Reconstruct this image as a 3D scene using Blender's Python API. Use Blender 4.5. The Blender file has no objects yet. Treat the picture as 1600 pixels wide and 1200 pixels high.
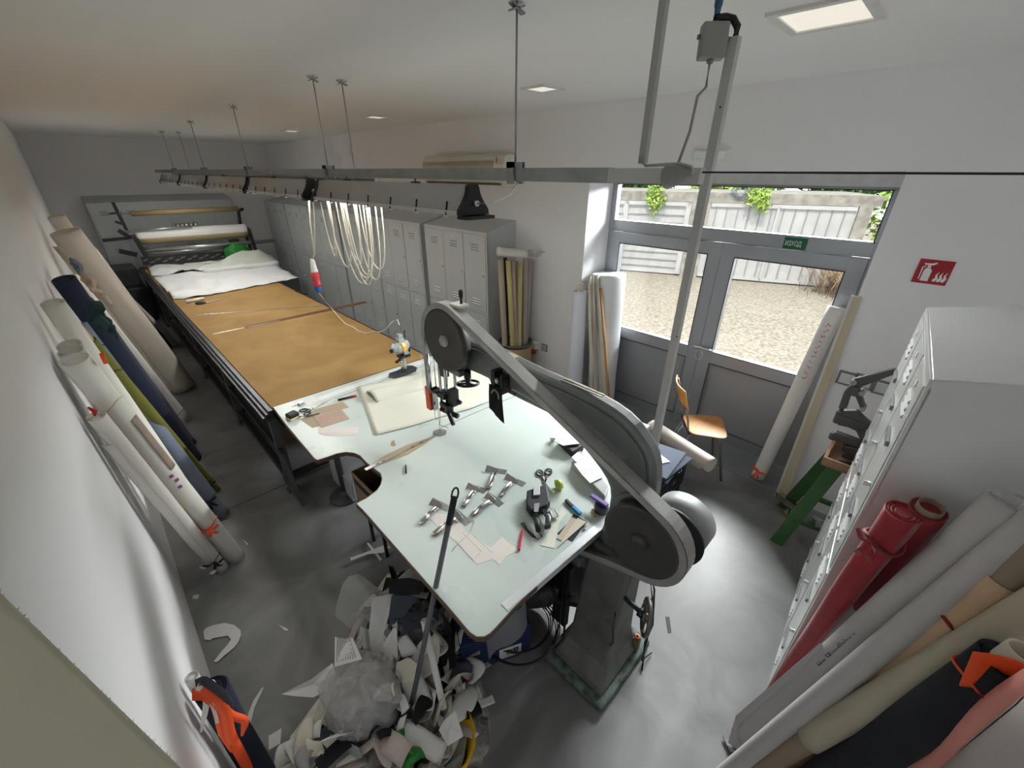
import bpy, bmesh, math, random
from mathutils import Vector, Matrix, noise
# ------------------------------------------------------------------ camera, light, exposure
SC = bpy.context.scene
COL = SC.collection
FPX = 643.7
RC = ((0.7105, -0.7037, 0.0069), (-0.3155, -0.3273, -0.8907), (0.6290, 0.6306, -0.4546))   # rows: camera right, down, forward in world
EYE = Vector((0, 0, 2.5))
_r = Vector(RC[0]).normalized(); _f = Vector(RC[2]); _f = (_f - _r * _f.dot(_r)).normalized(); _d = _f.cross(_r)
cam_d = bpy.data.cameras.new('camera'); cam = bpy.data.objects.new('camera', cam_d); COL.objects.link(cam)
cam_d.sensor_width = 36; cam_d.sensor_fit = 'HORIZONTAL'; cam_d.lens = FPX / 1600 * 36; cam_d.clip_start = 0.02
M3 = Matrix((_r, -_d, -_f)).transposed()
cam.matrix_world = Matrix.Translation(EYE) @ M3.to_4x4()
SC.camera = cam

world = bpy.data.worlds.new('daylight'); SC.world = world; world.use_nodes = True
bg = world.node_tree.nodes['Background']; bg.inputs[0].default_value = (0.86, 0.93, 1.0, 1); bg.inputs[1].default_value = 2.65
sun_d = bpy.data.lights.new('sun', 'SUN'); sun_d.energy = 4.8; sun_d.angle = math.radians(2); sun_d.color = (1, .95, .86)
sun = bpy.data.objects.new('sun', sun_d); COL.objects.link(sun)
sun.rotation_euler = Vector((0.62, 0.25, -0.95)).to_track_quat('-Z', 'Y').to_euler()
def area_light(name, loc, direction, sx, sy, energy, color=(1, 1, 1)):
    l = bpy.data.lights.new(name, 'AREA'); l.shape = 'RECTANGLE'; l.size = sx; l.size_y = sy; l.energy = energy; l.color = color
    o = bpy.data.objects.new(name, l); COL.objects.link(o); o.location = loc
    o.rotation_euler = Vector(direction).to_track_quat('-Z', 'Y').to_euler(); return o
portal = area_light('door_portal', (4.25, 1.48, 1.3), (-1, 0, 0), 2.5, 2.4, 1); portal.data.cycles.is_portal = True
# fill light added behind the camera; the front wall has no window
area_light('front_fill_light', (1.9, -3.35, 1.75), (0.05, 1, 0.12), 2.6, 1.8, 16, (0.97, 0.98, 1.0))
# added lamp outside, hidden above the sight line, to brighten the room through the door
area_light('door_fill_light', (6.3, 1.45, 3.5), (-1, 0, -.02), 5.2, 1.7, 1950, (0.97, 0.98, 1.0))
SC.view_settings.view_transform = 'Standard'; SC.view_settings.look = 'None'; SC.view_settings.gamma = 1
SC.view_settings.use_curve_mapping = False; SC.view_settings.exposure = 0.42
SC.cycles.max_bounces = 10; SC.cycles.diffuse_bounces = 6; SC.cycles.transparent_max_bounces = 16
SC.cycles.use_denoising = True; SC.cycles.sample_clamp_indirect = 6; SC.cycles.caustics_reflective = False; SC.cycles.caustics_refractive = False

# ------------------------------------------------------------------ measuring: where the sight line of a photo pixel meets a plane of the room
def ray(u, v):
    return (_r * ((u - 800) / FPX) + _d * ((v - 600) / FPX) + _f)
def P(u, v, ax, val):
    d = ray(u, v); i = 'xyz'.index(ax); t = (val - EYE[i]) / d[i]
    return EYE + d * t
def PD(u, v, dist):
    return EYE + ray(u, v).normalized() * dist
R = random.Random(7)

# ------------------------------------------------------------------ materials
MATS = {}
def lin(c):
    return tuple(((x / 12.92) if x <= .04045 else ((x + .055) / 1.055) ** 2.4) for x in c)
def hexc(s):
    return lin(tuple(int(s[i:i + 2], 16) / 255 for i in (0, 2, 4)))
def pm(name, col, rough=.6, metal=0, var=.06, scale=6, bump=0., bscale=40, detail=4, rvar=0., alpha=1, trans=0, sheen=0, coat=0, emis=None, stretch=None, col2=None, sub=0, ior=1.45, distort=0):
    if name in MATS: return MATS[name]
    if isinstance(col, str): col = hexc(col)
    if isinstance(col2, str): col2 = hexc(col2)
    m = bpy.data.materials.new(name); m.use_nodes = True; nt = m.node_tree; b = nt.nodes['Principled BSDF']
    tc = nt.nodes.new('ShaderNodeTexCoord'); mp = nt.nodes.new('ShaderNodeMapping'); nt.links.new(tc.outputs['Object'], mp.inputs[0])
    if stretch: mp.inputs['Scale'].default_value = stretch
    n = nt.nodes.new('ShaderNodeTexNoise'); n.inputs['Scale'].default_value = scale; n.inputs['Detail'].default_value = detail; n.inputs['Distortion'].default_value = distort
    nt.links.new(mp.outputs[0], n.inputs['Vector'])
    cr = nt.nodes.new('ShaderNodeValToRGB'); e = cr.color_ramp.elements
    e[0].position = .32; e[1].position = .68
    if col2 is None:
        c0 = tuple(max(0, c * (1 - var)) for c in col); c1 = tuple(min(1, c * (1 + var)) for c in col)
    else: c0, c1 = col, col2
    e[0].color = (*c0, 1); e[1].color = (*c1, 1)
    nt.links.new(n.outputs['Fac'], cr.inputs[0]); nt.links.new(cr.outputs[0], b.inputs['Base Color'])
    b.inputs['Roughness'].default_value = rough; b.inputs['Metallic'].default_value = metal
    b.inputs['IOR'].default_value = ior
    if rvar:
        mr = nt.nodes.new('ShaderNodeMapRange'); mr.inputs[3].default_value = max(0, rough - rvar); mr.inputs[4].default_value = min(1, rough + rvar)
        nt.links.new(n.outputs['Fac'], mr.inputs[0]); nt.links.new(mr.outputs[0], b.inputs['Roughness'])
    if bump:
        n2 = nt.nodes.new('ShaderNodeTexNoise'); n2.inputs['Scale'].default_value = bscale; n2.inputs['Detail'].default_value = 3
        nt.links.new(mp.outputs[0], n2.inputs['Vector'])
        bp = nt.nodes.new('ShaderNodeBump'); bp.inputs['Strength'].default_value = bump; bp.inputs['Distance'].default_value = .02
        nt.links.new(n2.outputs['Fac'], bp.inputs['Height']); nt.links.new(bp.outputs[0], b.inputs['Normal'])
    if alpha < 1: b.inputs['Alpha'].default_value = alpha
    if trans: b.inputs['Transmission Weight'].default_value = trans
    if sheen: b.inputs['Sheen Weight'].default_value = sheen
    if coat: b.inputs['Coat Weight'].default_value = coat; b.inputs['Coat Roughness'].default_value = .15
    if sub: b.inputs['Subsurface Weight'].default_value = sub
    if emis: b.inputs['Emission Color'].default_value = (*emis[:3], 1); b.inputs['Emission Strength'].default_value = emis[3]
    MATS[name] = m; return m

# ------------------------------------------------------------------ mesh helpers
def frame_of(d):
    d = Vector(d).normalized(); up = Vector((0, 0, 1)) if abs(d.z) < .95 else Vector((0, 1, 0))
    a = d.cross(up).normalized(); b = a.cross(d).normalized(); return a, b, d
class MB:
    def __init__(s): s.v = []; s.f = []; s.sm = []
    def add(s, vs, fs, smooth=False):
        o = len(s.v); s.v += [Vector(v) for v in vs]; s.f += [tuple(i + o for i in f) for f in fs]; s.sm += [smooth] * len(fs); return s
    def box(s, lo, hi):
        x0, y0, z0 = lo; x1, y1, z1 = hi
        return s.add([(x0, y0, z0), (x1, y0, z0), (x1, y1, z0), (x0, y1, z0), (x0, y0, z1), (x1, y0, z1), (x1, y1, z1), (x0, y1, z1)],
                     [(0, 3, 2, 1), (4, 5, 6, 7), (0, 1, 5, 4), (1, 2, 6, 5), (2, 3, 7, 6), (3, 0, 4, 7)])
    def obox(s, c, ax, ay, az, hx, hy, hz):          # oriented box
        c = Vector(c); ax = Vector(ax).normalized() * hx; ay = Vector(ay).normalized() * hy; az = Vector(az).normalized() * hz
        vs = [c + ax * i + ay * j + az * k for k in (-1, 1) for (i, j) in ((-1, -1), (1, -1), (1, 1), (-1, 1))]
        return s.add(vs, [(0, 3, 2, 1), (4, 5, 6, 7), (0, 1, 5, 4), (1, 2, 6, 5), (2, 3, 7, 6), (3, 0, 4, 7)])
    def bar(s, p0, p1, w, t=None, up=(0, 0, 1)):     # rectangular bar between two points
        p0 = Vector(p0); p1 = Vector(p1); d = (p1 - p0); L = d.length; d.normalize(); t = t or w
        up = Vector(up)
        if abs(d.dot(up.normalized())) > .98: up = Vector((0, 1, 0))
        a = d.cross(up).normalized(); b = a.cross(d)
        return s.obox((p0 + p1) / 2, d, a, b, L / 2, w / 2, t / 2)
    def cyl(s, p0, p1, r0, r1=None, n=16, caps=True, smooth=True):
        p0 = Vector(p0); p1 = Vector(p1); r1 = r0 if r1 is None else r1
        a, b, d = frame_of(p1 - p0); vs = []
        for p, r in ((p0, r0), (p1, r1)):
            for i in range(n):
                t = 2 * math.pi * i / n; vs.append(p + a * (r * math.cos(t)) + b * (r * math.sin(t)))
        s.add(vs, [(i, n + i, n + (i + 1) % n, (i + 1) % n) for i in range(n)], smooth)
        if caps: s.add(vs, [tuple(range(n)), tuple(range(2 * n - 1, n - 1, -1))])
        return s
    def tube(s, pts, r, n=8, closed=False, flat=None):   # swept round (or flat strip: flat=(w,t)) section
        pts = [Vector(p) for p in pts]; m = len(pts); vs = []; prev = None
        for i, p in enumerate(pts):
            if closed: d = pts[(i + 1) % m] - pts[i - 1]
            else: d = pts[min(i + 1, m - 1)] - pts[max(i - 1, 0)]
            if d.length < 1e-9: d = Vector((0, 0, 1))
            d.normalize()
            if prev is None: a, b, _ = frame_of(d)
            else:
                a = prev - d * prev.dot(d)
                a = a.normalized() if a.length > 1e-6 else frame_of(d)[0]
                b = d.cross(a)
            prev = a
            rr = r[i] if isinstance(r, (list, tuple)) else r
            for k in range(n):
                t = 2 * math.pi * k / n; vs.append(p + a * (rr * math.cos(t)) + b * (rr * math.sin(t)))
        q = m if closed else m - 1
        s.add(vs, [(i * n + k, i * n + (k + 1) % n, ((i + 1) % m) * n + (k + 1) % n, ((i + 1) % m) * n + k) for i in range(q) for k in range(n)], True)
        if not closed: s.add(vs, [tuple(range(n - 1, -1, -1)), tuple((m - 1) * n + k for k in range(n))])
        return s
    def prism(s, poly, ax, a, b):                    # polygon extruded along axis ax from a to b; poly in the two other axes (in xyz order)
        i = 'xyz'.index(ax); n = len(poly)
        def mk(p, c):
            l = list(p); l.insert(i, c); return l
        vs = [mk(p, a) for p in poly] + [mk(p, b) for p in poly]
        return s.add(vs, [tuple(range(n - 1, -1, -1)), tuple(range(n, 2 * n))] + [(k, (k + 1) % n, n + (k + 1) % n, n + k) for k in range(n)])
    def slab(s, pts, t):                             # any planar 3-d polygon given thickness along its normal (upwards if horizontal)
        pts = [Vector(p) for p in pts]; n = len(pts); nr = Vector((0, 0, 0))
        for k in range(n): nr += (pts[k] - pts[0]).cross(pts[(k + 1) % n] - pts[0])
        nr.normalize()
        if nr.z < 0: nr = -nr
        vs = pts + [p + nr * t for p in pts]
        return s.add(vs, [tuple(range(n - 1, -1, -1)), tuple(range(n, 2 * n))] + [(k, (k + 1) % n, n + (k + 1) % n, n + k) for k in range(n)])
    def lathe(s, prof, c, d=(0, 0, 1), n=28, smooth=True):   # prof: (radius, along)
        a, b, d = frame_of(d); c = Vector(c); m = len(prof); vs = []
        for r, h in prof:
            for k in range(n):
                t = 2 * math.pi * k / n; vs.append(c + d * h + a * (r * math.cos(t)) + b * (r * math.sin(t)))
        return s.add(vs, [(i * n + k, i * n + (k + 1) % n, (i + 1) * n + (k + 1) % n, (i + 1) * n + k) for i in range(m - 1) for k in range(n)], smooth)
    def ball(s, c, r, sc=(1, 1, 1), n=14, m=9, fn=None):
        c = Vector(c); vs = []
        for i in range(m + 1):
            ph = math.pi * i / m
            for k in range(n):
                t = 2 * math.pi * k / n; q = Vector((math.sin(ph) * math.cos(t), math.sin(ph) * math.sin(t), math.cos(ph)))
                rr = r * (fn(q) if fn else 1); vs.append(c + Vector((q.x * sc[0], q.y * sc[1], q.z * sc[2])) * rr)
        return s.add(vs, [(i * n + k, (i + 1) * n + k, (i + 1) * n + (k + 1) % n, i * n + (k + 1) % n) for i in range(m) for k in range(n)], True)
    def grid(s, fn, nu, nv, smooth=True):
        vs = [fn(i / nu, j / nv) for i in range(nu + 1) for j in range(nv + 1)]
        return s.add(vs, [(i * (nv + 1) + j, (i + 1) * (nv + 1) + j, (i + 1) * (nv + 1) + j + 1, i * (nv + 1) + j + 1) for i in range(nu) for j in range(nv)], smooth)
    def build(s, name, mat, parent=None, bevel=0, solid=0, sub=0, local=False):
        me = bpy.data.meshes.new(name)
        off = Vector((0, 0, 0))
        if not local:
            if parent is not None:
                q = parent
                while q is not None: off += q.location; q = q.parent
            else:
                lo = Vector([min(v[i] for v in s.v) for i in range(3)]); hi = Vector([max(v[i] for v in s.v) for i in range(3)])
                off = Vector(((lo.x + hi.x) / 2, (lo.y + hi.y) / 2, lo.z))
        me.from_pydata([v - off for v in s.v], [], s.f); me.update()
        me.polygons.foreach_set('use_smooth', s.sm)
        bm = bmesh.new(); bm.from_mesh(me); bmesh.ops.remove_doubles(bm, verts=bm.verts, dist=1e-5); bmesh.ops.recalc_face_normals(bm, faces=bm.faces); bm.to_mesh(me); bm.free()
        me.materials.append(mat)
        o = bpy.data.objects.new(name, me); COL.objects.link(o)
        if parent is not None: o.parent = parent
        elif not local: o.location = off
        if solid: md = o.modifiers.new('solid', 'SOLIDIFY'); md.thickness = solid; md.offset = 1
        if bevel: md = o.modifiers.new('bevel', 'BEVEL'); md.width = bevel; md.segments = 2; md.limit_method = 'ANGLE'; md.angle_limit = .7
        if sub: md = o.modifiers.new('sub', 'SUBSURF'); md.levels = sub; md.render_levels = sub
        return o
def thing(name, label, cat, loc=(0, 0, 0), group=None, rotz=0):
    o = bpy.data.objects.new(name, None); COL.objects.link(o); o.location = loc; o.rotation_euler = (0, 0, rotz); o.empty_display_size = .1
    o['label'] = label; o['category'] = cat
    if group: o['group'] = group
    return o
def tag(o, label, cat, group=None, kind=None):
    o['label'] = label; o['category'] = cat
    if group: o['group'] = group
    if kind: o['kind'] = kind
    return o
def struct(o, label=None):
    o['kind'] = 'structure'
    if label: o['label'] = label
    return o
def dup(root, loc, rotz=None, label=None, group=None):
    r = root.copy(); COL.objects.link(r); r.location = loc
    if rotz is not None: r.rotation_euler = (0, 0, rotz)
    if label: r['label'] = label
    if group: r['group'] = group
    for ch in list(root.children):
        c = ch.copy(); COL.objects.link(c); c.parent = r
        for g in list(ch.children):
            e = g.copy(); COL.objects.link(e); e.parent = c
    return r
def text_mesh(txt, name, mat, parent, origin, xdir, ydir, size, depth=.0006, font_bold=False, ysize=None):
    """letters as a mesh lying on a surface: origin = lower-left corner, xdir = reading direction, ydir = up"""
    cu = bpy.data.curves.new(name, 'FONT'); cu.body = txt; cu.size = 1; cu.extrude = 0; cu.resolution_u = 3
    if font_bold: cu.offset = .02
    t = bpy.data.objects.new(name, cu); COL.objects.link(t)
    dg = bpy.context.evaluated_depsgraph_get(); me = bpy.data.meshes.new_from_object(t.evaluated_get(dg))
    bpy.data.objects.remove(t)
    ox = Vector(origin); X = Vector(xdir).normalized() * size; Y = Vector(ydir).normalized() * (ysize or size); N = X.cross(Y).normalized() * depth
    off = Vector((0, 0, 0)); q = parent
    while q is not None: off += q.location; q = q.parent
    for v in me.vertices: v.co = ox + X * v.co.x + Y * v.co.y + N - off
    me.materials.clear(); me.materials.append(mat)
    o = bpy.data.objects.new(name, me); COL.objects.link(o); o.parent = parent
    return o
# ------------------------------------------------------------------ the room
XL, XR, XD, YB, YF, ZC = -.2625, 3.654, 4.10, 11.8, -3.6, 3.07
DY0, DY1, DZ = .31, 2.62, 2.53          # door opening in the right wall
m_wall = pm('wall_paint', (.84, .835, .84), rough=.42, var=.02, scale=.8, bump=.05, bscale=60)
m_wallr = pm('wall_paint_right', (.82, .815, .825), rough=.55, var=.02, scale=.9, bump=.04, bscale=60)
m_ceil = pm('ceiling_paint', (.88, .87, .86), rough=.75, var=.015, scale=.6)
m_floor = pm('polished_concrete', (.155, .156, .155), rough=.44, var=.0, scale=2.2, detail=10, rvar=.10, col2=(.275, .278, .277), distort=1.0, bump=.03, bscale=25)
struct(MB().box((XL - .2, YF - .2, -.12), (XD + .25, YB + .2, 0)).build('floor', m_floor), 'grey polished concrete floor')
struct(MB().box((XL - .2, YF - .2, ZC), (XR + .5, YB + .2, ZC + .3)).build('ceiling', m_ceil), 'off-white painted ceiling')
struct(MB().box((XL - .2, YF - .2, 0), (XL, YB + .2, ZC)).build('wall_left', m_wall))
struct(MB().box((XL, YB, 0), (XR, YB + .2, ZC)).build('wall_back', m_wallr))
struct(MB().box((XL, YF - .2, 0), (XR + .5, YF, ZC)).build('wall_front', m_wall))
w = MB()
w.box((XR, DY1, 0), (XR + .5, YB + .2, ZC)); w.box((XR, YF, 0), (XR + .5, DY0, ZC)); w.box((XR, DY0, DZ), (XR + .5, DY1, ZC))
struct(w.build('wall_right', m_wallr))
# floor joint
m_dark = pm('dark_joint', (.05, .05, .05), rough=.8)
j = MB(); j.box((XL + .35, 3.47, .0), (2.4, 3.476, .0012)); struct(j.build('floor_joint', m_dark)); 
# door frame, two leaves, transom
m_alu = pm('grey_painted_aluminium', (.33, .345, .37), rough=.38, metal=.3, var=.03, scale=3)
m_alu2 = pm('grey_door_panel', (.36, .375, .40), rough=.45, metal=.15, var=.03, scale=2)
m_gask = pm('black_gasket', (.02, .02, .022), rough=.6)
m_bareal = pm('bare_aluminium', (.62, .63, .63), rough=.35, metal=.8, var=.06, scale=14)
m_glass = bpy.data.materials.new('window_glass'); m_glass.use_nodes = True
_nt = m_glass.node_tree; _b = _nt.nodes['Principled BSDF']; _out = _nt.nodes['Material Output']
_tr = _nt.nodes.new('ShaderNodeBsdfTransparent'); _gl = _nt.nodes.new('ShaderNodeBsdfGlossy'); _gl.inputs['Roughness'].default_value = .02
_fr = _nt.nodes.new('ShaderNodeFresnel'); _fr.inputs[0].default_value = 1.35; _mx = _nt.nodes.new('ShaderNodeMixShader')
_tr.inputs[0].default_value = (.97, .98, .97, 1)
_nt.links.new(_fr.outputs[0], _mx.inputs[0]); _nt.links.new(_tr.outputs[0], _mx.inputs[1]); _nt.links.new(_gl.outputs[0], _mx.inputs[2]); _nt.links.new(_mx.outputs[0], _out.inputs[0])
x0, x1 = XD - .03, XD + .03
ZM0, ZM1 = 1.965, 2.065     # transom bar
fr = MB()
fr.box((x0, DY0, 0), (x1, DY0 + .05, DZ)); fr.box((x0, DY1 - .05, 0), (x1, DY1, DZ)); fr.box((x0, DY0 + .05, DZ - .105), (x1, DY1 - .05, DZ)); fr.box((x0, DY0 + .05, ZM0), (x1, DY1 - .05, ZM1))
fr.box((x0, DY0 + .05, 0), (x1, DY1 - .05, .015))
fro = struct(fr.build('door_1', m_alu, bevel=.003), 'grey aluminium double door with glazed upper halves')
win = struct(MB().box((x0 - .004, DY0 + .04, ZM1 - .012), (x1, DY0 + .062, DZ - .095)).box((x0 - .004, DY1 - .062, ZM1 - .012), (x1, DY1 - .04, DZ - .095))
      .box((x0 - .004, DY0 + .05, DZ - .115), (x1, DY1 - .05, DZ - .103)).box((x0 - .004, DY0 + .05, ZM1 - .004), (x1, DY1 - .05, ZM1 + .01)).build('window_1', m_alu), 'grey framed transom window above the door')
MB().box((XD - .006, DY0 + .05, ZM1), (XD + .006, DY1 - .05, DZ - .1)).build('pane', m_glass, win)
g_ = MB()
for (a, b) in (((x0 - .006, DY0 + .060, ZM1 + .008), (x0 - .002, DY0 + .068, DZ - .11)), ((x0 - .006, DY0 + .06, DZ - .118), (x0 - .002, DY1 - .06, DZ - .112))): g_.box(a, b)
g_.build('gasket', m_gask, win)
YMID = P(1085, 560, 'x', XD)[1]
YMID = 1.40
for (a, b, nm) in ((DY0 + .052, YMID - .004, 'near'), (YMID + .004, DY1 - .052, 'far')):
    t = thing('door_leaf', 'grey glazed door leaf, %s' % ('hinged beside the fire sign, with the long pull bar' if nm == 'near' else 'hinged beside the standing rolls'), 'door', (XD, (a + b) / 2, 0)); t['kind'] = 'structure'
    del t['category']; t.name = 'door_2' if nm == 'near' else 'door_3'
    zt = ZM0 - .006; f = MB(); W_ = .115
    f.box((x0 - .018, a, .03), (x1 - .01, a + W_, zt)).box((x0 - .018, b - W_, .03), (x1 - .01, b, zt)).box((x0 - .018, a + W_, zt - .105), (x1 - .01, b - W_, zt)).box((x0 - .018, a + W_, .83), (x1 - .01, b - W_, .95)).box((x0 - .018, a + W_, .03), (x1 - .01, b - W_, .15))
    f.build('leaf_frame', m_alu, t, bevel=.003)
    MB().box((XD - .012, a + W_, .14), (XD + .012, b - W_, .84)).build('lower_panel', m_alu2, t)
    MB().box((XD - .006, a + W_ - .005, .94), (XD + .006, b - W_ + .005, zt - .1)).build('glass_pane', m_glass, t)
    g = MB()
    for (p, q) in (((a + W_ - .004, .946), (b - W_ + .004, .952)), ((a + W_ - .004, zt - .112), (b - W_ + .004, zt - .104)), ((a + W_ - .004, .946), (a + W_ + .003, zt - .105)), ((b - W_ - .003, .946), (b - W_ + .004, zt - .105)),
                   ((a + W_, .15), (b - W_, .156)), ((a + W_, .824), (b - W_, .83)), ((a + W_, .15), (a + W_ + .004, .83)), ((b - W_ - .004, .15), (b - W_, .83))):
        g.box((x0 - .0215, p[0], p[1]), (x0 - .017, q[0], q[1]))
    g.build('gasket', m_gask, t)
    if nm == 'near':
        h = MB(); zz = .975; h.cyl((x0 - .065, b - .14, zz), (x0 - .065, b + .05, zz), .011, n=10)
        h.cyl((x0 - .065, b - .1, zz), (x0 - .015, b - .1, zz), .008, n=8); h.cyl((x0 - .065, b - .0, zz), (x0 - .015, b - .0, zz), .008, n=8)
        h.build('pull_bar', m_bareal, t)
        MB().tube([(x0 - .07, b - .02 + .035 * math.cos(k), zz - .07 + .05 * math.sin(k)) for k in [i * math.pi / 8 for i in range(17)]], .0025, n=6).build('wire_loop', m_bareal, t)
MB().box((x0 - .012, DY0, 2.435), (x0 - .0005, DY1, 2.529)).build('head_trim', m_bareal, fro)
struct(MB().box((3.66, DY0 + .001, -.001), (XD + .2, DY1 - .001, .012)).build('trim_1', pm('threshold', (.25, .26, .27), rough=.5, metal=.3)))
# exit sign on the transom bar
m_green = pm('exit_green', '0f5a3a', rough=.4)
m_whitep = pm('white_print', (.85, .87, .85), rough=.5)
a = P(1226, 375, 'x', x0); b = P(1258, 390, 'x', x0)
s_ = thing('exit_sign', 'small green exit sign with white lettering on the bar above the door', 'sign', (x0 - .002, (a.y + b.y) / 2, ZM0 + .02))
MB().box((x0 - .006, b.y, ZM0 + .006), (x0 - .0008, a.y, ZM1 - .006)).build('plate', m_green, s_)
text_mesh('ИЗХОД', 'lettering', m_whitep, s_, (x0 - .0062, a.y - .010, ZM0 + .030), (0, -1, 0), (0, 0, 1), .0325, font_bold=False, ysize=.052)
# fire extinguisher sign
m_red = pm('sign_red', 'a51c2a', rough=.4, var=.02)
ya, yb_, za, zb = .081, -.078, 1.907, 2.05
s_ = thing('fire_sign', 'red fire extinguisher sign with white pictogram on the wall beside the door', 'sign', (XR, 0, 1.907))
MB().box((XR - .004, yb_, za), (XR - .0005, ya, zb)).build('plate', m_red, s_)
pg = MB(); xx = XR - .0048
def quad_yz(mb, pts, x): mb.slab([(x, p[0], p[1]) for p in pts], .0008)
pg.prism([(.045, 1.922), (.045, 1.985), (.038, 2.0), (.018, 2.0), (.008, 1.985), (.008, 1.922)], 'x', xx, xx + .0008)
pg.prism([(.035, 2.002), (.035, 2.016), (.02, 2.016), (.02, 2.002)], 'x', xx, xx + .0008)
pg.prism([(.05, 2.018), (.055, 2.026), (.02, 2.028), (.0, 2.036), (-.004, 2.03), (.012, 2.018)], 'x', xx, xx + .0008)
pg.prism([(.056, 1.93), (.052, 1.93), (.052, 2.0), (.04, 2.01), (.044, 2.014), (.058, 2.002)], 'x', xx, xx + .0008)
for q in range(3):
    o_ = -.012 - .019 * q
    pg.prism([(o_, 1.925), (o_ - .012, 1.925), (o_ - .02, 1.945), (o_ - .012, 1.965), (o_ - .016, 1.985), (o_ - .003, 1.962), (o_ - .007, 1.948), (o_ + .002, 1.935)], 'x', xx, xx + .0008)
pg.build('pictogram', m_whitep, s_)
# emergency light above the door
e_ = thing('emergency_light', 'clear oblong emergency light fixed to the wall above the door', 'light', (XR, 1.5, 2.61))
m_clear = pm('clear_plastic', (.8, .82, .82), rough=.25, var=.02)
MB().box((XR - .02, 1.36, 2.605), (XR, 1.645, 2.675)).build('housing', pm('white_plastic', (.78, .78, .76), rough=.4), e_, bevel=.006)
MB().box((XR - .05, 1.385, 2.612), (XR - .018, 1.62, 2.668)).build('diffuser', m_clear, e_, bevel=.008)
# air conditioner
m_cream = pm('aged_cream_plastic', (.70, .67, .55), rough=.45, var=.05, scale=4)
ac = thing('air_conditioner', 'cream split air conditioner high on the wall above the lockers', 'air conditioner', (XR - .1, 4.4, 2.37))
pf = [(XR, 2.37), (XR - .10, 2.37), (XR - .17, 2.40), (XR - .20, 2.46), (XR - .20, 2.58), (XR - .175, 2.66), (XR - .13, 2.69), (XR, 2.69)]
b_ = MB(); y0_, y1_ = 3.62, 5.17
n_ = len(pf); vs = [(p[0], y0_, p[1]) for p in pf] + [(p[0], y1_, p[1]) for p in pf]
b_.add(vs, [tuple(range(n_)), tuple(range(2 * n_ - 1, n_ - 1, -1))] + [(k, (k + 1) % n_, n_ + (k + 1) % n_, n_ + k) for k in range(n_)])
b_.build('body', m_cream, ac, bevel=.012)
g = MB()
for k in range(11): z = 2.475 + k * .0145; g.box((XR - .207, 3.78, z), (XR - .196, 5.12, z + .006))
g.build('front_grille', pm('cream_slats', (.47, .45, .37), rough=.5), ac)
MB().box((XR - .19, 3.7, 2.385), (XR - .12, 5.1, 2.40)).build('louvre_flap', pm('dark_outlet', (.10, .09, .08), rough=.7), ac)
MB().box((XR - .203, 3.72, 2.60), (XR - .198, 3.735, 2.66)).build('status_stripe', pm('stripe_red', (.55, .12, .1), rough=.5), ac)
# wall sockets and switches
def plate(y0, y1, z0, z1, nm, lab, cat, frame, inner, x=XR):
    t = thing(nm, lab, cat, (x, (y0 + y1) / 2, z0)); MB().box((x - .012, y0, z0), (x, y1, z1)).build('frame', frame, t, bevel=.002)
    w_ = .014; MB().box((x - .015, y0 + w_, z0 + w_), (x - .011, y1 - w_, z1 - w_)).build('rocker' if 'switch' in nm else 'insert', inner, t, bevel=.002); return t
m_gfr = pm('grey_frame', (.19, .19, .20), rough=.4); m_off = pm('offwhite_insert', (.62, .62, .60), rough=.4)
c = P(851, 543, 'x', XR); t = plate(c.y - .045, c.y + .045, c.z - .045, c.z + .045, 'wall_socket', 'square grey framed wall socket beside the red plug near the barrel', 'socket', m_gfr, m_off)
MB().cyl((XR - .0165, c.y, c.z), (XR - .013, c.y, c.z), .02, n=16).build('socket_well', pm('socket_well', (.3, .3, .3), rough=.5), t)
c = P(838, 541, 'x', XR); t = thing('industrial_socket', 'white industrial wall socket with red collar beside the barrel', 'socket', (XR, c.y, c.z - .1))
MB().box((XR - .07, c.y - .045, c.z - .02), (XR, c.y + .05, c.z + .07)).build('housing', pm('white_plastic', (.78, .78, .76)), t, bevel=.008)
MB().cyl((XR - .05, c.y, c.z - .02), (XR - .05, c.y, c.z - .08), .04, .036, n=16).build('plug_collar', pm('sign_red', 'a51c2a'), t)
for (u, v, l) in ((1323, 591, 'square grey frame switch plate on the wall nearest the leaning board'), (1350, 596, 'square grey frame plate between two others behind the eyelet press'), (1380, 606, 'square grey frame switch plate on the wall behind the press lever')):
    c = P(u, v, 'x', XR); plate(c.y - .055, c.y + .055, c.z - .052, c.z + .052, 'wall_switch', l, 'switch', m_gfr, m_off)
# recessed ceiling lamps
m_diff = pm('lamp_diffuser', (.80, .76, .68), rough=.5, var=.03, scale=5, emis=(1, .93, .82, .45))
m_lfr = pm('lamp_frame', (.72, .71, .69), rough=.5)
def panel(cx, cy, lx, ly, label):
    t = thing('ceiling_light', label, 'ceiling light', (cx, cy, ZC - .01), 'ceiling lights')
    f = MB(); a_ = .035
    f.box((cx - lx / 2, cy - ly / 2, ZC - .012), (cx + lx / 2, cy - ly / 2 + a_, ZC)).box((cx - lx / 2, cy + ly / 2 - a_, ZC - .012), (cx + lx / 2, cy + ly / 2, ZC))
    f.box((cx - lx / 2, cy - ly / 2 + a_, ZC - .012), (cx - lx / 2 + a_, cy + ly / 2 - a_, ZC)).box((cx + lx / 2 - a_, cy - ly / 2 + a_, ZC - .012), (cx + lx / 2, cy + ly / 2 - a_, ZC))
    f.build('frame', m_lfr, t); MB().box((cx - lx / 2 + a_, cy - ly / 2 + a_, ZC - .006), (cx + lx / 2 - a_, cy + ly / 2 - a_, ZC)).build('diffuser', m_diff, t)
panel(2.37, .63, .36, .34, 'large cream recessed ceiling light above the glazed door')
panel(2.78, 2.49, .24, .24, 'small recessed ceiling light over the row of lockers')
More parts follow.
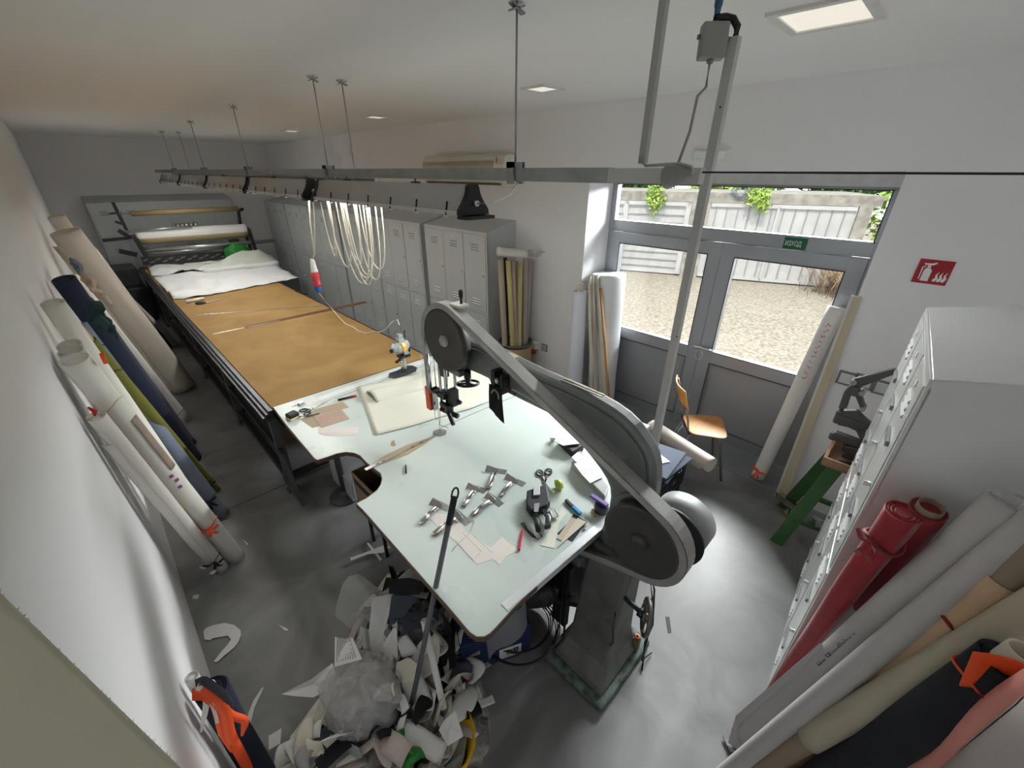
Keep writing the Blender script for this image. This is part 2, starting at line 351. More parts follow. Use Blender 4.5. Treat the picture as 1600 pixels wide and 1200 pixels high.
for (u, v, l) in ((587, 182, 'tiny recessed ceiling light beyond the second hanging rod'), (456, 204, 'tiny recessed ceiling light farthest along the room')):
    c = P(u, v, 'z', ZC); panel(c.x, c.y, .24, .24, l)
# cable running along the wall from the rail
tag(MB().cyl((1.42, .62, 2.508), (1.42, -1.0, 2.506), .003, n=6).build('guide_wire', m_gask), 'thin dark wire stretched level across in front of the door wall', 'wire')

# ------------------------------------------------------------------ outside
GZ = -.1
m_gr = pm('gravel_ground', (.10, .087, .062), rough=.95, scale=16, detail=12, col2=(.235, .205, .165), bump=.7, bscale=30, distort=.4)
gr = MB(); gr.box((XR + .5, -22, GZ - .3), (40, 30, GZ)); struct(gr.build('ground', m_gr), 'pale gravel yard')
A_ = Vector((11.0, 7.3, GZ)); B_ = Vector((13.55, 1.35, GZ)); D_ = (B_ - A_).normalized(); N_ = Vector((-D_.y, D_.x, 0));
if N_.x > 0: N_ = -N_          # towards the workshop
def gp(s, n, z): return A_ + D_ * s + N_ * n + Vector((0, 0, z))
def gbox(mb, s0, s1, n0, n1, z0, z1):
    c = gp((s0 + s1) / 2, (n0 + n1) / 2, 0) ; c.z = GZ + (z0 + z1) / 2
    return mb.obox(c, D_, N_, (0, 0, 1), (s1 - s0) / 2, abs(n1 - n0) / 2, (z1 - z0) / 2)
m_conc = pm('weathered_concrete', (.11, .10, .085), rough=.9, col2=(.2, .185, .16), scale=5, bump=.4, bscale=20)
LG = (B_ - A_).length
gw = MB(); gbox(gw, -6, LG + .0, 0, -3.2, 1.96, 2.20); gbox(gw, 2.35, 2.8, 0.02, -.4, 0, 1.97); gbox(gw, LG - .42, LG - .14, .02, -.4, 0, 1.97); gbox(gw, -6, LG, -2.9, -3.2, 0, 2.0)
struct(gw.build('trim_2', m_conc), 'concrete beam and pillars of the garages across the yard')
m_gdoor = pm('white_painted_sheet', (.245, .24, .235), rough=.7, var=.07, scale=3, bump=.05)
m_gline = pm('sheet_gap', (.15, .15, .15), rough=.8)
t = thing('garage_door', 'white garage door of upright ribbed sheets across the yard', 'garage door', gp(4.3, 0, 0))
d = MB(); gbox(d, 2.8, LG - .42, -.05, -.12, .03, 1.96); d.build('door_sheet', m_gdoor, t)
r_ = MB(); k = 0; s = 2.95
while s < LG - .5: gbox(r_, s, s + .025, -.02, -.06, .06, 1.9); s += .26
r_.build('ribs', m_gline, t); 
e = MB(); gbox(e, 2.82, LG - .44, -.0, -.06, 1.86, 1.95); gbox(e, 4.36, 4.42, 0, -.06, .05, 1.9); gbox(e, 2.82, LG - .44, 0, -.06, .04, .12); e.build('edge_frame', m_gdoor, t)
t = thing('garage_door', 'white garage door of level panels on the side of the standing rolls', 'garage door', gp(.9, 0, 0))
d = MB(); gbox(d, -3.2, 2.35, -.05, -.12, .03, 1.96); d.build('door_sheet', m_gdoor, t)
r_ = MB()
for k in range(9): gbox(r_, -3.1, 2.3, -.02, -.06, .2 + k * .2, .225 + k * .2)
r_.build('ribs', m_gline, t); e = MB(); gbox(e, .55, .68, 0, -.06, .05, 1.95); gbox(e, 2.2, 2.33, 0, -.06, .05, 1.95); gbox(e, -3.1, 2.3, 0, -.06, 1.85, 1.95); e.build('edge_frame', m_gdoor, t)
# foliage
m_leaf = pm('leaf_green', (.09, .18, .02), rough=.6, scale=3, col2=(.24, .33, .05)); m_leaf2 = pm('leaf_dark', (.03, .08, .015), rough=.6, scale=3, col2=(.08, .17, .03)); m_bark = pm('bark', (.16, .10, .06), rough=.9)
def leafball(mb, c, r, n, sz, rnd, flat=1):
    for i in range(n):
        q = Vector((rnd.gauss(0, 1), rnd.gauss(0, 1), rnd.gauss(0, 1))).normalized() * r * rnd.uniform(.55, 1.0); q.z *= flat
        p = Vector(c) + q; a = Vector((rnd.gauss(0, 1), rnd.gauss(0, 1), rnd.gauss(0, 1))).normalized(); b = a.cross(Vector((rnd.gauss(0, 1), rnd.gauss(0, 1), rnd.gauss(0, 1)))).normalized(); z = sz * rnd.uniform(.6, 1.3)
        mb.add([p - a * z, p + b * z * .45, p + a * z, p - b * z * .45], [(0, 1, 2, 3)])
def bush(name, label, cat, c, rs, n, sz, mat, seed):
    rnd = random.Random(seed); t = thing(name, label, cat, (c[0], c[1], GZ)); mb = MB()
    for (dx, dy, dz, r) in rs: leafball(mb, (c[0] + dx, c[1] + dy, c[2] + dz), r, n, sz, rnd)
    mb.build('foliage', mat, t)
    st = MB()
    for (dx, dy, dz, r) in rs: st.tube([(c[0], c[1], GZ), (c[0] + dx * .6, c[1] + dy * .6, GZ + (c[2] + dz - GZ) * .6), (c[0] + dx, c[1] + dy, c[2] + dz)], [.04, .025, .01], n=5)
    st.build('stem', m_bark, t); return t
g0 = gp(LG + .75, -.35, 0)
bush('bush', 'bright green leafy bush at the end of the garages', 'bush', (g0.x, g0.y, .9), [(0, 0, .1, .75), (.2, -.9, .2, .85), (.1, .2, .9, .7), (.3, -.8, 1.1, .8), (.2, -1.6, .7, .9)], 420, .10, m_leaf, 3)
g1 = gp(LG - .25, .75, 0)
rnd = random.Random(5); tw = MB()
for i in range(420):
    a = rnd.uniform(0, 6.28); l = rnd.uniform(.4, .95); p = g1 + Vector((rnd.gauss(0, .32), rnd.gauss(0, .4), 0)); q = p + Vector((math.cos(a) * l * .6, math.sin(a) * l * .6, l * .9)); tw.tube([p, (p + q) / 2 + Vector((0, 0, .1)), q], .006, n=3)
tag(tw.build('dry_bush', pm('dry_twig', (.24, .16, .09), rough=.9)), 'heap of dry brown brushwood beside the ribbed garage door', 'brushwood')
for (s, n, z, hh, l, nm, mt, sd) in ((-2.9, -3.9, 2.35, 1.0, 'light green tree crown behind the level panelled garage', 'tree', m_leaf, 21), (.4, -4.6, 2.5, 1.0, 'light green tree crown behind the garage pillar', 'tree', m_leaf2, 22), (3.6, -4.3, 2.4, 1.0, 'light green tree crown behind the ribbed garage', 'tree', m_leaf, 23), (6.9, -4.6, 2.5, 1.0, 'tall green tree beyond the leafy bush', 'tree', m_leaf2, 24), (10.2, -3.8, 2.0, 1.0, 'green tree farthest from the garages beyond the bush', 'tree', m_leaf, 25)):
    c = gp(s, n, 0); bush(nm, l, 'tree', (c.x, c.y, z), [(0, 0, 0, .95), (-.25, .75, .2, .8), (.25, -.75, .1, .8), (0, 0, -.8, .8), (0, 0, .9, .8), (0.3, -.6, .9, .7)], 420, .15, mt, sd)
# vines hanging over the beam
def vine(s, length, label, seed):
    rnd = random.Random(seed); t = thing('hanging_vine', label, 'vine', gp(s, .1, 2.2)); p = gp(s, .05, 2.28); pts = [gp(s, -.3, 2.3), p]; st = MB(); lf = MB()
    for k in range(8): pts.append(gp(s + rnd.uniform(-.08, .08), .1 + rnd.uniform(0, .06), 2.25 - length * (k + 1) / 8))
    st.tube(pts, .008, n=5); st.build('stem', m_bark, t)
    for q in pts: leafball(lf, q, .17, 22, .055, rnd)
    lf.build('foliage', m_leaf, t)
for (u, l, lab) in ((1030, .55, 'long green vine hanging over the level panelled garage door'), (1021, .3, 'short green vine beside the long one over the garage'), (1180, .22, 'short green vine hanging over the ribbed garage door near the cable coil'), (1195, .40, 'green vine hanging lowest over the ribbed garage door')):
    x = P(u, 300, 'x', 12.0); s = (x - A_).dot(D_)
    for _ in range(3):
        d3 = ray(u, 300); # intersect the garage plane
        tt = (A_ - EYE).dot(N_) / d3.dot(N_); x = EYE + d3 * tt; s = (x - A_).dot(D_)
    vine(s, l, lab, int(u))
d3 = ray(1153, 300); tt = (A_ - EYE).dot(N_) / d3.dot(N_); x = EYE + d3 * tt
cc = MB()
for k in range(5): cc.tube([x + N_ * .05 + D_ * (.16 * math.cos(a) + .03 * k) + Vector((0, 0, .14 * math.sin(a) + .02 * math.sin(k * 2))) for a in [i * math.pi / 9 for i in range(18)]], .008, n=5, closed=True)
tag(cc.build('cable_coil', pm('blue_black_cable', (.03, .05, .09), rough=.5)), 'dark coil of cable hanging on the garage beam outside', 'cable coil')
# ------------------------------------------------------------------ lockers
m_lgrey = pm('locker_grey_enamel', (.48, .505, .51), rough=.38, var=.025, scale=3, metal=.1)
m_ledge = pm('locker_edge_grey', (.26, .275, .28), rough=.4, metal=.1)
m_lwhite = pm('white_locker_enamel', (.62, .63, .62), rough=.22, var=.02, scale=3, coat=.3)
m_slit = pm('slit_dark', (.06, .06, .06), rough=.8)
m_label = pm('label_card', (.55, .56, .55), rough=.6)
def locker_unit(name, label, width, mat, group, cat='locker', depth=.47, hf=1.915, hb=2.02, raised=False):
    """front faces -Y (local), runs along +X from 0 to width, back at y=depth"""
    t = thing(name, label, cat, (0, 0, 0), group)
    b = MB(); w = width
    b.add([(0, .012, 0.0), (w, .012, 0.0), (w, depth, 0.0), (0, depth, 0.0), (0, .0, hf), (w, .0, hf), (w, depth, hb), (0, depth, hb)],
          [(0, 3, 2, 1), (4, 5, 6, 7), (0, 1, 5, 4), (1, 2, 6, 5), (2, 3, 7, 6), (3, 0, 4, 7)])
    b.box((0, -.006, hf - .03), (w, .008, hf)); b.box((0, -.006, 0.0), (.022, .013, hf - .03)); b.box((w - .022, -.006, 0.0), (w, .013, hf - .03)); b.box((.022, -.006, 0.0), (w - .022, .013, .05)); b.box((.022, -.006, .962), (w - .022, .013, .985))
    for c in (1, 2): b.box((w * c / 3 - .011, -.006, .05), (w * c / 3 + .011, .013, .962)); b.box((w * c / 3 - .011, -.006, .985), (w * c / 3 + .011, .013, hf - .03))
    b.build('body', mat, t, bevel=.003, local=True)
    cw = (w - .022 * 2 - .022 * 2) / 3
    for c in range(3):
        x0 = .022 + c * (cw + .022)
        for r, (z0, z1) in enumerate(((.053, .959), (.988, hf - .033))):
            d = MB(); d.box((x0 + .004, -.010, z0 + .003), (x0 + cw - .004, .006, z1 - .003))
            xm = x0 + cw / 2; lw = .068
            for zc in (z0 + .08, z1 - .17):
                for k in range(3): d.add([(xm - lw, -.0102, zc + .03 * k + .012), (xm + lw, -.0102, zc + .03 * k + .012), (xm + lw, -.0175, zc + .03 * k), (xm - lw, -.0175, zc + .03 * k), (xm - lw, -.0102, zc + .03 * k - .002), (xm + lw, -.0102, zc + .03 * k - .002)],
                                         [(0, 1, 2, 3), (3, 2, 5, 4), (0, 3, 4), (1, 5, 2)])
            dd = d.build('door', mat, t, bevel=.0015, local=True)
            s = MB()
            for zc in (z0 + .08, z1 - .17):
                for k in range(3): s.box((xm - lw + .003, -.0135, zc + .03 * k - .0065), (xm + lw - .003, -.0098, zc + .03 * k - .002))
            s.build('vent_slits', m_slit, dd, local=True)
            l = MB(); zl = (z0 + z1) / 2; xk = x0 + cw - .035
            l.cyl((xk, -.009, zl), (xk, -.02, zl), .009, n=10); l.box((xk - .003, -.032, zl - .012), (xk + .003, -.018, zl + .008)); l.build('lock', m_bareal, dd, local=True)
            MB().box((xm - .02, -.0125, z1 - .065), (xm + .02, -.0095, z1 - .04)).build('number_plate', m_label, dd, local=True)
            if raised: MB().box((xm - .075, -.021, z1 - .30), (xm + .075, -.012, z1 - .278)).build('label_holder', m_gfr, dd, local=True); MB().box((xm - .07, -.021, z0 + .22), (xm + .07, -.012, z0 + .24)).build('label_holder', m_gfr, dd, local=True)
    return t
def local_place(t, loc, rz): t.location = loc; t.rotation_euler = (0, 0, rz)
XLF = 3.2         # locker front plane: doors face -X, the unit's local X runs along -Y
G1 = 'grey lockers along the wall beside the table'
proto = locker_unit('locker_unit', 'grey six-door steel locker standing next to the barrel of tubes', 1.22, m_lgrey, G1)
ys = [4.84, 6.145, 7.42, 8.69, 9.96, 11.23]
labs = ['grey six-door steel locker standing next to the barrel of tubes', 'grey six-door steel locker second from the barrel of tubes', 'grey six-door steel locker third from the barrel, behind the hanging cable loops',
        'grey six-door steel locker fourth from the barrel, behind the red plug', 'grey six-door steel locker fifth from the barrel, beside the white paper heap', 'grey six-door steel locker last of the side row, beyond the spreading machine']
for i, y in enumerate(ys):
    o = proto if i == 0 else dup(proto, (0, 0, 0), 0, labs[i]); local_place(o, (XLF - (.0, .012, -.006, .01, 0, .005)[i], y, 0), -math.pi / 2)
for i, (x, l) in enumerate(((.235, 'grey steel locker against the end wall, on the side of the leaning rolls'), (1.40, 'grey steel locker against the end wall, in the corner by the side row'))):
    o = dup(proto, (0, 0, 0), 0, l, 'grey lockers against the end wall'); local_place(o, (x, YB - .49, 0), 0); o.scale = (.955, 1, 1.025)
wl = locker_unit('locker_unit', 'white six-door locker seen edge-on beside the red rolls', 1.115, m_lwhite, None, depth=.5, hf=1.912, hb=2.03, raised=True)
local_place(wl, (2.933, -.040, 0), math.pi + math.atan2(.0727, 1.1093))
# ------------------------------------------------------------------ overhead cable rail
m_galv = pm('galvanised_steel', (.33, .35, .35), rough=.45, metal=.65, var=.12, scale=9)
m_lampg = pm('grey_lamp_housing', (.42, .41, .39), rough=.5, metal=.15, var=.03)
m_blk = pm('black_plastic', (.010, .010, .012), rough=.55)
m_wht = pm('white_cable', (.80, .78, .70), rough=.5, var=.03)
m_cab = pm('cream_cable', (.76, .72, .62), rough=.5)
RX = 1.42
rail = thing('cable_rail', 'long galvanised steel cable rail hung level under the ceiling', 'rail', (RX, 6, 2.47))
rl = MB(); rl.box((RX - .022, .93, 2.472), (RX - .019, 11.2, 2.522)).box((RX + .019, .93, 2.472), (RX + .022, 11.2, 2.522)).box((RX - .019, .93, 2.519), (RX + .019, 11.2, 2.522)); rl.box((RX - .019, .93, 2.472), (RX - .008, 11.2, 2.475)); rl.box((RX + .008, .93, 2.472), (RX + .019, 11.2, 2.475)); rl.build('channel', m_galv, rail)
rl = MB(); rl.box((RX - .02, .6, 2.475), (RX + .02, .93, 2.52)); rl.build('end_piece', pm('painted_rail_end', (.5, .5, .48), rough=.5), rail)
ry = []
for i, (x, y) in enumerate(((1.40, 1.413), (1.61, 3.30), (1.42, 3.32), (1.43, 5.24), (1.45, 7.17), (1.48, 9.3), (1.62, 9.2))):
    x = RX if i not in (1, 6) else x - .0; zb = 2.53 if i not in (1, 6) else 2.47
    lb = ['holding the near end of the rail', 'beside the second rod, holding the twin rail', 'in front of its twin above the cable loops', 'third along the rail', 'fourth along the rail', 'fifth along the rail, near the end wall', 'last and faintest by the end wall']
    t = thing('hanging_rod', 'thin steel hanging rod from the ceiling, ' + lb[i], 'rod', (x, y, 2.47), 'hanging rods of the cable rail')
    MB().cyl((x, y, zb - .01), (x, y, ZC), .004, n=8).build('rod', m_galv, t)
    MB().obox((x, y, ZC - .02), (1, 0, .35), (0, 1, 0), (-.35, 0, 1), .035, .012, .003).obox((x, y, ZC - .02), (1, 0, -.35), (0, 1, 0), (.35, 0, 1), .035, .012, .003).build('ceiling_bracket', m_galv, t)
    h = MB()
    if zb > 2.5: h.box((x - .035, y - .02, 2.522), (x + .035, y + .02, 2.545)).box((x - .035, y - .02, 2.46), (x - .024, y + .02, 2.545)).box((x + .024, y - .02, 2.46), (x + .035, y + .02, 2.545))
    else: h.cyl((x, y, 2.46), (x, y, 2.475), .012, n=8)
    h.build('rail_clamp', m_galv, t)
# second thin rail behind
tag(MB().box((1.60, 3.0, 2.44), (1.63, 10.8, 2.465)).build('twin_rail', m_galv), 'thinner steel rail running parallel behind the main cable rail', 'rail')
# trolleys
for i, y in enumerate((2.2, 3.05, 3.75, 4.55, 6.3)):
    t = thing('cable_trolley', 'small metal cable trolley under the rail, number %s from the glazed door' % ('one two three four five'.split()[i]), 'trolley', (RX, y, 2.40), 'cable trolleys on the rail')
    MB().cyl((RX, y, 2.472), (RX, y, 2.42), .006, n=8).box((RX - .025, y - .03, 2.43), (RX + .025, y + .03, 2.437)).build('hanger', m_galv, t)
    MB().cyl((RX - .018, y + .015, 2.448), (RX + .018, y + .015, 2.448), .01, n=10).cyl((RX - .018, y - .015, 2.448), (RX + .018, y - .015, 2.448), .01, n=10).build('wheels', m_blk, t)
# lamp troughs under the rail
FX = 1.36
def trough(y0, y1, label, watt, near_cap=True, far_cap=True):
    area_light('trough_fill_light', (FX, (y0 + y1) / 2, 2.316), (0, 0, -1), .12, y1 - y0 - .1, watt, (1, .965, .90))  # fill light added beneath the trough, whose own lamp is off
    t = thing('lamp_trough', label, 'light fitting', (FX, (y0 + y1) / 2, 2.3), 'grey lamp troughs under the rail')
    prof = []
    for k in range(9):
        a = k / 8; prof.append((FX - .075 + .048 * math.sin(a * 1.5), 2.345 + .095 * a))
    prof2 = [(FX + .075 - .048 * math.sin((8 - k) / 8 * 1.5), 2.345 + .095 * (8 - k) / 8) for k in range(9)]
    o = [(FX - .078, 2.322)] + prof + [(FX - .02, 2.452), (FX + .02, 2.452)] + prof2 + [(FX + .078, 2.322)]
    n = len(o); mb = MB(); vs = [(p[0], y0 + .03, p[1]) for p in o] + [(p[0], y1 - .03, p[1]) for p in o]
    mb.add(vs, [(k, k + 1, n + k + 1, n + k) for k in range(n - 1)], True); mb.add(vs, [tuple(range(n)), tuple(range(2 * n - 1, n - 1, -1))]); mb.build('housing', m_lampg, t)
    MB().box((FX - .081, y0 + .03, 2.322), (FX - .077, y1 - .03, 2.342)).box((FX + .077, y0 + .03, 2.322), (FX + .081, y1 - .03, 2.342)).build('lower_rim', pm('lamp_rim', (.5, .5, .48), rough=.4), t)
    cl = MB(); k = 0
    yy = y0 + .12
    while yy < y1 - .05:
        cl.bar((FX - .083, yy, 2.318), (FX - .068, yy + .004, 2.38), .008, .004); yy += .26
    cl.build('wire_clips', m_gask, t); cb = MB()
    yy = y0 + .12
    while yy < y1 - .05: cb.box((FX - .09, yy - .012, 2.314), (FX - .074, yy + .012, 2.321)); yy += .26
    cb.build('clip_feet', m_bareal, t)
    for (f, ya, yb2, s) in ((near_cap, y0 - .0, y0 + .03, -1), (far_cap, y1 - .03, y1, 1)):
        if not f: continue
        e = MB(); q = [(p[0] * 1.0 + (p[0] - FX) * .12, p[1]) for p in o]; vs = [(p[0], ya, p[1] + .003) for p in q] + [(p[0], yb2, p[1] + .003) for p in q]
        e.add(vs, [tuple(range(n)), tuple(range(2 * n - 1, n - 1, -1))] + [(k, (k + 1) % n, n + (k + 1) % n, n + k) for k in range(n)])
        e.box((FX - .085, min(ya, ya + s * .045), 2.308), (FX + .085, max(yb2, ya + s * .045), 2.322))
        ec = e.build('end_cap', m_blk, t)
        MB().cyl((FX, ya if s < 0 else yb2, 2.375), (FX, (ya if s < 0 else yb2) + s * .02, 2.375), .013, n=10).build('cable_gland', m_bareal, ec)
trough(1.62, 3.36, 'grey lamp trough under the rail, nearest to the band saw', 5)
trough(3.52, 5.0, 'grey lamp trough under the rail, second from the band saw', 12)
trough(5.06, 6.7, 'grey lamp trough under the rail, third from the band saw', 14)
trough(6.76, 8.4, 'grey lamp trough under the rail, fourth from the band saw', 13)
trough(8.46, 10.1, 'grey lamp trough under the rail, farthest from the band saw', 9)
tag(MB().tube([(FX, 1.60, 2.375), (FX + .02, 1.52, 2.38), (FX + .05, 1.43, 2.42), (RX, 1.40, 2.465)], .004, n=7).build('trough_cable', m_wht), 'short white cable curving from the near lamp trough up to the rail', 'cable')
# hanging cable loops
def loops(y0, x0, spec, name, label):
    mb = MB()
    for (ya, yb2, dep, dx) in spec:
        pts = [(x0 + dx, ya, 2.36)]
        for k in range(1, 16):
            a = k / 16; pts.append((x0 + dx + .01 * math.sin(a * 6), ya + (yb2 - ya) * (.5 - .5 * math.cos(a * math.pi)) + .02 * math.sin(a * math.pi * 2), 2.36 - dep * math.sin(a * math.pi) ** .75))
        pts.append((x0 + dx, yb2, 2.36)); mb.tube(pts, .0045, n=6)
    return tag(mb.build(name, m_cab), label, 'cable')
loops(0, 1.36, [(3.05, 2.85, .42, 0), (3.12, 2.88, .47, .02), (3.15, 2.72, .55, .03), (2.95, 2.65, .50, -.02), (3.0, 2.68, .58, -.01), (2.9, 2.6, .53, .01), (3.2, 2.78, .60, .02), (2.88, 2.58, .46, .04), (3.3, 3.0, .50, .0)], 'cable_bundle', 'thick bundle of cream cable loops hanging under the lamp trough')
loops(0, 1.36, [(3.42, 3.26, .44, 0), (3.46, 3.30, .40, .015)], 'cable_loop', 'narrow cream cable loop hanging left of the thick bundle')
pl = P(493, 432, 'y', 3.75)
dc = MB().tube([(1.36, 3.62, 2.36), (1.35, 3.68, 2.15), (1.34, 3.70, 1.9), (pl.x, 3.75, pl.z + .13)], .006, n=6).tube([(1.37, 3.56, 2.36), (1.36, 3.64, 2.1), (1.34, 3.705, 1.88)], .006, n=6)
tag(dc.build('drop_cable', m_cab), 'pair of cream cables dropping to the red plug above the table', 'cable')
t = thing('power_connector', 'red and white hanging power connector with blue end above the table', 'connector', (pl.x, 3.75, pl.z - .1))
pz = pl.z
MB().lathe([(.012, .15), (.02, .13), (.026, .06), (.03, .05), (.03, .03), (.0, .03)], (pl.x, 3.75, pz)).build('white_boot', pm('white_plastic', (.78, .78, .76)), t)
MB().lathe([(0, .04), (.031, .04), (.033, 0), (.03, -.05), (.036, -.06), (.036, -.08), (.0, -.08)], (pl.x, 3.75, pz)).build('red_body', pm('plug_red', (.62, .05, .06), rough=.4), t)
MB().lathe([(0, -.08), (.03, -.08), (.03, -.10), (.02, -.14), (.0, -.14)], (pl.x, 3.75, pz)).build('blue_end', pm('plug_blue', (.03, .13, .45), rough=.4), t)
# conduits and junction box above the band saw
m_cond = pm('grey_conduit', (.38, .38, .36), rough=.5, var=.05)
lp = thing('conduit', 'grey square conduit dropping from the ceiling to the lamp shade', 'conduit', (1.5, .855, 2.53))
MB().box((1.488, .842, 2.535), (1.512, .866, ZC)).build('pipe', m_cond, lp)
rp = thing('conduit', 'long grey square conduit running from the junction box to the floor beside the saw', 'conduit', (1.65, .675, 0))
MB().box((1.632, .660, 0), (1.662, .690, 2.885)).build('pipe', pm('grey_conduit_light', (.48, .48, .46), rough=.5, var=.06), rp)
MB().tube([(1.647, .675, 2.88), (1.647, .675, 2.91), (1.64, .69, 2.93), (1.625, .71, 2.935), (1.60, .73, 2.93)], .011, n=8).build('flexible_bend', m_blk, rp)
MB().cyl((1.631, .664, 1.9), (1.628, .664, 1.9), .003, n=6).cyl((1.631, .672, 2.7), (1.628, .672, 2.7), .003, n=6).build('screw', m_blk, rp)
jb = thing('junction_box', 'grey junction box hanging under the blue hose', 'junction box', (1.59, .74, 2.83))
c = P(1114, 65, 'x', 1.60)
ux = Vector(_r); 
fw = Vector((.62, .55, -.1)).normalized(); rt = Vector((.66, -.75, 0)).normalized(); upv = rt.cross(fw).normalized()
if upv.z < 0: upv = -upv
MB().obox(c, rt, upv, fw, .04, .047, .02).build('box_body', pm('grey_box', (.27, .27, .25), rough=.5), jb, bevel=.006)
m_gbd = pm('grey_box_dark', (.20, .20, .19), rough=.5); MB().cyl(c - upv * .047, c - upv * .056, .01, n=10).build('cable_gland', m_gbd, jb)
for (q, w_) in ((rt * .044, .005), (rt * -.044, .012)): MB().obox(c + q + upv * w_, rt, upv, fw, .006, .006, .004).build('fixing_lug', m_gbd, jb)
tag(MB().tube([c + upv * .045, c + upv * .09, c + upv * .13 + Vector((0, .0, .02)), Vector((c.x, c.y, ZC))], .012, n=10).build('hose', pm('blue_hose', (.03, .09, .20), rough=.4)), 'blue flexible hose from the ceiling into the junction box', 'hose')
ls = P(1058, 274, 'x', 1.33)
m_shade = pm('grey_shade', (.26, .26, .25), rough=.5)
sh = thing('work_lamp', 'small grey cone shaped lamp shade hanging over the saw', 'lamp', (ls.x, ls.y, ls.z))
dn = Vector((-.45, .75, -.25)).normalized() * 1.0
dn = (P(1040, 279, 'x', 1.33) - P(1078, 272, 'x', 1.33)).normalized()
MB().lathe([(.0, .04), (.0, .04), (.03, .038), (.034, .03), (.028, .0), (.018, -.025), (.012, -.03), (.012, -.045), (.0, -.045)], ls, dn, n=24).build('shade', m_shade, sh)
arm = MB().tube([(1.5, .854, 2.536), (1.5, .84, 2.528), P(1040, 257, 'x', 1.40), P(1062, 256, 'x', 1.36), P(1080, 261, 'x', 1.33), P(1084, 268, 'x', 1.33), ls - dn * .04], .005, n=7)
arm.build('gooseneck_arm', pm('arm_beige', (.42, .41, .37), rough=.5), sh)
tag(MB().tube([c - upv * .05, c - upv * .12, P(1090, 150, 'x', 1.55), P(1078, 205, 'x', 1.48), P(1058, 260, 'x', 1.36)], .0045, n=7).build('lamp_cable', pm('brown_grey_cable', (.30, .27, .22), rough=.5)), 'thin brown cable hanging from the junction box down to the lamp shade', 'cable')
# ------------------------------------------------------------------ cutting table
m_mdf = pm('brown_hardboard', (.27, .155, .045), rough=.8, scale=2.2, detail=8, col2=(.35, .215, .072), distort=.8, bump=.06, bscale=90)
m_steel = pm('dark_steel_frame', (.045, .047, .05), rough=.45, metal=.5, var=.2)
m_stl2 = pm('grey_steel_leg', (.10, .105, .11), rough=.5, metal=.4, var=.15)
ZT = .852
ct = thing('cutting_table', 'very long cutting table with a brown hardboard top', 'table', (1.36, 6.6, 0))
MB().box((.635, 3.315, ZT - .022), (2.095, 10.75, ZT)).build('table_top', m_mdf, ct, bevel=.002)
k = MB(); k.box((.60, 3.28, ZT - .075), (.634, 10.8, ZT - .012)); k.box((.575, 3.27, ZT - .09), (.60, 10.8, ZT - .03)); k.box((.55, 3.27, ZT - .06), (.576, 10.8, ZT - .052)); k.build('edge_track', pm('blue_steel_track', (.07, .075, .09), rough=.3, metal=.8, var=.15), ct)
k = MB(); k.box((2.096, 3.28, ZT - .075), (2.12, 10.8, ZT - .005)); k.build('side_rail', m_steel, ct)
k = MB(); k.box((.64, 3.33, ZT - .12), (2.09, 3.38, ZT - .03)); k.box((.62, 3.35, ZT - .20), (.66, 10.75, ZT - .1)); k.box((2.05, 3.35, ZT - .20), (2.09, 10.75, ZT - .1)); k.box((.60, 3.3, .10), (.65, 10.75, .16)); k.box((2.04, 3.3, .10), (2.09, 10.75, .16)); k.box((.60, 3.3, .42), (.63, 10.75, .46)); k.build('frame_rails', m_steel, ct)
for y in (3.36, 4.9, 6.5, 8.1, 9.4, 10.6):
    for x in (.625, 2.065): 
        MB().box((x - .03, y - .03, .0), (x + .03, y + .03, ZT - .03)).box((x - .045, y - .045, 0), (x + .045, y + .045, .012)).build('leg', m_stl2, ct)
    MB().box((.66, y - .02, .12), (2.03, y + .02, .17)).build('cross_bar', m_steel, ct)
MB().box((.67, 3.6, .30), (2.02, 9.7, .32)).build('lower_shelf', pm('shelf_board', (.13, .11, .09), rough=.7), ct)
MB().bar((.60, 3.36, .14), (.60, 2.95, .12), .05, .04).bar((.60, 3.36, .45), (.60, 3.1, .15), .03).build('end_brace', m_stl2, ct)
# stored fabric under the table
for (y, x, r, z, lb, colr) in ((4.4, .86, .09, .42, 'black fabric bolt on the shelf under the cutting table, nearest its end', (.015, .015, .02)), (5.9, .88, .10, .43, 'grey fabric bolt on the shelf under the middle of the cutting table', (.10, .10, .11)), (8.4, .84, .11, .44, 'dark fabric bolt under the far end of the cutting table', (.02, .02, .025))):
    tag(MB().cyl((x, y - .6, z), (x, y + .6, z), r, n=20).build('fabric_bolt', pm('bolt_%d' % int(y * 10), colr, rough=.9)), lb, 'fabric bolt')
# tape, joint line, straight edge
m_tape = pm('brown_tape', (.13, .055, .02), rough=.5, var=.2, scale=30, stretch=(1, 8, 1)); m_tapew = pm('worn_tape', (.62, .55, .43), rough=.4, var=.2, scale=20)
a, b = P(333, 522, 'z', ZT), P(572, 472, 'z', ZT)
d = (b - a).normalized(); n_ = Vector((-d.y, d.x, 0))
tp = tag(MB().slab([a + d * .32 - n_ * .045, b - n_ * .05, b + n_ * .05, a + d * .32 + n_ * .045], .002).build('adhesive_tape', m_tape), 'strip of brown adhesive tape stuck across the hardboard table top', 'tape')
MB().slab([a - n_ * .02, a + d * .36 - n_ * .016, a + d * .36 + n_ * .012, a + n_ * .02], .0013).slab([a + d * .36 - n_ * .03, a + d * .7 - n_ * .03, a + d * .7 - n_ * .022, a + d * .36 - n_ * .022], .0026).build('worn_piece', m_tapew, tp)
a, b = P(298, 493, 'z', ZT), P(505, 478, 'z', ZT); d = (b - a).normalized(); n_ = Vector((-d.y, d.x, 0))
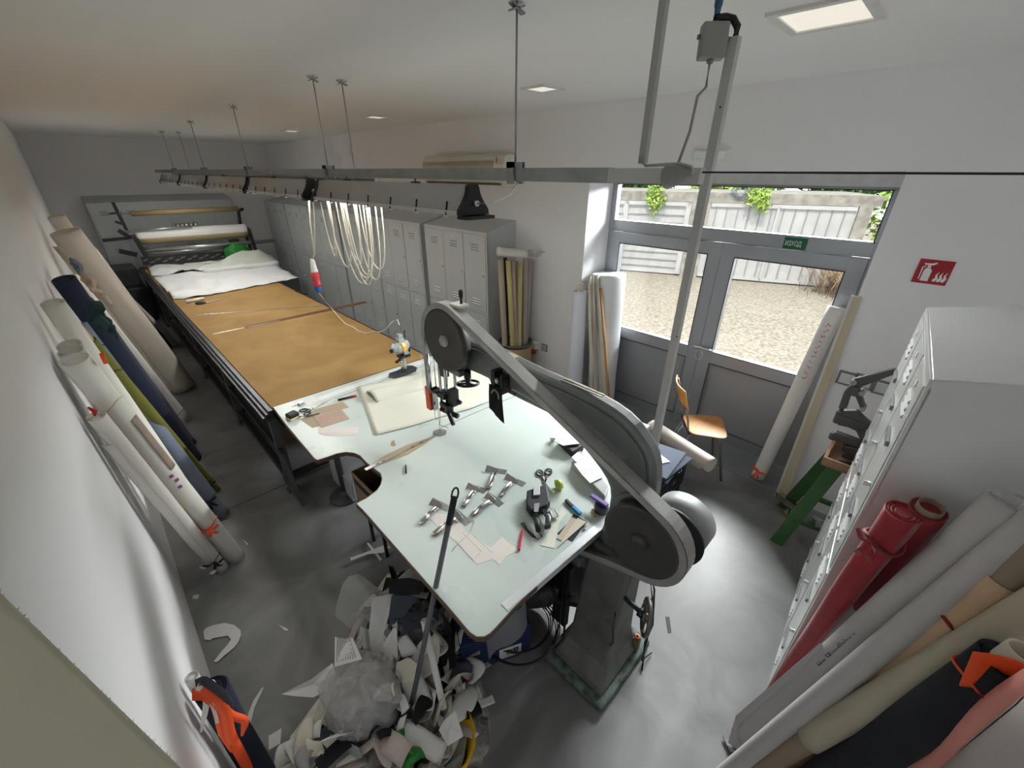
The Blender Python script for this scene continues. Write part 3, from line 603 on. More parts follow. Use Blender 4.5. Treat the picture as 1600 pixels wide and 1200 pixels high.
tag(MB().slab([a - n_ * .014, b - n_ * .014, b + n_ * .014, a + n_ * .014], .003).build('straight_edge', pm('bright_aluminium', (.75, .76, .76), rough=.25, metal=.9)), 'long thin aluminium straight edge lying across the brown table', 'ruler')
# scissors and spool on the brown table
c = P(318, 470, 'z', ZT)
c = P(308, 472, 'z', ZT)
t = thing('glue_stick', 'small white roll lying beside shears on the brown table', 'roll', c)
MB().cyl(c + Vector((-.12, .03, .022)), c + Vector((.10, .06, .022)), .022, n=14).build('body', pm('white_plastic', (.78, .78, .76)), t)
c = P(323, 474, 'z', ZT); t = thing('shears', 'dark handled shears lying on the brown table near the white paper', 'shears', c)
MB().slab([c + Vector(p) for p in ((0, 0, .004), (.22, .06, .004), (.22, .075, .004), (0, .035, .004))], .006).build('blades', m_bareal, t)
MB().tube([c + Vector((-.06 + .05 * math.cos(q), -.0 + .03 * math.sin(q), .012)) for q in [i * math.pi / 6 for i in range(12)]], .008, n=6, closed=True).tube([c + Vector((-.07 + .05 * math.cos(q), .05 + .03 * math.sin(q), .012)) for q in [i * math.pi / 6 for i in range(12)]], .008, n=6, closed=True).build('handles', m_blk, t)
# ------------------------------------------------------------------ white work table of the saw
ZW = .856
m_lam = pm('pale_green_laminate', (.50, .575, .54), rough=.30, scale=2.5, detail=9, col2=(.56, .63, .595), rvar=.10, distort=.3, bump=.02, bscale=120)
m_edge = pm('brown_table_edge', (.09, .055, .035), rough=.5, var=.15)
def arc(cx, cy, r, a0, a1, n): return [(cx + r * math.cos(math.radians(a0 + (a1 - a0) * k / n)), cy + r * math.sin(math.radians(a0 + (a1 - a0) * k / n))) for k in range(n + 1)]
def wz(u, v): q = P(u, v, 'z', ZW); return (q.x, q.y)
outl = [wz(u, v) for (u, v) in ((426, 636), (440, 631.5), (669, 557.8))]
outl += [(2.14, 3.29), (2.14, 1.5), (2.10, 1.12), (2.0, .92), (1.85, .81), (1.51, .776)]
outl += [wz(u, v) for (u, v) in ((948, 820), (852, 903), (802, 952), (775, 982), (767, 990), (757, 996), (744, 996), (733, 989), (700, 950), (630, 870), (566, 797), (556, 787), (560, 784), (572, 778), (588, 766), (594, 757), (596, 748), (594, 740), (573, 724), (562, 712), (553, 708), (540, 706.5), (526, 709), (512, 714), (496, 719), (491, 717), (470, 692), (445, 662))]
wt = thing('saw_table', 'pale green laminate work table with a curved notch around the band saw', 'table', (1.36, 2.0, 0))
f = MB(); n = len(outl); f.add([(p[0], p[1], ZW - .03) for p in outl] + [(p[0], p[1], ZW - .0012) for p in outl], [tuple(range(n - 1, -1, -1)), tuple(range(n, 2 * n))] + [(k, (k + 1) % n, n + (k + 1) % n, n + k) for k in range(n)]); f.build('edge_band', m_edge, wt)
cx_ = sum(p[0] for p in outl) / n; cy_ = sum(p[1] for p in outl) / n
def inset(p, q, r, d=.005):
    a = (Vector(q) - Vector(p)).normalized(); b = (Vector(r) - Vector(q)).normalized(); nn = Vector((a.y + b.y, -a.x - b.x)).normalized(); return (q[0] - nn.x * d, q[1] - nn.y * d)
area = sum(outl[i][0] * outl[(i + 1) % n][1] - outl[(i + 1) % n][0] * outl[i][1] for i in range(n))
ins = [inset(outl[i - 1], outl[i], outl[(i + 1) % n], .005 if area > 0 else -.005) for i in range(n)]
f = MB(); f.add([(p[0], p[1], ZW - .002) for p in ins] + [(p[0], p[1], ZW) for p in ins], [tuple(range(n - 1, -1, -1)), tuple(range(n, 2 * n))] + [(k, (k + 1) % n, n + (k + 1) % n, n + k) for k in range(n)]); f.build('laminate_top', m_lam, wt)
a, b = P(791, 952, 'z', ZW), P(953, 812, 'z', ZW); a = Vector((a.x, a.y, ZW)); b = Vector((b.x, b.y, ZW)); d = (b - a).normalized(); n_ = Vector((-d.y, d.x, 0))
f = MB(); f.obox((a + b) / 2 + n_ * .012 + Vector((0, 0, .0008)), d, n_, (0, 0, 1), (b - a).length / 2, .02, .0016); f.obox((a + b) / 2 - n_ * .010 + Vector((0, 0, -.018)), d, n_, (0, 0, 1), (b - a).length / 2, .0015, .02); f.build('aluminium_strip', pm('strip_alu', (.70, .72, .74), rough=.35, metal=.5), wt)
a, b = P(655, 564, 'z', ZW), P(517, 620, 'z', ZW)
f = MB(); q0, q1 = Vector((2.09, 3.235, ZW)), Vector((.95, 3.18, ZW)); d = (q1 - q0).normalized(); n_ = Vector((-d.y, d.x, 0)); f.obox((q0 + q1) / 2 + Vector((0, 0, .0006)), d, n_, (0, 0, 1), (q1 - q0).length / 2, .035, .0012); f.build('joint_strip', pm('white_strip', (.72, .74, .73), rough=.4), wt)
f = MB(); f.obox((1.52, 3.12, ZW + .0002), (1.14, .05, 0), (-.05, 1.14, 0), (0, 0, 1), .57, .0018, .0008); f.obox((1.9, 2.12, ZW + .0002), (1, -.05, 0), (.05, 1, 0), (0, 0, 1), .5, .0022, .0008); f.build('seam', pm('seam_dark', (.08, .08, .08), rough=.8), wt)
def pedestal(x, y, nm='pedestal'):
    p = MB(); p.cyl((x, y, .02), (x, y, ZW - .03), .026, n=16); p.lathe([(.0, .0), (.13, .0), (.125, .02), (.06, .035), (.03, .045), (.026, .07)], (x, y, 0), n=24); p.box((x - .1, y - .02, ZW - .04), (x + .1, y + .02, ZW - .03)); p.build('leg', m_stl2, wt)
q = P(540, 775, 'z', 0)
pedestal(q.x, q.y); pedestal(1.9, 2.8); pedestal(1.95, 1.55)
MB().box((.72, .9, ZW - .075), (.77, 1.78, ZW - .032)).box((.9, 2.5, ZW - .075), (1.9, 2.55, ZW - .032)).box((.9, 1.0, ZW - .075), (1.45, 1.05, ZW - .032)).build('under_rails', m_steel, wt)
# light chest below the table end
cb = thing('low_cabinet', 'low whitish cabinet standing under the table behind the round leg', 'cabinet', (1.15, 2.95, 0))
MB().box((.92, 2.80, .03), (1.75, 3.2, .24)).build('body', pm('grey_white_board', (.42, .43, .45), rough=.5), cb, bevel=.004)
MB().box((.94, 2.792, .06), (1.33, 2.802, .22)).build('drawer_front', pm('grey_white_board', (.42, .43, .45)), cb); MB().box((1.35, 2.792, .06), (1.73, 2.802, .22)).build('drawer_front', pm('grey_white_board', (.42, .43, .45)), cb)
for i, (x, y, z, lb) in enumerate(()):
    s_ = MB()
    for k in range(5): s_.box((x - .2 + .01 * k, y - .15, z + .022 * k), (x + .3 - .01 * k, y + .2, z + .022 * k + .018))
    tag(s_.build('board_stack', pm('pale_board', (.45, .46, .47), rough=.6)), lb, 'boards')
# cardboard box in the notch
m_card = pm('cardboard', (.25, .175, .11), rough=.85, var=.1, scale=12)
bx0 = P(577, 762, 'z', .25)
t = thing('cardboard_box', 'open brown cardboard box with black spools in the table notch', 'box', (.92, 2.23, .36))
W0, W1, H0, H1, TH, TZ = .81, 1.03, 2.08, 2.38, .006, .66
f = MB(); f.box((W0, H0, .36), (W0 + TH, H1, TZ)).box((W1 - TH, H0, .36), (W1, H1, TZ)).box((W0 + TH, H0, .36), (W1 - TH, H0 + TH, TZ)).box((W0 + TH, H1 - TH, .36), (W1 - TH, H1, TZ)).box((W0 + TH, H0 + TH, .36), (W1 - TH, H1 - TH, .37)); f.build('carton', m_card, t)
MB().box((W0 - .001, H0 + .03, TZ - .09), (W0 + .001, H1 - .03, TZ - .04)).build('dark_tape', m_blk, t)
t2 = thing('box_stand', 'low steel stand under the cardboard box', 'stand', (.92, 2.23, 0)); MB().box((W0 + .02, H0 + .03, .34), (W1 - .02, H1 - .03, .36)).build('shelf', m_steel, t2)
for x in (W0 + .04, W1 - .04):
    for y in (H0 + .05, H1 - .05): MB().box((x - .01, y - .01, 0), (x + .01, y + .01, .34)).build('leg', m_steel, t2)
rr = random.Random(11)
for k in range(5):
    x, y = W0 + .06 + .05 * (k % 3), H0 + .07 + .09 * (k // 3) + .02 * (k % 2); z = .372
    s_ = thing('thread_spool', 'black thread spool standing in the cardboard box', 'spool', (x, y, z), 'black spools in the cardboard box')
    MB().lathe([(0, 0), (.022, 0), (.022, .008), (.015, .012), (.015, .19), (.02, .195), (.02, .2), (0, .2)], (x, y, z), n=12).build('body', m_blk, s_)
# ------------------------------------------------------------------ band saw
m_cast = pm('grey_green_cast_iron', (.165, .18, .175), rough=.42, metal=.25, var=.12, scale=4, bump=.05, bscale=40)
m_guard = pm('worn_grey_guard', (.36, .355, .34), rough=.45, metal=.35, var=.12, scale=7)
m_disc = pm('dark_grey_cover', (.062, .060, .058), rough=.5, metal=.2, var=.1)
m_hub = pm('hub_steel', (.35, .34, .33), rough=.35, metal=.8)
m_chr = pm('chrome_steel', (.55, .55, .55), rough=.22, metal=1.0, var=.1, scale=12)
m_drk = pm('blackened_steel', (.03, .03, .032), rough=.4, metal=.5)
bs = thing('band_saw', 'large grey cast iron band saw with disc covered wheels and long sloping blade guard', 'band saw', (1.38, .62, 0))
C1 = (1.906, 1.615); C2 = (.524, 1.055); C3 = (1.85, .40)
def smooth(pts, it=2, closed=True):
    for _ in range(it):
        q = []; n = len(pts)
        for i in range(n if closed else n - 1):
            a, b = pts[i], pts[(i + 1) % n]; q += [(a[0] * .75 + b[0] * .25, a[1] * .75 + b[1] * .25), (a[0] * .25 + b[0] * .75, a[1] * .25 + b[1] * .75)]
        pts = ([pts[0]] + q + [pts[-1]]) if not closed else q
    return pts
arm_top = [(1.95, 1.50), (1.90, 1.60), (1.75, 1.625), (1.58, 1.62), (1.4, 1.60), (1.2, 1.59), (1.0, 1.59), (.84, 1.578), (.72, 1.545), (.62, 1.47), (.57, 1.40), (.545, 1.27), (.545, 1.12), (.56, .9), (.555, .62)]
arm_low = [(.80, .62), (.79, .78), (.755, 1.0), (.755, 1.13), (.80, 1.2), (.915, 1.28), (1.02, 1.335), (1.14, 1.39), (1.28, 1.41), (1.5, 1.418), (1.76, 1.425), (1.93, 1.40)]
pa = smooth(arm_top + arm_low, 1)
a_ = MB(); a_.prism(pa, 'x', 1.43, 1.52)
def shrink(pts, d):
    n = len(pts); ar = sum(pts[i][0] * pts[(i + 1) % n][1] - pts[(i + 1) % n][0] * pts[i][1] for i in range(n)); sgn = 1 if ar > 0 else -1; out = []
    for i in range(n):
        a = Vector(pts[i]) - Vector(pts[i - 1]); b = Vector(pts[(i + 1) % n]) - Vector(pts[i]); t = (a.normalized() + b.normalized()); nn = Vector((-t.y, t.x)).normalized() * sgn; out.append((pts[i][0] + nn.x * d, pts[i][1] + nn.y * d))
    return out
a_.build('arm', m_cast, bs, bevel=.022)
MB().prism(shrink(pa, .035), 'x', 1.418, 1.432).build('arm_web', pm('cast_web', (.14, .15, .148), rough=.45, metal=.2, var=.1), bs, bevel=.004)
# slotted vent bars on the arm back
MB().box((1.455, .88, 1.592), (1.465, 1.12, 1.597)).box((1.475, .88, 1.592), (1.485, 1.12, 1.597)).build('data_strip', pm('brass_strip', (.30, .27, .20), rough=.4, metal=.5), bs)
# column and base
col = MB()
def ring(z, x0, x1, y0, y1): return [(x0, y0, z), (x1, y0, z), (x1, y1, z), (x0, y1, z)]
secs = [ring(.06, 1.16, 1.60, .49, .83), ring(.10, 1.18, 1.58, .505, .82), ring(.17, 1.245, 1.535, .53, .80), ring(.24, 1.275, 1.515, .54, .79), ring(.40, 1.30, 1.51, .545, .79), ring(.62, 1.34, 1.515, .55, .795), ring(.80, 1.39, 1.515, .55, .795)]
vs = [v for s in secs for v in s]; col.add(vs, [(3, 2, 1, 0)] + [(i * 4 + k, i * 4 + (k + 1) % 4, i * 4 + 4 + (k + 1) % 4, i * 4 + 4 + k) for i in range(len(secs) - 1) for k in range(4)] + [(24, 25, 26, 27)])
col.build('column', pm('worn_cast_column', (.13, .135, .125), rough=.5, metal=.2, var=.25, scale=8, bump=.08), bs, bevel=.02)
ba = MB(); ba.box((1.125, .46, 0), (1.635, .86, .055)); ba.build('base', pm('green_base_paint', (.10, .135, .115), rough=.7, var=.6, scale=22, detail=8, bump=.2), bs, bevel=.018)
# sloping support bracket to the table and open casting
br = MB(); br.prism([(.80, .80), (1.55, .80), (1.55, .76), (.9, .72), (.80, .60)], 'x', 1.36, 1.40).prism([(.80, .66), (1.05, .74), (1.0, .77), (.80, .72)], 'x', 1.30, 1.36); br.build('table_bracket', m_cast, bs, bevel=.004)
# guard following the blade
op = []
for a in range(18, 112, 8): op.append((C1[0] + .228 * math.cos(math.radians(a)), C1[1] + .228 * math.sin(math.radians(a))))
def tang(c, r, a): return (c[0] + r * math.cos(math.radians(a)), c[1] + r * math.sin(math.radians(a)))
op = [tang(C1, .228, a) for a in range(-8, 113, 8)] + [tang(C2, .215, a) for a in range(112, 262, 10)] + [(.62, .80), (.85, .72), (1.0, .67)]
n_o = len(op); ipth = shrink_path = []
for i, p in enumerate(op):
    a = Vector(op[max(i - 1, 0)]); b = Vector(op[min(i + 1, n_o - 1)]); t = (b - a).normalized(); nn = Vector((-t.y, t.x)); ipth.append((p[0] + nn.x * .034, p[1] + nn.y * .034))
g = MB()
for x0, x1, p, q in ((1.322, 1.400, op, [(o[0] * .94 + i_[0] * .06, o[1] * .94 + i_[1] * .06) for o, i_ in zip(op, ipth)]), (1.322, 1.328, op, ipth)):
    vs = []
    for (o, i_) in zip(p, q): vs += [(x0, o[0], o[1]), (x1, o[0], o[1]), (x1, i_[0], i_[1]), (x0, i_[0], i_[1])]
    g.add(vs, [(i * 4 + k, i * 4 + (k + 1) % 4, i * 4 + 4 + (k + 1) % 4, i * 4 + 4 + k) for i in range(n_o - 1) for k in range(4)] + [(0, 1, 2, 3), tuple((n_o - 1) * 4 + k for k in (3, 2, 1, 0))])
g.build('blade_guard', m_guard, bs)
# back plate of the guard (grey, behind wheels)
MB().prism(op[:16] + [(C1[0] - .1, C1[1] - .17), (C1[0] + .06, C1[1] - .2), (C1[0] + .17, C1[1] - .12)], 'x', 1.392, 1.404).build('upper_back_plate', m_cast, bs)
MB().prism([tang(C2, .20, a) for a in range(0, 360, 12)], 'x', 1.392, 1.404).build('rear_back_plate', m_cast, bs)
def wheel(c, r, nm):
    w_ = MB(); w_.lathe([(0, 0), (r * .18, 0), (r * .20, -.006), (r * .30, -.004), (r * .9, -.010), (r * .965, -.014), (r, -.010), (r, .045), (r * .94, .045), (0, .04)], (1.334, c[0], c[1]), (1, 0, 0), n=56)
    o = w_.build(nm, m_disc, bs)
    MB().lathe([(0, -.022), (r * .14, -.022), (r * .17, -.016), (r * .21, -.006), (r * .21, .002)], (1.334, c[0], c[1]), (1, 0, 0), n=24).build('hub', m_hub if nm == 'upper_wheel' else m_disc, o)
    return o
wheel(C1, .190, 'upper_wheel'); wheel(C2, .181, 'rear_wheel')
w3 = MB(); w3.lathe([(.03, 0), (.15, .0), (.183, -.01), (.183, .03), (.15, .02), (.03, .03)], (1.345, C3[0], C3[1]), (1, 0, 0), n=40); w3.build('lower_wheel', m_disc, bs)
MB().prism([(.80, .55), (1.8, .36), (1.95, .40), (1.8, .47), (.80, .66)], 'x', 1.40, 1.46).build('lower_arm', m_cast, bs, bevel=.01)
lg_ = MB().prism([(.82, .12), (2.08, .12), (2.12, .5), (2.05, .80), (.82, .80)], 'x', 1.47, 1.50); lg_.build('light_block_panel', m_disc, bs, bevel=.01)  # dark panel added to block door light and keep the space under the table dark
MB().box((1.41, .82, .70), (1.50, 1.5, .80)).box((1.30, .85, .10), (1.34, .95, .60)).build('lower_casting', m_drk, bs, bevel=.006)
# drum behind the rear wheel
d_ = MB(); d_.lathe([(0, .16), (.125, .16), (.14, .145), (.14, .0), (.0, .0)], (1.49, .45, 1.035), (1, 0, 0), n=44); dr = d_.build('drum', pm('brushed_drum', (.34, .36, .36), rough=.5, metal=.3, var=.06), bs)
MB().lathe([(0, 0), (.148, 0), (.150, .01), (.148, .02), (0, .02)], (1.47, .45, 1.035), (1, 0, 0), n=44).build('drum_flange', m_blk, dr)
MB().cyl((1.40, .47, 1.04), (1.47, .47, 1.04), .05, n=20).build('axle_housing', m_cast, bs)
# table brackets along the arm
for (y, z, lab) in ((1.03, 1.44, 'clamp_knob'), (.715, 1.30, 'clamp_knob')):
    kb = MB().lathe([(.018, 0), (.018, .018), (.012, .022), (.012, .03), (0, .03)], (1.40, y, z), (-1, 0, 0), n=12).obox((1.385, y - .01, z + .012), (1, 0, 0), (0, .8, .3), (0, -.3, .8), .016, .012, .005)
    kb.build(lab, m_blk, bs)
    MB().tube([(1.41, y - .012, z + .02), (1.37, y - .012, z + .025), (1.365, y - .03, z + .012), (1.37, y - .036, z - .016), (1.41, y - .036, z - .02)], .005, n=6).build('clamp_loop', m_chr, bs)
MB().lathe([(.008, 0), (.008, .02), (.006, .03), (.012, .045), (.014, .075), (.008, .085), (0, .086)], (1.39, 1.80, 1.845), (0, 0, 1), n=14).build('top_knob', m_blk, bs)
MB().box((1.35, 1.77, 1.832), (1.42, 1.86, 1.850)).build('knob_plate', pm('cream_steel', (.5, .5, .46), rough=.4), bs, bevel=.004)
# tension handwheel under the arm
def handwheel(c, axis, r, nm, mat):
    a, b, d = frame_of(axis); c = Vector(c)
    m = MB().tube([c + a * (r * math.cos(t)) + b * (r * math.sin(t)) for t in [i * math.pi / 14 for i in range(28)]], r * .13, n=8, closed=True)
    for t in (0.5, 2.6, 4.7): m.cyl(c, c + a * (r * math.cos(t)) + b * (r * math.sin(t)), r * .11, n=8)
    m.cyl(c - d * r * .25, c + d * r * .25, r * .26, n=14); return m.build(nm, mat, bs)
handwheel((1.40, 1.785, 1.352), (.1, .15, 1), .064, 'tension_handwheel', m_drk); MB().cyl((1.40, 1.785, 1.352), (1.40, 1.80, 1.43), .012, n=10).cyl((1.41, 1.80, 1.38), (1.41, 1.80, 1.43), .022, n=12).build('tension_screw', m_drk, bs)
MB().box((1.37, 1.83, 1.385), (1.44, 1.93, 1.425)).build('screw_block', m_cast, bs, bevel=.004)
handwheel((1.355, .43, .60), (-.62, 1, .1), .082, 'base_handwheel', pm('worn_handwheel', (.16, .145, .13), rough=.4, metal=.6)); MB().cyl((1.355, .42, .598), (1.36, .58, .62), .012, n=10).cyl((1.355, .44, .60), (1.356, .47, .604), .024, n=12).build('handwheel_shaft', m_drk, bs)
# black bracket with lamp and hanging cloth flap
bk = MB().box((1.36, 1.44, 1.42), (1.43, 1.455, 1.53)).box((1.36, 1.50, 1.42), (1.43, 1.53, 1.54)).box((1.38, 1.455, 1.42), (1.43, 1.50, 1.52)).cyl((1.355, 1.475, 1.495), (1.38, 1.475, 1.495), .022, n=14)
bk.build('black_bracket', m_blk, bs)
MB().cyl((1.350, 1.475, 1.495), (1.357, 1.475, 1.495), .013, n=14).build('bracket_bolt', m_chr, bs)
cl = MB().grid(lambda s, t: (1.362 - .004 * math.sin(s * 7 + t * 3) - .02 * t, 1.545 - .105 * s + (-.035 * t if s > .5 else -.02 * t), 1.455 - .145 * t - (.05 * t * s)), 8, 8)
cl.build('cloth_flap', pm('black_cloth', (.008, .008, .010), rough=.95), bs, solid=.002)
MB().tube([(1.355, 1.49 + .03 * math.cos(a), 1.39 + .045 * math.sin(a)) for a in [i * math.pi / 8 for i in range(9)]], .006, n=6).build('ring_on_flap', pm('tan_ring', (.28, .25, .2), rough=.5), bs)
MB().box((1.425, 1.42, 1.60), (1.47, 1.56, 1.625)).build('tool_tray', pm('cream_tray', (.55, .52, .40), rough=.5), bs)
# blade, guide, posts
MB().box((1.3695, 2.090, ZW), (1.3705, 2.100, 1.62)).build('blade', m_chr, bs)
gp_ = MB(); gp_.cyl((1.40, 2.02, 1.07), (1.40, 2.02, 1.46), .013, n=12).cyl((1.375, 2.05, 1.10), (1.375, 2.05, 1.42), .009, n=10).cyl((1.345, 2.13, 1.18), (1.345, 2.13, 1.46), .012, n=12).cyl((1.43, 1.96, 1.12), (1.43, 1.96, 1.42), .010, n=10); gp_.build('guide_posts', m_chr, bs)
gb = MB(); gb.box((1.36, 2.0, 1.16), (1.42, 2.08, 1.20)).box((1.355, 1.96, 1.10), (1.385, 2.05, 1.13)).box((1.385, 1.94, 1.12), (1.44, 1.99, 1.24)).cyl((1.37, 2.06, 1.07), (1.41, 1.92, 1.05), .018, n=12).cyl((1.39, 1.99, 1.06), (1.39, 1.99, 1.13), .03, n=14).cyl((1.375, 1.98, 1.07), (1.352, 1.90, 1.02), .015, n=12).cyl((1.43, 1.97, 1.16), (1.44, 1.92, 1.14), .014, n=10).box((1.34, 2.06, 1.19), (1.40, 2.14, 1.205)); gb.build('guide_block', m_drk, bs, bevel=.003); MB().box((1.40, 2.03, 1.30), (1.44, 2.08, 1.40)).build('post_clamp', m_drk, bs, bevel=.003)
MB().box((1.330, 2.125, 1.04), (1.345, 2.175, 1.215)).build('red_guard', pm('orange_red_guard', (.75, .09, .03), rough=.4, var=.03), bs, bevel=.003)
MB().box((1.345, 2.105, 1.04), (1.385, 2.130, 1.205)).cyl((1.345, 2.17, 1.205), (1.38, 2.17, 1.205), .008, n=8).cyl((1.345, 2.17, 1.065), (1.38, 2.17, 1.065), .008, n=8).build('guard_carrier', m_chr, bs)
MB().box((1.33, 2.125, 1.20), (1.36, 2.150, 1.60)).build('blade_shield', m_guard, bs, bevel=.002)
MB().box((1.350, 2.155, 1.12), (1.352, 2.225, 1.46)).build('clear_shield', pm('clear_acrylic', (.9, .9, .9), rough=.1, alpha=.13), bs)
MB().tube([(1.36, 2.12, 1.05), (1.36, 2.125, .98), (1.37, 2.105, .93), (1.37, 2.07, .925), (1.37, 2.0, .945), (1.375, 1.99, .94)], .0025, n=6).tube([(1.37, 2.075, 1.05), (1.372, 2.08, .97), (1.37, 2.09, .935)], .0025, n=6).build('wire_guard', m_chr, bs)
b_ = MB()
for k in range(3):
    a = k * math.pi / 3 + .3; b_.obox((1.37, 2.095, ZW + .0012 + k * .0006), (math.cos(a), math.sin(a), 0), (-math.sin(a), math.cos(a), 0), (0, 0, 1), .045, .022, .001)
b_.build('table_insert', pm('grey_insert', (.26, .25, .24), rough=.5, metal=.3), bs)
# wiring and block at the foot
MB().tube([(1.41, .50, .86), (1.44, .45, .7), (1.45, .42, .45), (1.50, .45, .2), (1.52, .44, .012), (1.47, .42, .012)], .005, n=6).tube([(1.43, .50, .84), (1.47, .46, .6), (1.46, .43, .3), (1.49, .44, .06), (1.60, .43, .012)], .004, n=6).build('power_lead', m_blk, bs)
MB().tube([(1.30, .56, .55), (1.285, .55, .45), (1.27, .53, .38), (1.29, .55, .30)], .004, n=6).tube([(1.25, .83, .6), (1.22, .80, .45), (1.2, .78, .2), (1.18, .82, .09)], .006, n=6).tube([(1.28, .86, .7), (1.24, .84, .5), (1.22, .83, .25), (1.19, .84, .09)], .005, n=6).build('wires', m_blk, bs)
mt = MB().lathe([(0, 0), (.06, 0), (.075, .02), (.075, .16), (.05, .17), (.05, .2), (0, .2)], (1.12, 1.02, .42), (.2, -.4, .3), n=24)
mt.build('motor', m_drk, bs); fm = MB()
for k in range(9): fm.lathe([(.076, .03 + .015 * k), (.082, .033 + .015 * k), (.076, .038 + .015 * k)], (1.12, 1.02, .42), (.2, -.4, .3), n=20)
fm.build('motor_fins', m_drk, bs)
MB().box((1.13, .98, .34), (1.36, 1.03, .38)).bar((1.33, .8, .36), (1.20, 1.0, .36), .04).build('motor_mount', m_drk, bs)
blk = P(978, 990, 'z', .12)
t = thing('wood_block', 'small wooden block with a red copper ring standing on the saw base', 'block', (1.50, .50, .055))
MB().box((1.505, .487, .055), (1.545, .522, .155)).build('body', pm('olive_wood', (.17, .14, .07), rough=.7), t, bevel=.003)
MB().lathe([(.008, 0), (.016, 0), (.016, .012), (.008, .012)], (1.525, .505, .155), n=16).build('ring', pm('copper_red', (.35, .10, .05), rough=.4, metal=.3), t)
# long slotted strip lying from the notch to the blade, with a wooden lath under it
a, b = P(576, 733, 'z', ZW), P(682, 681, 'z', ZW); a = Vector((a.x, a.y, ZW)); b = Vector((b.x, b.y, ZW)); d = (b - a).normalized(); n_ = Vector((-d.y, d.x, 0)); L = (b - a).length
t = tag(MB().slab([a + d * .02 + n_ * 0, a + d * L * .5 - n_ * .045, a + d * L * .8 - n_ * .025, b, a + d * L * .6 + n_ * .05, a + d * L * .3 + n_ * .052, a + n_ * .02], .003).build('wooden_lath', pm('light_wood', (.42, .32, .19), rough=.6, stretch=(1, 6, 1))), 'thin brown lath with curved edges lying under the metal strip near the blade', 'lath')
t = thing('metal_strip', 'long slotted metal strip reaching from the table notch to the saw blade', 'metal strip', (a.x, a.y, ZW + .003))
MB().slab([a - d * .02 - n_ * .010 + Vector((0, 0, .003)), b - n_ * .008 + Vector((0, 0, .003)), b + n_ * .008 + Vector((0, 0, .003)), a - d * .02 + n_ * .016 + Vector((0, 0, .003))], .004).build('strip', pm('strip_steel', (.42, .41, .40), rough=.3, metal=.6), t)
h = MB()
for s in (.12, .2, .62, .75): h.obox(a + d * L * s + Vector((0, 0, .0074)), d, n_, (0, 0, 1), .012, .003, .0006)
h.build('slots', m_blk, t)
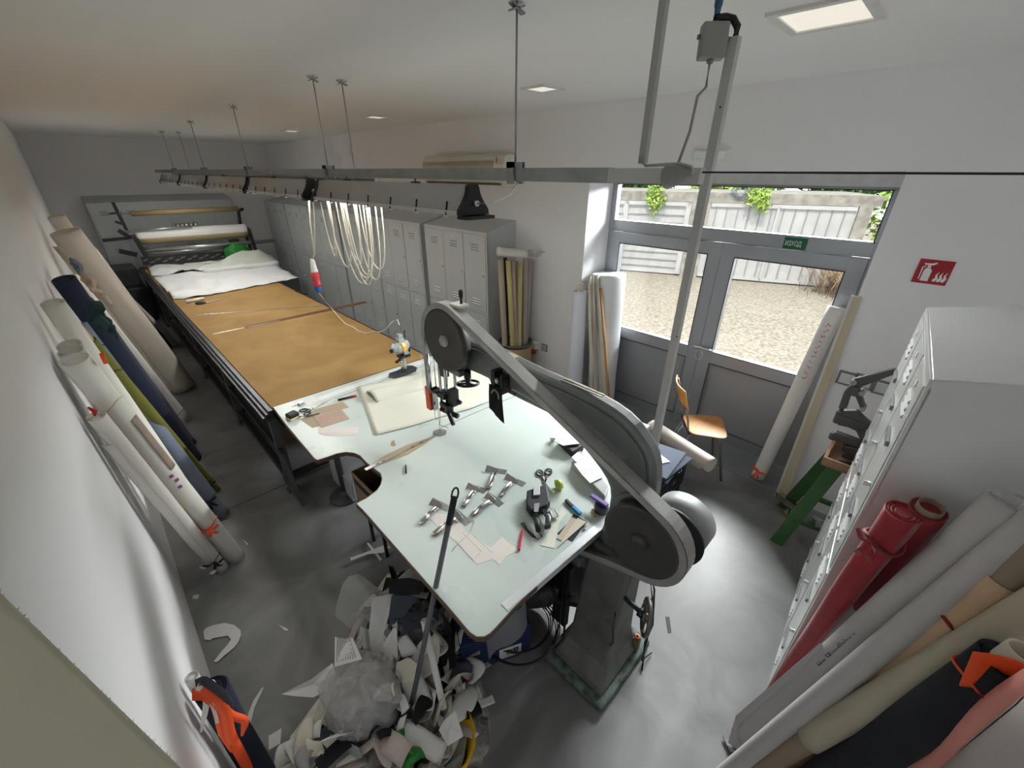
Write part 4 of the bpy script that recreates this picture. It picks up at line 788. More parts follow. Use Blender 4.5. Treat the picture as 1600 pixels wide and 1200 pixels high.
# ------------------------------------------------------------------ rolls
ROLLS = {}
def roll(name, label, p0, p1, r, mat, cat='fabric roll', group=None, r1=None, core=None, wob=.012, seed=1, bend=None, flap=None, ties=(), nseg=22, nr=26, spiral=True):
    """p0 lower end, p1 upper end; core=(material, radius, how far it shows at p0, at p1)"""
    p0 = Vector(p0); p1 = Vector(p1); r1 = r1 or r; a, b, d = frame_of(p1 - p0); L = (p1 - p0).length; rnd = random.Random(seed); o3 = Vector((rnd.uniform(0, 50), rnd.uniform(0, 50), 0))
    t = thing(name, label, cat, p0, group); ROLLS[t.name] = (p0, p1, r, r1)
    mb = MB(); vs = []; bend = Vector(bend or (0, 0, 0))
    def pos(s, ang, rr):
        c = p0 + d * (L * s) + bend * (4 * s * (1 - s)); return c + a * (math.cos(ang) * rr) + b * (math.sin(ang) * rr)
    for i in range(nseg + 1):
        s = i / nseg
        for k in range(nr):
            ang = 2 * math.pi * k / nr; q = noise.noise(o3 + Vector((math.cos(ang) * 1.1, math.sin(ang) * 1.1, s * L * 2.5))) * .6 + .6 * noise.noise(o3 + Vector((math.cos(ang) * 3, math.sin(ang) * 3, s * L * 1.2)))
            rr = (r + (r1 - r) * s) * (1 + wob * 4 * q); vs.append(pos(s, ang, rr))
    mb.add(vs, [(i * nr + k, i * nr + (k + 1) % nr, (i + 1) * nr + (k + 1) % nr, (i + 1) * nr + k) for i in range(nseg) for k in range(nr)], True)
    # slightly sunk ends with a rim like wound cloth
    for (i0, s, sg) in ((0, 0, 1), (nseg, 1, -1)):
        rr = r if s == 0 else r1; rings = [(.93, 0), (.88, .006), (.80, .001), (.72, .007), (.62, .002), (.52, .007), (.40, .003), (.25, .004)]
        prev = [v for v in vs[i0 * nr:(i0 + 1) * nr]]; allv = list(prev)
        for (fr_, dp) in rings: allv += [pos(s, 2 * math.pi * k / nr, rr * fr_) + d * (dp * sg) for k in range(nr)]
        m = len(rings); fs = [(j * nr + k, j * nr + (k + 1) % nr, (j + 1) * nr + (k + 1) % nr, (j + 1) * nr + k) for j in range(m) for k in range(nr)] + [tuple(m * nr + k for k in range(nr))]
        mb.add(allv, fs, False)
    if flap:      # loose outer end of the cloth: (start angle, width as angle, lift, s0, s1)
        a0, wd, lift, s0, s1 = flap
        def fn(u, v):
            s = s0 + (s1 - s0) * u; ang = a0 + wd * v; w_ = .25 * noise.noise(Vector((s * 5, seed, 0)))
            return pos(s, ang, (r + (r1 - r) * s) * (1.03 + lift * v * v * (1 + w_)))
        fm = MB().grid(fn, 24, 6)
        # give the cloth thickness by doubling
        fm.build('loose_end', mat, t, solid=.0018)
    body = mb.build('fabric', mat, t)
    if core:
        cm, cr, e0, e1 = core; c = MB()
        if e0 > 0: tube_end(c, p0 - d * e0, p0 + d * .05, cr)
        if e1 > 0: tube_end(c, p1 + d * e1, p1 - d * .05, cr)
        c.build('core_tube', cm, t)
    for (s, tm, w_, bow) in ties:
        q = MB(); rr = (r + (r1 - r) * s) * (1.035 + wob * 2); pts = [pos(s + .01 * math.sin(2 * t_), t_, rr) for t_ in [i * math.pi / 12 for i in range(24)]]
        q.tube(pts, w_, n=6, closed=True)
        tie = q.build('tie', tm, t)
        if bow is not None:
            ang = max([i * .2 for i in range(32)], key=lambda q: (pos(s, q, rr) - pos(s, q + math.pi, rr)).dot(EYE - pos(s, 0, 0))) + .25; c = pos(s, ang, rr + .004); bm_ = MB(); nd = (pos(s, ang, rr + .1) - c).normalized(); sd = d.cross(nd)
            for (x, y, z) in ((1, .6, .5), (-1, .9, .3), (.5, -1.2, .25), (-.35, -1.4, .2)):
                e = c + sd * (.055 * x) + d * (.045 * y) + nd * (.03 * z) + Vector((0, 0, -.01)); m_ = (c + e) / 2 + nd * .018
                w2 = (e - c).normalized().cross(nd) * .010
                bm_.add([c - w2 * .4, c + w2 * .4, m_ + w2, m_ - w2, e + w2 * .9, e - w2 * .9], [(0, 1, 2, 3), (3, 2, 4, 5)])
            bm_.build('bow', tm, t, solid=.001)
    return t
def tube_end(mb, p_out, p_in, r, wall=.004, n=20):
    a, b, d = frame_of(Vector(p_out) - Vector(p_in)); L = (Vector(p_out) - Vector(p_in)).length
    mb.lathe([(r, 0), (r, L), (r - wall, L), (r - wall, L - min(.12, L * .9)), (0, L - min(.12, L * .9))], p_in, d, n=n)
def hollow_tube(name, label, p0, p1, r, mat, cat='cardboard tube', group=None, wall=.004):
    p0 = Vector(p0); p1 = Vector(p1); d = (p1 - p0).normalized(); L = (p1 - p0).length
    m = MB().lathe([(0, .08), (r - wall, .08), (r - wall, 0), (r, 0), (r, L * .33), (r, L * .66), (r, L), (r - wall, L), (r - wall, L - .12), (0, L - .12)], p0, d, n=18)
    return tag(m.build(name, mat), label, cat, group)
m_kraft = pm('kraft_tube', (.40, .33, .27), rough=.8, var=.06); m_kraft2 = pm('pinkish_tube', (.42, .36, .32), rough=.8, var=.05); m_ybam = pm('yellow_tube', (.52, .44, .20), rough=.7, var=.08)
m_cream2 = pm('cream_tube', (.62, .58, .48), rough=.7); m_wcloth = pm('white_cloth', (.74, .74, .73), rough=.85, var=.03, scale=4, sheen=.1); m_wcloth2 = pm('offwhite_cloth', (.66, .64, .58), rough=.85, var=.03)
m_orange = pm('orange_ribbon', (.85, .10, .02), rough=.6); m_film = pm('white_quilted_foam', (.80, .82, .83), rough=.7, var=.03, scale=6, bump=.25, bscale=14, stretch=(.3, .3, 1.5))
# ------------------------------------------------------------------ barrel with cardboard tubes in the corner by the lockers
BC = Vector((3.405, 3.36, 0)); BR = .205
m_barrel = pm('fibre_barrel', (.38, .27, .13), rough=.45, var=.12, scale=3, coat=.2)
t = thing('fibre_barrel', 'brown fibre barrel with a metal rim full of cardboard tubes', 'barrel', BC)
MB().lathe([(0, .015), (BR, .015), (BR, .25), (BR * 1.015, .26), (BR, .27), (BR, .45), (BR * 1.015, .46), (BR, .47), (BR, .63), (BR - .008, .63), (BR - .008, .03), (0, .03)], BC, n=40).build('shell', m_barrel, t)
MB().lathe([(BR - .01, .625), (BR + .006, .625), (BR + .008, .66), (BR - .006, .665), (BR - .012, .655)], BC, n=40).build('metal_rim', pm('dark_rim', (.12, .13, .14), rough=.35, metal=.7), t)
MB().lathe([(0, 0), (BR + .005, 0), (BR + .005, .03), (0, .03)], BC, n=40).build('bottom_rim', pm('dark_rim', (.12, .13, .14)), t)
tubes = [(782, 405, .033, m_kraft, 'pinkish brown tube at the locker side of the barrel', -.17, .0), (794, 407, .028, m_ybam, 'yellow tube standing straight in the barrel', -.11, -.12), (801, 407, .025, m_kraft, 'thin brown tube between the two yellow ones', -.06, -.14), (807, 408, .022, m_kraft2, 'thin pinkish tube behind the leaning yellow one', 0, -.05),
         (812, 412, .027, m_ybam, 'yellow tube leaning across the others in the barrel', -.07, -.17), (821, 404, .030, m_kraft2, 'thick pinkish tube right of the leaning yellow one', .05, -.14), (829, 404, .027, m_kraft2, 'pinkish tube second from the wall side of the barrel', .11, -.1), (836, 405, .023, m_kraft, 'thin tube at the wall side of the barrel', .15, -.04), (839, 406, .020, m_kraft, 'thinnest brown tube hard by the wall in the barrel', .16, .03), (789, 403, .022, m_drk, 'dark tube between the brown and yellow ones in the barrel', -.13, .02)]
for i, (u, v, r, m, l, bx, by) in enumerate(tubes):
    top = P(u, v, 'y', 3.36 + by * .5); top.x = min(top.x, XR - r - .01); hollow_tube('cardboard_tube', l, BC + Vector((bx * .80, by * .80, .04)), top, r, m, group='tubes in the barrel')
# rolled papers on top of the tubes
a, b = P(778, 398, 'y', 3.34), P(822, 402, 'y', 3.22); a.z += .035; b.z += .035
roll('cloth_roll', 'short white rolled cloth lying on top of the tubes in the barrel', b, a, .045, m_wcloth2, wob=.02, seed=3, core=(m_cream2, .014, .012, 0), nseg=10)
s0 = P(835, 400, 'y', 3.25); mb = MB().grid(lambda s, t_: s0 + Vector((-.08 + .26 * s, -.06 + .24 * t_ - .1 * s, .03 + .03 * math.sin(s * 5 + t_ * 4) + .02 * math.sin(t_ * 9))), 12, 10)
tag(mb.build('paper_sheet', pm('grey_white_paper', (.55, .55, .52), rough=.7), solid=.0012), 'crumpled whitish sheet draped on the wall side of the barrel tubes', 'paper')
# ------------------------------------------------------------------ standing rolls in the door corner
roll('foam_roll', 'thick white quilted foam roll standing in the corner of the glazed door', (3.80, 2.30, 0.0), (3.86, 2.42, 1.56), .15, m_film, r1=.175, wob=.018, seed=5, nseg=40, cat='foam roll')
b0 = Vector((3.80, 2.31, .0)); 
roll('foam_roll', 'slimmer white wrapped roll standing against the wall end beside the thick one', (3.53, 2.50, 0.0), (3.56, 2.555, 1.40), .085, pm('bluish_white_foam', (.74, .77, .84), rough=.6, var=.03, bump=.15, bscale=14), r1=.075, wob=.02, seed=6, core=(m_cream2, .03, 0, .09), nseg=30, cat='foam roll')
for (u, v, uf, vf, r, m, l) in ((932, 430, 948, 628, .028, m_cream2, 'tall cream tube standing between the two white foam rolls'), (925, 445, 935, 620, .018, m_kraft, 'brown tube half hidden behind the tall cream tube'), (938, 450, 952, 632, .016, pm('orange_wood', (.48, .26, .10), rough=.5), 'thin orange wooden rod leaning before the thick foam roll'), (921, 431, 925, 600, .022, m_cream2, 'cream tube behind the slimmer foam roll')):
    top = P(u, v, 'x', 3.66 if u not in (921, 925) else 3.585); ft = P(uf, vf, 'x', 3.60 if u not in (921, 925) else 3.56); d = (ft - top).normalized(); ft = top + d * ((top.z - .003) / -d.z)
    hollow_tube('cardboard_tube', l, ft, top, r, m, group='tubes in the door corner')
# ------------------------------------------------------------------ long white roll and board by the door leaf
f0 = P(1183, 747, 'z', .045); tp = P(1309, 480, 'x', 3.93); f0 = P(1184, 745, 'z', .035)
roll('paper_roll', 'long white roll with red handwriting leaning against the grey door', f0, tp, .055, m_wcloth, r1=.062, wob=.006, seed=9, flap=(2.2, 1.2, .25, .05, .95), ties=((.05, m_orange, .004, 0.5),), cat='roll')
d = (tp - f0).normalized(); sd = d.cross(Vector((1, 0, 0))).normalized()
m_redink = pm('red_ink', (.45, .05, .08), rough=.6)
def scrawl(parent_name, label, o, X, Y, W_, H_, n, seed, mat, w=.0012, parent=None, rows=1):
    rnd = random.Random(seed); mb = MB(); o = Vector(o); X = Vector(X).normalized(); Y = Vector(Y).normalized()
    for r_ in range(rows):
        for i in range(n):
            x0 = W_ * i / n; y0 = H_ * (rows - 1 - r_) / rows; cw = W_ / n * .75; ch = H_ / rows * .75
            pts = [o + X * (x0 + rnd.uniform(0, cw)) + Y * (y0 + ch * k / 3 * rnd.uniform(.7, 1.2)) for k in range(4)]
            for p, q in zip(pts[:-1], pts[1:]):
                dd = (q - p); 
                if dd.length < 1e-4: continue
                nn = dd.normalized().cross(X.cross(Y)) * w; mb.add([p - nn, q - nn, q + nn, p + nn], [(0, 1, 2, 3)])
    return mb.build(parent_name, mat, parent)
pr = [o for o in bpy.data.objects if o.name.startswith('paper_roll')][0]
vdir = (EYE - (f0 + tp) / 2).normalized(); nrm = (vdir - d * vdir.dot(d)).normalized(); ydir = d.cross(nrm)
scrawl('handwriting', '', f0 + d * 1.0 + nrm * .0645 - ydir * .02, d, ydir, .48, .04, 11, 4, m_redink, .002, pr)
bt = P(1336, 464, 'x', 3.64); bf = P(1232, 738, 'z', .0)
bf = Vector((3.60, .27, 0.0)); bt = Vector((3.642, .30, 1.78))
t = thing('plywood_board', 'narrow plywood board leaning on the wall edge beside the long white roll', 'board', (3.6, .3, 0))
lo = P(1226, 735, 'x', 3.60); hi = P(1337, 463, 'x', 3.64)
MB().add([(3.60, .335, 0), (3.60, .255, 0), (3.642, .285, hi.z), (3.642, .345, hi.z), (3.612, .335, 0), (3.612, .255, 0), (3.653, .285, hi.z), (3.653, .345, hi.z)], [(0, 1, 2, 3), (7, 6, 5, 4), (0, 4, 5, 1), (1, 5, 6, 2), (2, 6, 7, 3), (3, 7, 4, 0)]).build('panel', pm('plywood_face', (.55, .48, .36), rough=.6, var=.08, stretch=(1, 1, .2)), t)
MB().add([(3.597, .338, 0), (3.597, .322, 0), (3.640, .330, hi.z), (3.640, .347, hi.z), (3.60, .338, 0), (3.60, .322, 0), (3.642, .330, hi.z), (3.642, .347, hi.z)], [(0, 1, 2, 3), (7, 6, 5, 4), (0, 4, 5, 1), (1, 5, 6, 2), (2, 6, 7, 3), (3, 7, 4, 0)]).build('edge_strip', m_wcloth2, t)
# ------------------------------------------------------------------ chair
ch = thing('school_chair', 'wooden seated school chair with a grey tube frame by the glazed door', 'chair', (3.5, 1.0, 0))
s_ = [Vector((3.432, .775, .45)), Vector((3.78, .967, .45)), Vector((3.545, 1.25, .45)), Vector((3.277, 1.05, .45))]
def rounded(pts, k=.22, n=5):
    out = []; m = len(pts)
    for i in range(m):
        p, q, r = pts[i - 1], pts[i], pts[(i + 1) % m]; a = q + (p - q) * k; b = q + (r - q) * k
        for j in range(n + 1): tt = j / n; out.append(a * (1 - tt) ** 2 + q * 2 * tt * (1 - tt) + b * tt ** 2)
    return out
m_seat = pm('orange_beech', (.52, .23, .055), rough=.38, scale=3, col2=(.62, .30, .085), stretch=(1, 6, 1), coat=.3)
MB().slab(rounded(s_), .012).build('seat', m_seat, ch, bevel=.003)
m_tube = pm('grey_chair_tube', (.26, .26, .25), rough=.35, metal=.6)
cen = sum(s_, Vector()) / 4; bk = ((s_[2] + s_[3]) / 2 - cen).normalized(); sdv = (s_[3] - s_[2]).normalized()
rl_, rr_ = s_[2] + sdv * .03, s_[3] - sdv * .03
for (top_, e) in ((s_[0] + bk * .05 - sdv * .03 * 0, (3.464, .745, 0)), (s_[1] + bk * .05, (3.79, .955, 0))):
    top_ = top_ + (cen - top_) * .08; MB().tube([top_ + (cen - top_) * .5 + Vector((0, 0, -.012)), top_ + Vector((0, 0, -.012)), top_ + Vector((0, 0, -.03)) + (Vector(e) - top_) * .03, e], .011, n=8).build('leg', m_tube, ch)
for (b0_, sg) in ((rl_, 1), (rr_, -1)):
    foot = b0_ + bk * .12; foot.z = 0; MB().tube([b0_ - bk * .25 + Vector((0, 0, -.014)), b0_ - bk * .02 + Vector((0, 0, -.014)), foot], .011, n=8).build('leg', m_tube, ch)
MB().tube([rl_ + Vector((0, 0, -.014)), rr_ + Vector((0, 0, -.014))], .009, n=8).tube([s_[0] + (cen - s_[0]) * .1 + Vector((0, 0, -.014)), s_[1] + (cen - s_[1]) * .1 + Vector((0, 0, -.014))], .009, n=8).build('seat_frame', m_tube, ch)
for b0_ in (rl_, rr_): MB().tube([b0_ + Vector((0, 0, -.014)), b0_ + bk * .03 + Vector((0, 0, .12)), b0_ + bk * .07 + Vector((0, 0, .28)), b0_ + bk * .11 + Vector((0, 0, .40))], .010, n=8).build('back_post', m_tube, ch)
bkm = MB().grid(lambda s, t_: rl_ * (1 - s) + rr_ * s + bk * (.05 + .06 * t_ + .035 * math.sin(s * math.pi)) + sdv * (.03 * (2 * s - 1)) + Vector((0, 0, .24 + .18 * t_)), 12, 5)
bkm.build('backrest', m_seat, ch, solid=.010)
# ------------------------------------------------------------------ crate, table and cloth behind the saw
m_crate = pm('black_crate', (.014, .014, .017), rough=.45)
CX0, CX1, CY0, CY1, CZ = 2.42, 2.80, .88, 1.24, .50
ct2 = thing('plastic_crate', 'black lattice plastic crate full of folded dark cloth behind the saw', 'crate', (2.6, 1.05, .0))
k = MB()
for z in (.205, .27, .335, .40, .465): k.box((CX0, CY0, z), (CX1, CY0 + .012, z + .02)).box((CX0, CY1 - .012, z), (CX1, CY1, z + .02)).box((CX0, CY0 + .012, z), (CX0 + .012, CY1 - .012, z + .02)).box((CX1 - .012, CY0 + .012, z), (CX1, CY1 - .012, z + .02))
for i in range(9):
    x = CX0 + (CX1 - CX0 - .012) * i / 8; k.bar((x, CY0 - .001, .20), (min(CX1, x + .05), CY0 - .001, .48), .008, .008)
    y = CY0 + (CY1 - CY0 - .012) * i / 8; k.bar((CX0 - .001, y, .20), (CX0 - .001, min(CY1, y + .05), .48), .008, .008); k.bar((CX1, y, .20), (CX1, min(CY1, y + .05), .48), .008, .008)
k.box((CX0, CY0, .19), (CX1, CY1, .205)).box((CX0 - .008, CY0 - .008, .482), (CX1 + .008, CY0 + .012, CZ)).box((CX0 - .008, CY1 - .012, .482), (CX1 + .008, CY1 + .008, CZ)).box((CX0 - .008, CY0 + .012, .482), (CX0 + .012, CY1 - .012, CZ)).box((CX1 - .012, CY0 + .012, .482), (CX1 + .008, CY1 - .012, CZ))
k.build('lattice', m_crate, ct2)
ct3 = thing('plastic_crate', 'lower black plastic crate carrying the upper one behind the saw', 'crate', (2.6, 1.05, 0))
k = MB().box((CX0 + .01, CY0 + .01, 0), (CX1 - .01, CY1 - .01, .188)); k.build('shell', m_crate, ct3); 
for z in (.04, .09, .14): pass
m_navy = pm('dark_blue_cloth', (.035, .045, .07), rough=.9, var=.15)
for i, (dx, dy, z, rot, m, l) in enumerate(((0, 0, .50, .1, m_navy, 'folded dark blue cloth lowest on the black crate'), (.02, -.01, .522, -.05, pm('slate_cloth', (.05, .06, .09), rough=.9), 'folded slate blue cloth in the middle on the crate'), (-.01, .01, .545, .12, pm('blue_grey_cloth', (.075, .09, .125), rough=.9), 'folded blue grey cloth topmost on the crate'))):
    c = Vector(((CX0 + CX1) / 2 + dx, (CY0 + CY1) / 2 + dy, z)); ca, sa = math.cos(rot), math.sin(rot)
    pts = [c + Vector((x * ca - y * sa, x * sa + y * ca, 0)) for (x, y) in ((-.2, -.19), (.21, -.2), (.19, .19), (-.21, .18))]
    mb = MB().slab(pts, .019); tag(mb.build('folded_cloth', m, bevel=.007), l, 'cloth', 'folded dark cloths on the crate')
pts = [Vector(p) for p in ((2.45, 1.02, .566), (2.62, .93, .566), (2.68, 1.10, .566), (2.50, 1.2, .566))]
tag(MB().slab(pts, .006).build('paper_sheet', m_wcloth), 'white paper corner lying on the cloths beside the grey conduit', 'paper')
# white low table behind
tb = thing('side_table', 'white topped low side table behind the crate, strewn with light blue cloth', 'table', (2.9, 1.6, 0))
MB().box((2.40, 1.28, .56), (2.95, 2.0, .585)).build('top', m_wcloth, tb)
for x in (2.43, 2.92):
    for y in (1.31, 1.97): MB().box((x - .015, y - .015, 0), (x + .015, y + .015, .56)).build('leg', m_tube, tb)
mb = MB().grid(lambda s, t_: Vector((2.5 + .35 * s, 1.34 + .3 * t_, .588 + .045 * abs(math.sin(s * 6 + t_ * 3)) * abs(math.cos(t_ * 5)))), 14, 12)
tag(mb.build('cloth_heap', pm('pale_blue_cloth', (.42, .55, .66), rough=.9), solid=.002), 'pale blue cloth crumpled on the low side table', 'cloth')
# cream roll lying on stand beyond the crate
t = thing('roll_stand', 'dark low box under the cream roll near the chair', 'box', (3.05, 1.15, 0)); MB().box((2.87, .98, 0), (3.18, 1.42, .42)).build('body', pm('dark_box', (.03, .03, .03), rough=.8), t, bevel=.005)
a_, b_ = P(1112, 727, 'z', .48), P(1052, 690, 'z', .48)
d = (b_ - a_).normalized(); roll('fabric_roll', 'cream fabric roll lying level beside the wooden chair', a_ , a_ + d * .62, .062, pm('rosy_cream_cloth', (.56, .49, .44), rough=.9, var=.03), r1=.075, wob=.02, seed=12, flap=(3.6, .9, .3, .1, .95))
# ------------------------------------------------------------------ eyelet press on the green stand
st = thing('press_stand', 'green steel stand with splayed legs carrying the wooden tray and press', 'stand', (3.2, .12, 0))
m_grn = pm('green_paint', (.045, .125, .04), rough=.4, var=.06)
def leg(a, b, w=.085, t=.012):
    mb = MB().bar(a, b, w, t, up=(1, 0, 0)); mb.bar(Vector(a) + Vector((.02, 0, .0)), Vector(b) + Vector((.02, 0, 0)), .012, .05, up=(1, 0, 0)); mb.build('leg', m_grn, st)
leg((3.03, .17, 0), (3.12, .02, .80)); leg((3.48, .24, 0), (3.32, .06, .80)); leg((3.12, -.30, 0), (3.14, -.10, .80)); leg((3.5, -.28, 0), (3.34, -.08, .80))
MB().bar((3.06, .13, .25), (3.14, -.24, .25), .03).bar((3.44, .18, .25), (3.46, -.22, .25), .03).bar((3.07, .14, .12), (3.46, .21, .12), .02).build('cross_bars', m_grn, st)
bm2 = MB().bar((3.565, .305, .05), (3.05, -.02, .32), .06, .05); tag(bm2.build('steel_bar', m_chr), 'bare steel bar resting aslant through the green stand', 'bar')
tag(MB().bar((3.42, .20, .02), (3.36, .10, .30), .05, .03).build('wood_lath', pm('pale_lath', (.45, .34, .2), rough=.7)), 'short pale wood lath standing behind the green leg', 'lath')
tr = thing('wooden_tray', 'shallow wooden tray on the green stand under the press', 'tray', (3.2, 0, .80))
m_tray = pm('worn_tray_wood', (.27, .145, .075), rough=.6, var=.15, scale=8)
MB().box((3.0, -.14, .80), (3.42, .11, .815)).build('bottom', m_tray, tr); MB().box((3.0, -.14, .815), (3.018, .11, .86)).box((3.402, -.14, .815), (3.42, .11, .86)).box((3.018, .092, .815), (3.402, .11, .86)).box((3.018, -.14, .815), (3.402, -.122, .86)).build('rim', pm('tray_rim', (.33, .18, .10), rough=.6, var=.15), tr)
tag(MB().cyl((3.06, .04, .833), (3.10, -.09, .833), .014, n=10).build('screwdriver_handle', pm('navy_handle', (.01, .015, .05), rough=.35)), 'dark blue tool handle lying in the wooden tray', 'tool')
ep = thing('eyelet_press', 'dark grey cast eyelet press with a long lever above the wooden tray', 'press', (3.22, 0, .815))
m_prs = pm('dark_grey_press', (.10, .098, .092), rough=.45, metal=.4, var=.1)
def PY(u, v, x=3.2): q = P(u, v, 'x', x); return (q.y, q.z)
MB().prism([PY(1316, 642), PY(1340, 640), PY(1352, 652), PY(1366, 664), PY(1380, 690), PY(1372, 720), PY(1352, 700), PY(1338, 672), PY(1312, 660)], 'x', 3.18, 3.22).build('frame', m_prs, ep, bevel=.006)
MB().prism([PY(1311, 636), PY(1320, 610), PY(1330, 600), PY(1342, 604), PY(1348, 622), PY(1352, 636), PY(1346, 638), PY(1338, 618), PY(1330, 616), PY(1324, 636)], 'x', 3.17, 3.23).build('yoke', m_prs, ep, bevel=.005)
MB().prism([PY(1330, 594), PY(1338, 590), PY(1400, 575), PY(1404, 582), PY(1345, 604), PY(1340, 606)], 'x', 3.185, 3.215).build('lever', m_prs, ep, bevel=.004)
a, b, c = PY(1335, 596), PY(1348, 612), PY(1349, 637)
q = MB().cyl((3.16, *a), (3.24, *a), .016, n=12).cyl((3.16, *b), (3.24, *b), .016, n=12).cyl((3.16, *c), (3.24, *c), .014, n=12); q.build('pivot_pins', m_hub, ep)
q = MB().prism([PY(1306, 650), PY(1312, 646), PY(1352, 660), PY(1352, 672), PY(1310, 662)], 'x', 3.175, 3.225); z0 = PY(1309, 654); q.cyl((3.2, z0[0], z0[1] - .03), (3.2, z0[0], z0[1] + .06), .022, n=12).cyl((3.2, z0[0], z0[1] + .05), (3.2, z0[0], z0[1] + .15), .012, n=10); q.build('upper_jaw', m_prs, ep, bevel=.003)
q = MB().prism([PY(1300, 676), PY(1306, 674), PY(1350, 690), PY(1350, 700), PY(1304, 686)], 'x', 3.175, 3.225); z0 = PY(1302, 682); q.cyl((3.2, z0[0], z0[1] - .02), (3.2, z0[0], z0[1] + .03), .024, n=12); q.prism([PY(1318, 692), PY(1350, 700), PY(1350, 712), PY(1316, 702)], 'x', 3.16, 3.24); q.build('lower_jaw', m_prs, ep, bevel=.003)
MB().box((3.17, -.12, .8151), (3.23, .03, .835)).build('foot_plate', m_prs, ep, bevel=.003)
# ------------------------------------------------------------------ fabric rolls leaning on the white locker
GR = None
def rr2(label, lo, hi, r, mat, **kw):
    lo_ = P(*lo); hi_ = P(*hi); d = (hi_ - lo_).normalized()
    if kw.pop('to_floor', True) and d.z > .2: lo_ = lo_ - d * ((lo_.z - r * .3) / d.z)
    ext = kw.pop('ext', 0); hi_ = hi_ + d * ext
    return roll(kw.pop('name', 'fabric_roll'), label, lo_, hi_, r, mat, **kw)
m_redc = pm('red_lining', (.26, .008, .016), rough=.55, sheen=.3, var=.12, scale=5, bump=.12, bscale=12); m_redp = pm('magenta_fold', (.55, .02, .08), rough=.5)
m_satin = pm('silver_white_cloth', (.47, .455, .45), rough=.5, sheen=.2, var=.03, scale=3); m_peach = pm('peach_cloth', (.58, .40, .26), rough=.85, var=.03); m_olive = pm('khaki_cream_cloth', (.44, .40, .305), rough=.85, var=.04, bump=.1, bscale=8); m_black = pm('black_navy_cloth', (.010, .012, .018), rough=.85, sheen=.05)
m_teal = pm('teal_cloth', (.02, .16, .22), rough=.8); m_blue = pm('bright_blue_cloth', (.03, .22, .42), rough=.75); m_pink = pm('salmon_pink_cloth', (.72, .30, .26), rough=.8); m_lilac = pm('lilac_grey_cloth', (.46, .41, .40), rough=.75, var=.03); m_brn = pm('brown_core', (.28, .22, .16), rough=.8)
rr2('dark red fabric roll with its cardboard core showing at the top', (1262, 1052, 'z', .10), (1452, 796, 'x', 1.73), .042, m_redc, seed=21, wob=.02, core=(m_brn, .036, 0, .02), r1=.050)
rr2('bright red fabric roll tied with red cloth, nearest the white locker front', (1205, 1080, 'z', .06), (1412, 800, 'x', 1.68), .020, pm('bright_red_lining', (.33, .010, .022), rough=.5, sheen=.3, var=.15, scale=6, bump=.2, bscale=10), r1=.052, seed=22, wob=.05, ties=((.90, m_redc, .007, 3.4),), flap=(2.2, .8, .5, .3, .95))
ru = rr2('silvery white fabric roll printed with small black writing, beside the red rolls', (1166, 1150, 'z', .05), (1580, 786, 'x', 1.7), .056, m_satin, seed=23, wob=.010, core=(m_satin, .02, 0, .03), flap=(3.9, .8, .3, .02, .45))
o0, o1 = P(1296, 1042, 'x', 1.60), P(1322, 1004, 'x', 1.60)
ru4 = rr2('silvery white fabric roll lying lowest beside its printed twin', (1136, 1210, 'z', .05), (1606, 826, 'x', 1.64), .040, m_satin, seed=24, wob=.006, flap=(4.4, .7, .25, .3, .9), ext=.05)
rr2('peach fabric roll tied with dark red tape, brown core at its top', (1190, 1215, 'z', .05), (1570, 906, 'x', 1.60), .052, m_peach, seed=25, core=(m_brn, .045, 0, .25), ties=((.86, pm('dark_red_tape', (.22, .008, .012), rough=.6), .006, None),))
lo, hi = P(1150, 1222, 'z', .05), P(1600, 960, 'x', 1.52); d = (hi - lo)
roll('fabric_roll', 'khaki cream fabric roll with a long brown core end reaching the floor', lo + d * .36, hi + d * .12, .045, m_olive, seed=26, core=(m_brn, .037, .36 * d.length, 0), wob=.006)
rr2('teal fabric roll half hidden behind the peach and white rolls', (1290, 1105, 'z', .10), (1566, 868, 'x', 1.68), .035, m_teal, seed=27)
rr2('bright blue cloth roll showing its end above the teal roll', (1420, 1000, 'x', 1.72), (1585, 856, 'x', 1.72), .045, m_blue, seed=28, to_floor=False, ext=.05, wob=.04)
rr2('very dark navy roll wedged between the khaki and black rolls', (1200, 1270, 'z', .06), (1540, 1025, 'x', 1.50), .045, m_black, seed=29)
rr2('thick black fabric roll tied with an orange and white ribbon', (1235, 1262, 'z', .07), (1575, 1036, 'x', 1.40), .068, m_black, seed=30, wob=.006, r1=.062, core=(m_cream2, .035, 0, .06), ties=((.93, m_orange, .004, None),))
rr2('salmon pink fabric roll lying below the black roll', (1330, 1262, 'z', .06), (1640, 1092, 'x', 1.30), .060, m_pink, seed=31, ext=.1, wob=.006)
rr2('lilac grey fabric roll nearest the photographer beside the pink roll', (1392, 1330, 'z', .07), (1668, 1165, 'x', 1.22), .085, m_lilac, seed=32, wob=.012, ext=.1, flap=(1.8, 1.2, .25, .2, .95))
c = P(1580, 1082, 'x', 1.33)
mb = MB().grid(lambda s, t_: c + Vector((.03 * math.sin(s * 3), .07 - .14 * s + .02 * t_, -.07 + .13 * t_ + .03 * s)), 6, 6)
tag(mb.build('cloth_piece', m_orange, solid=.004), 'flat orange cloth piece tucked between the black and pink rolls', 'cloth')
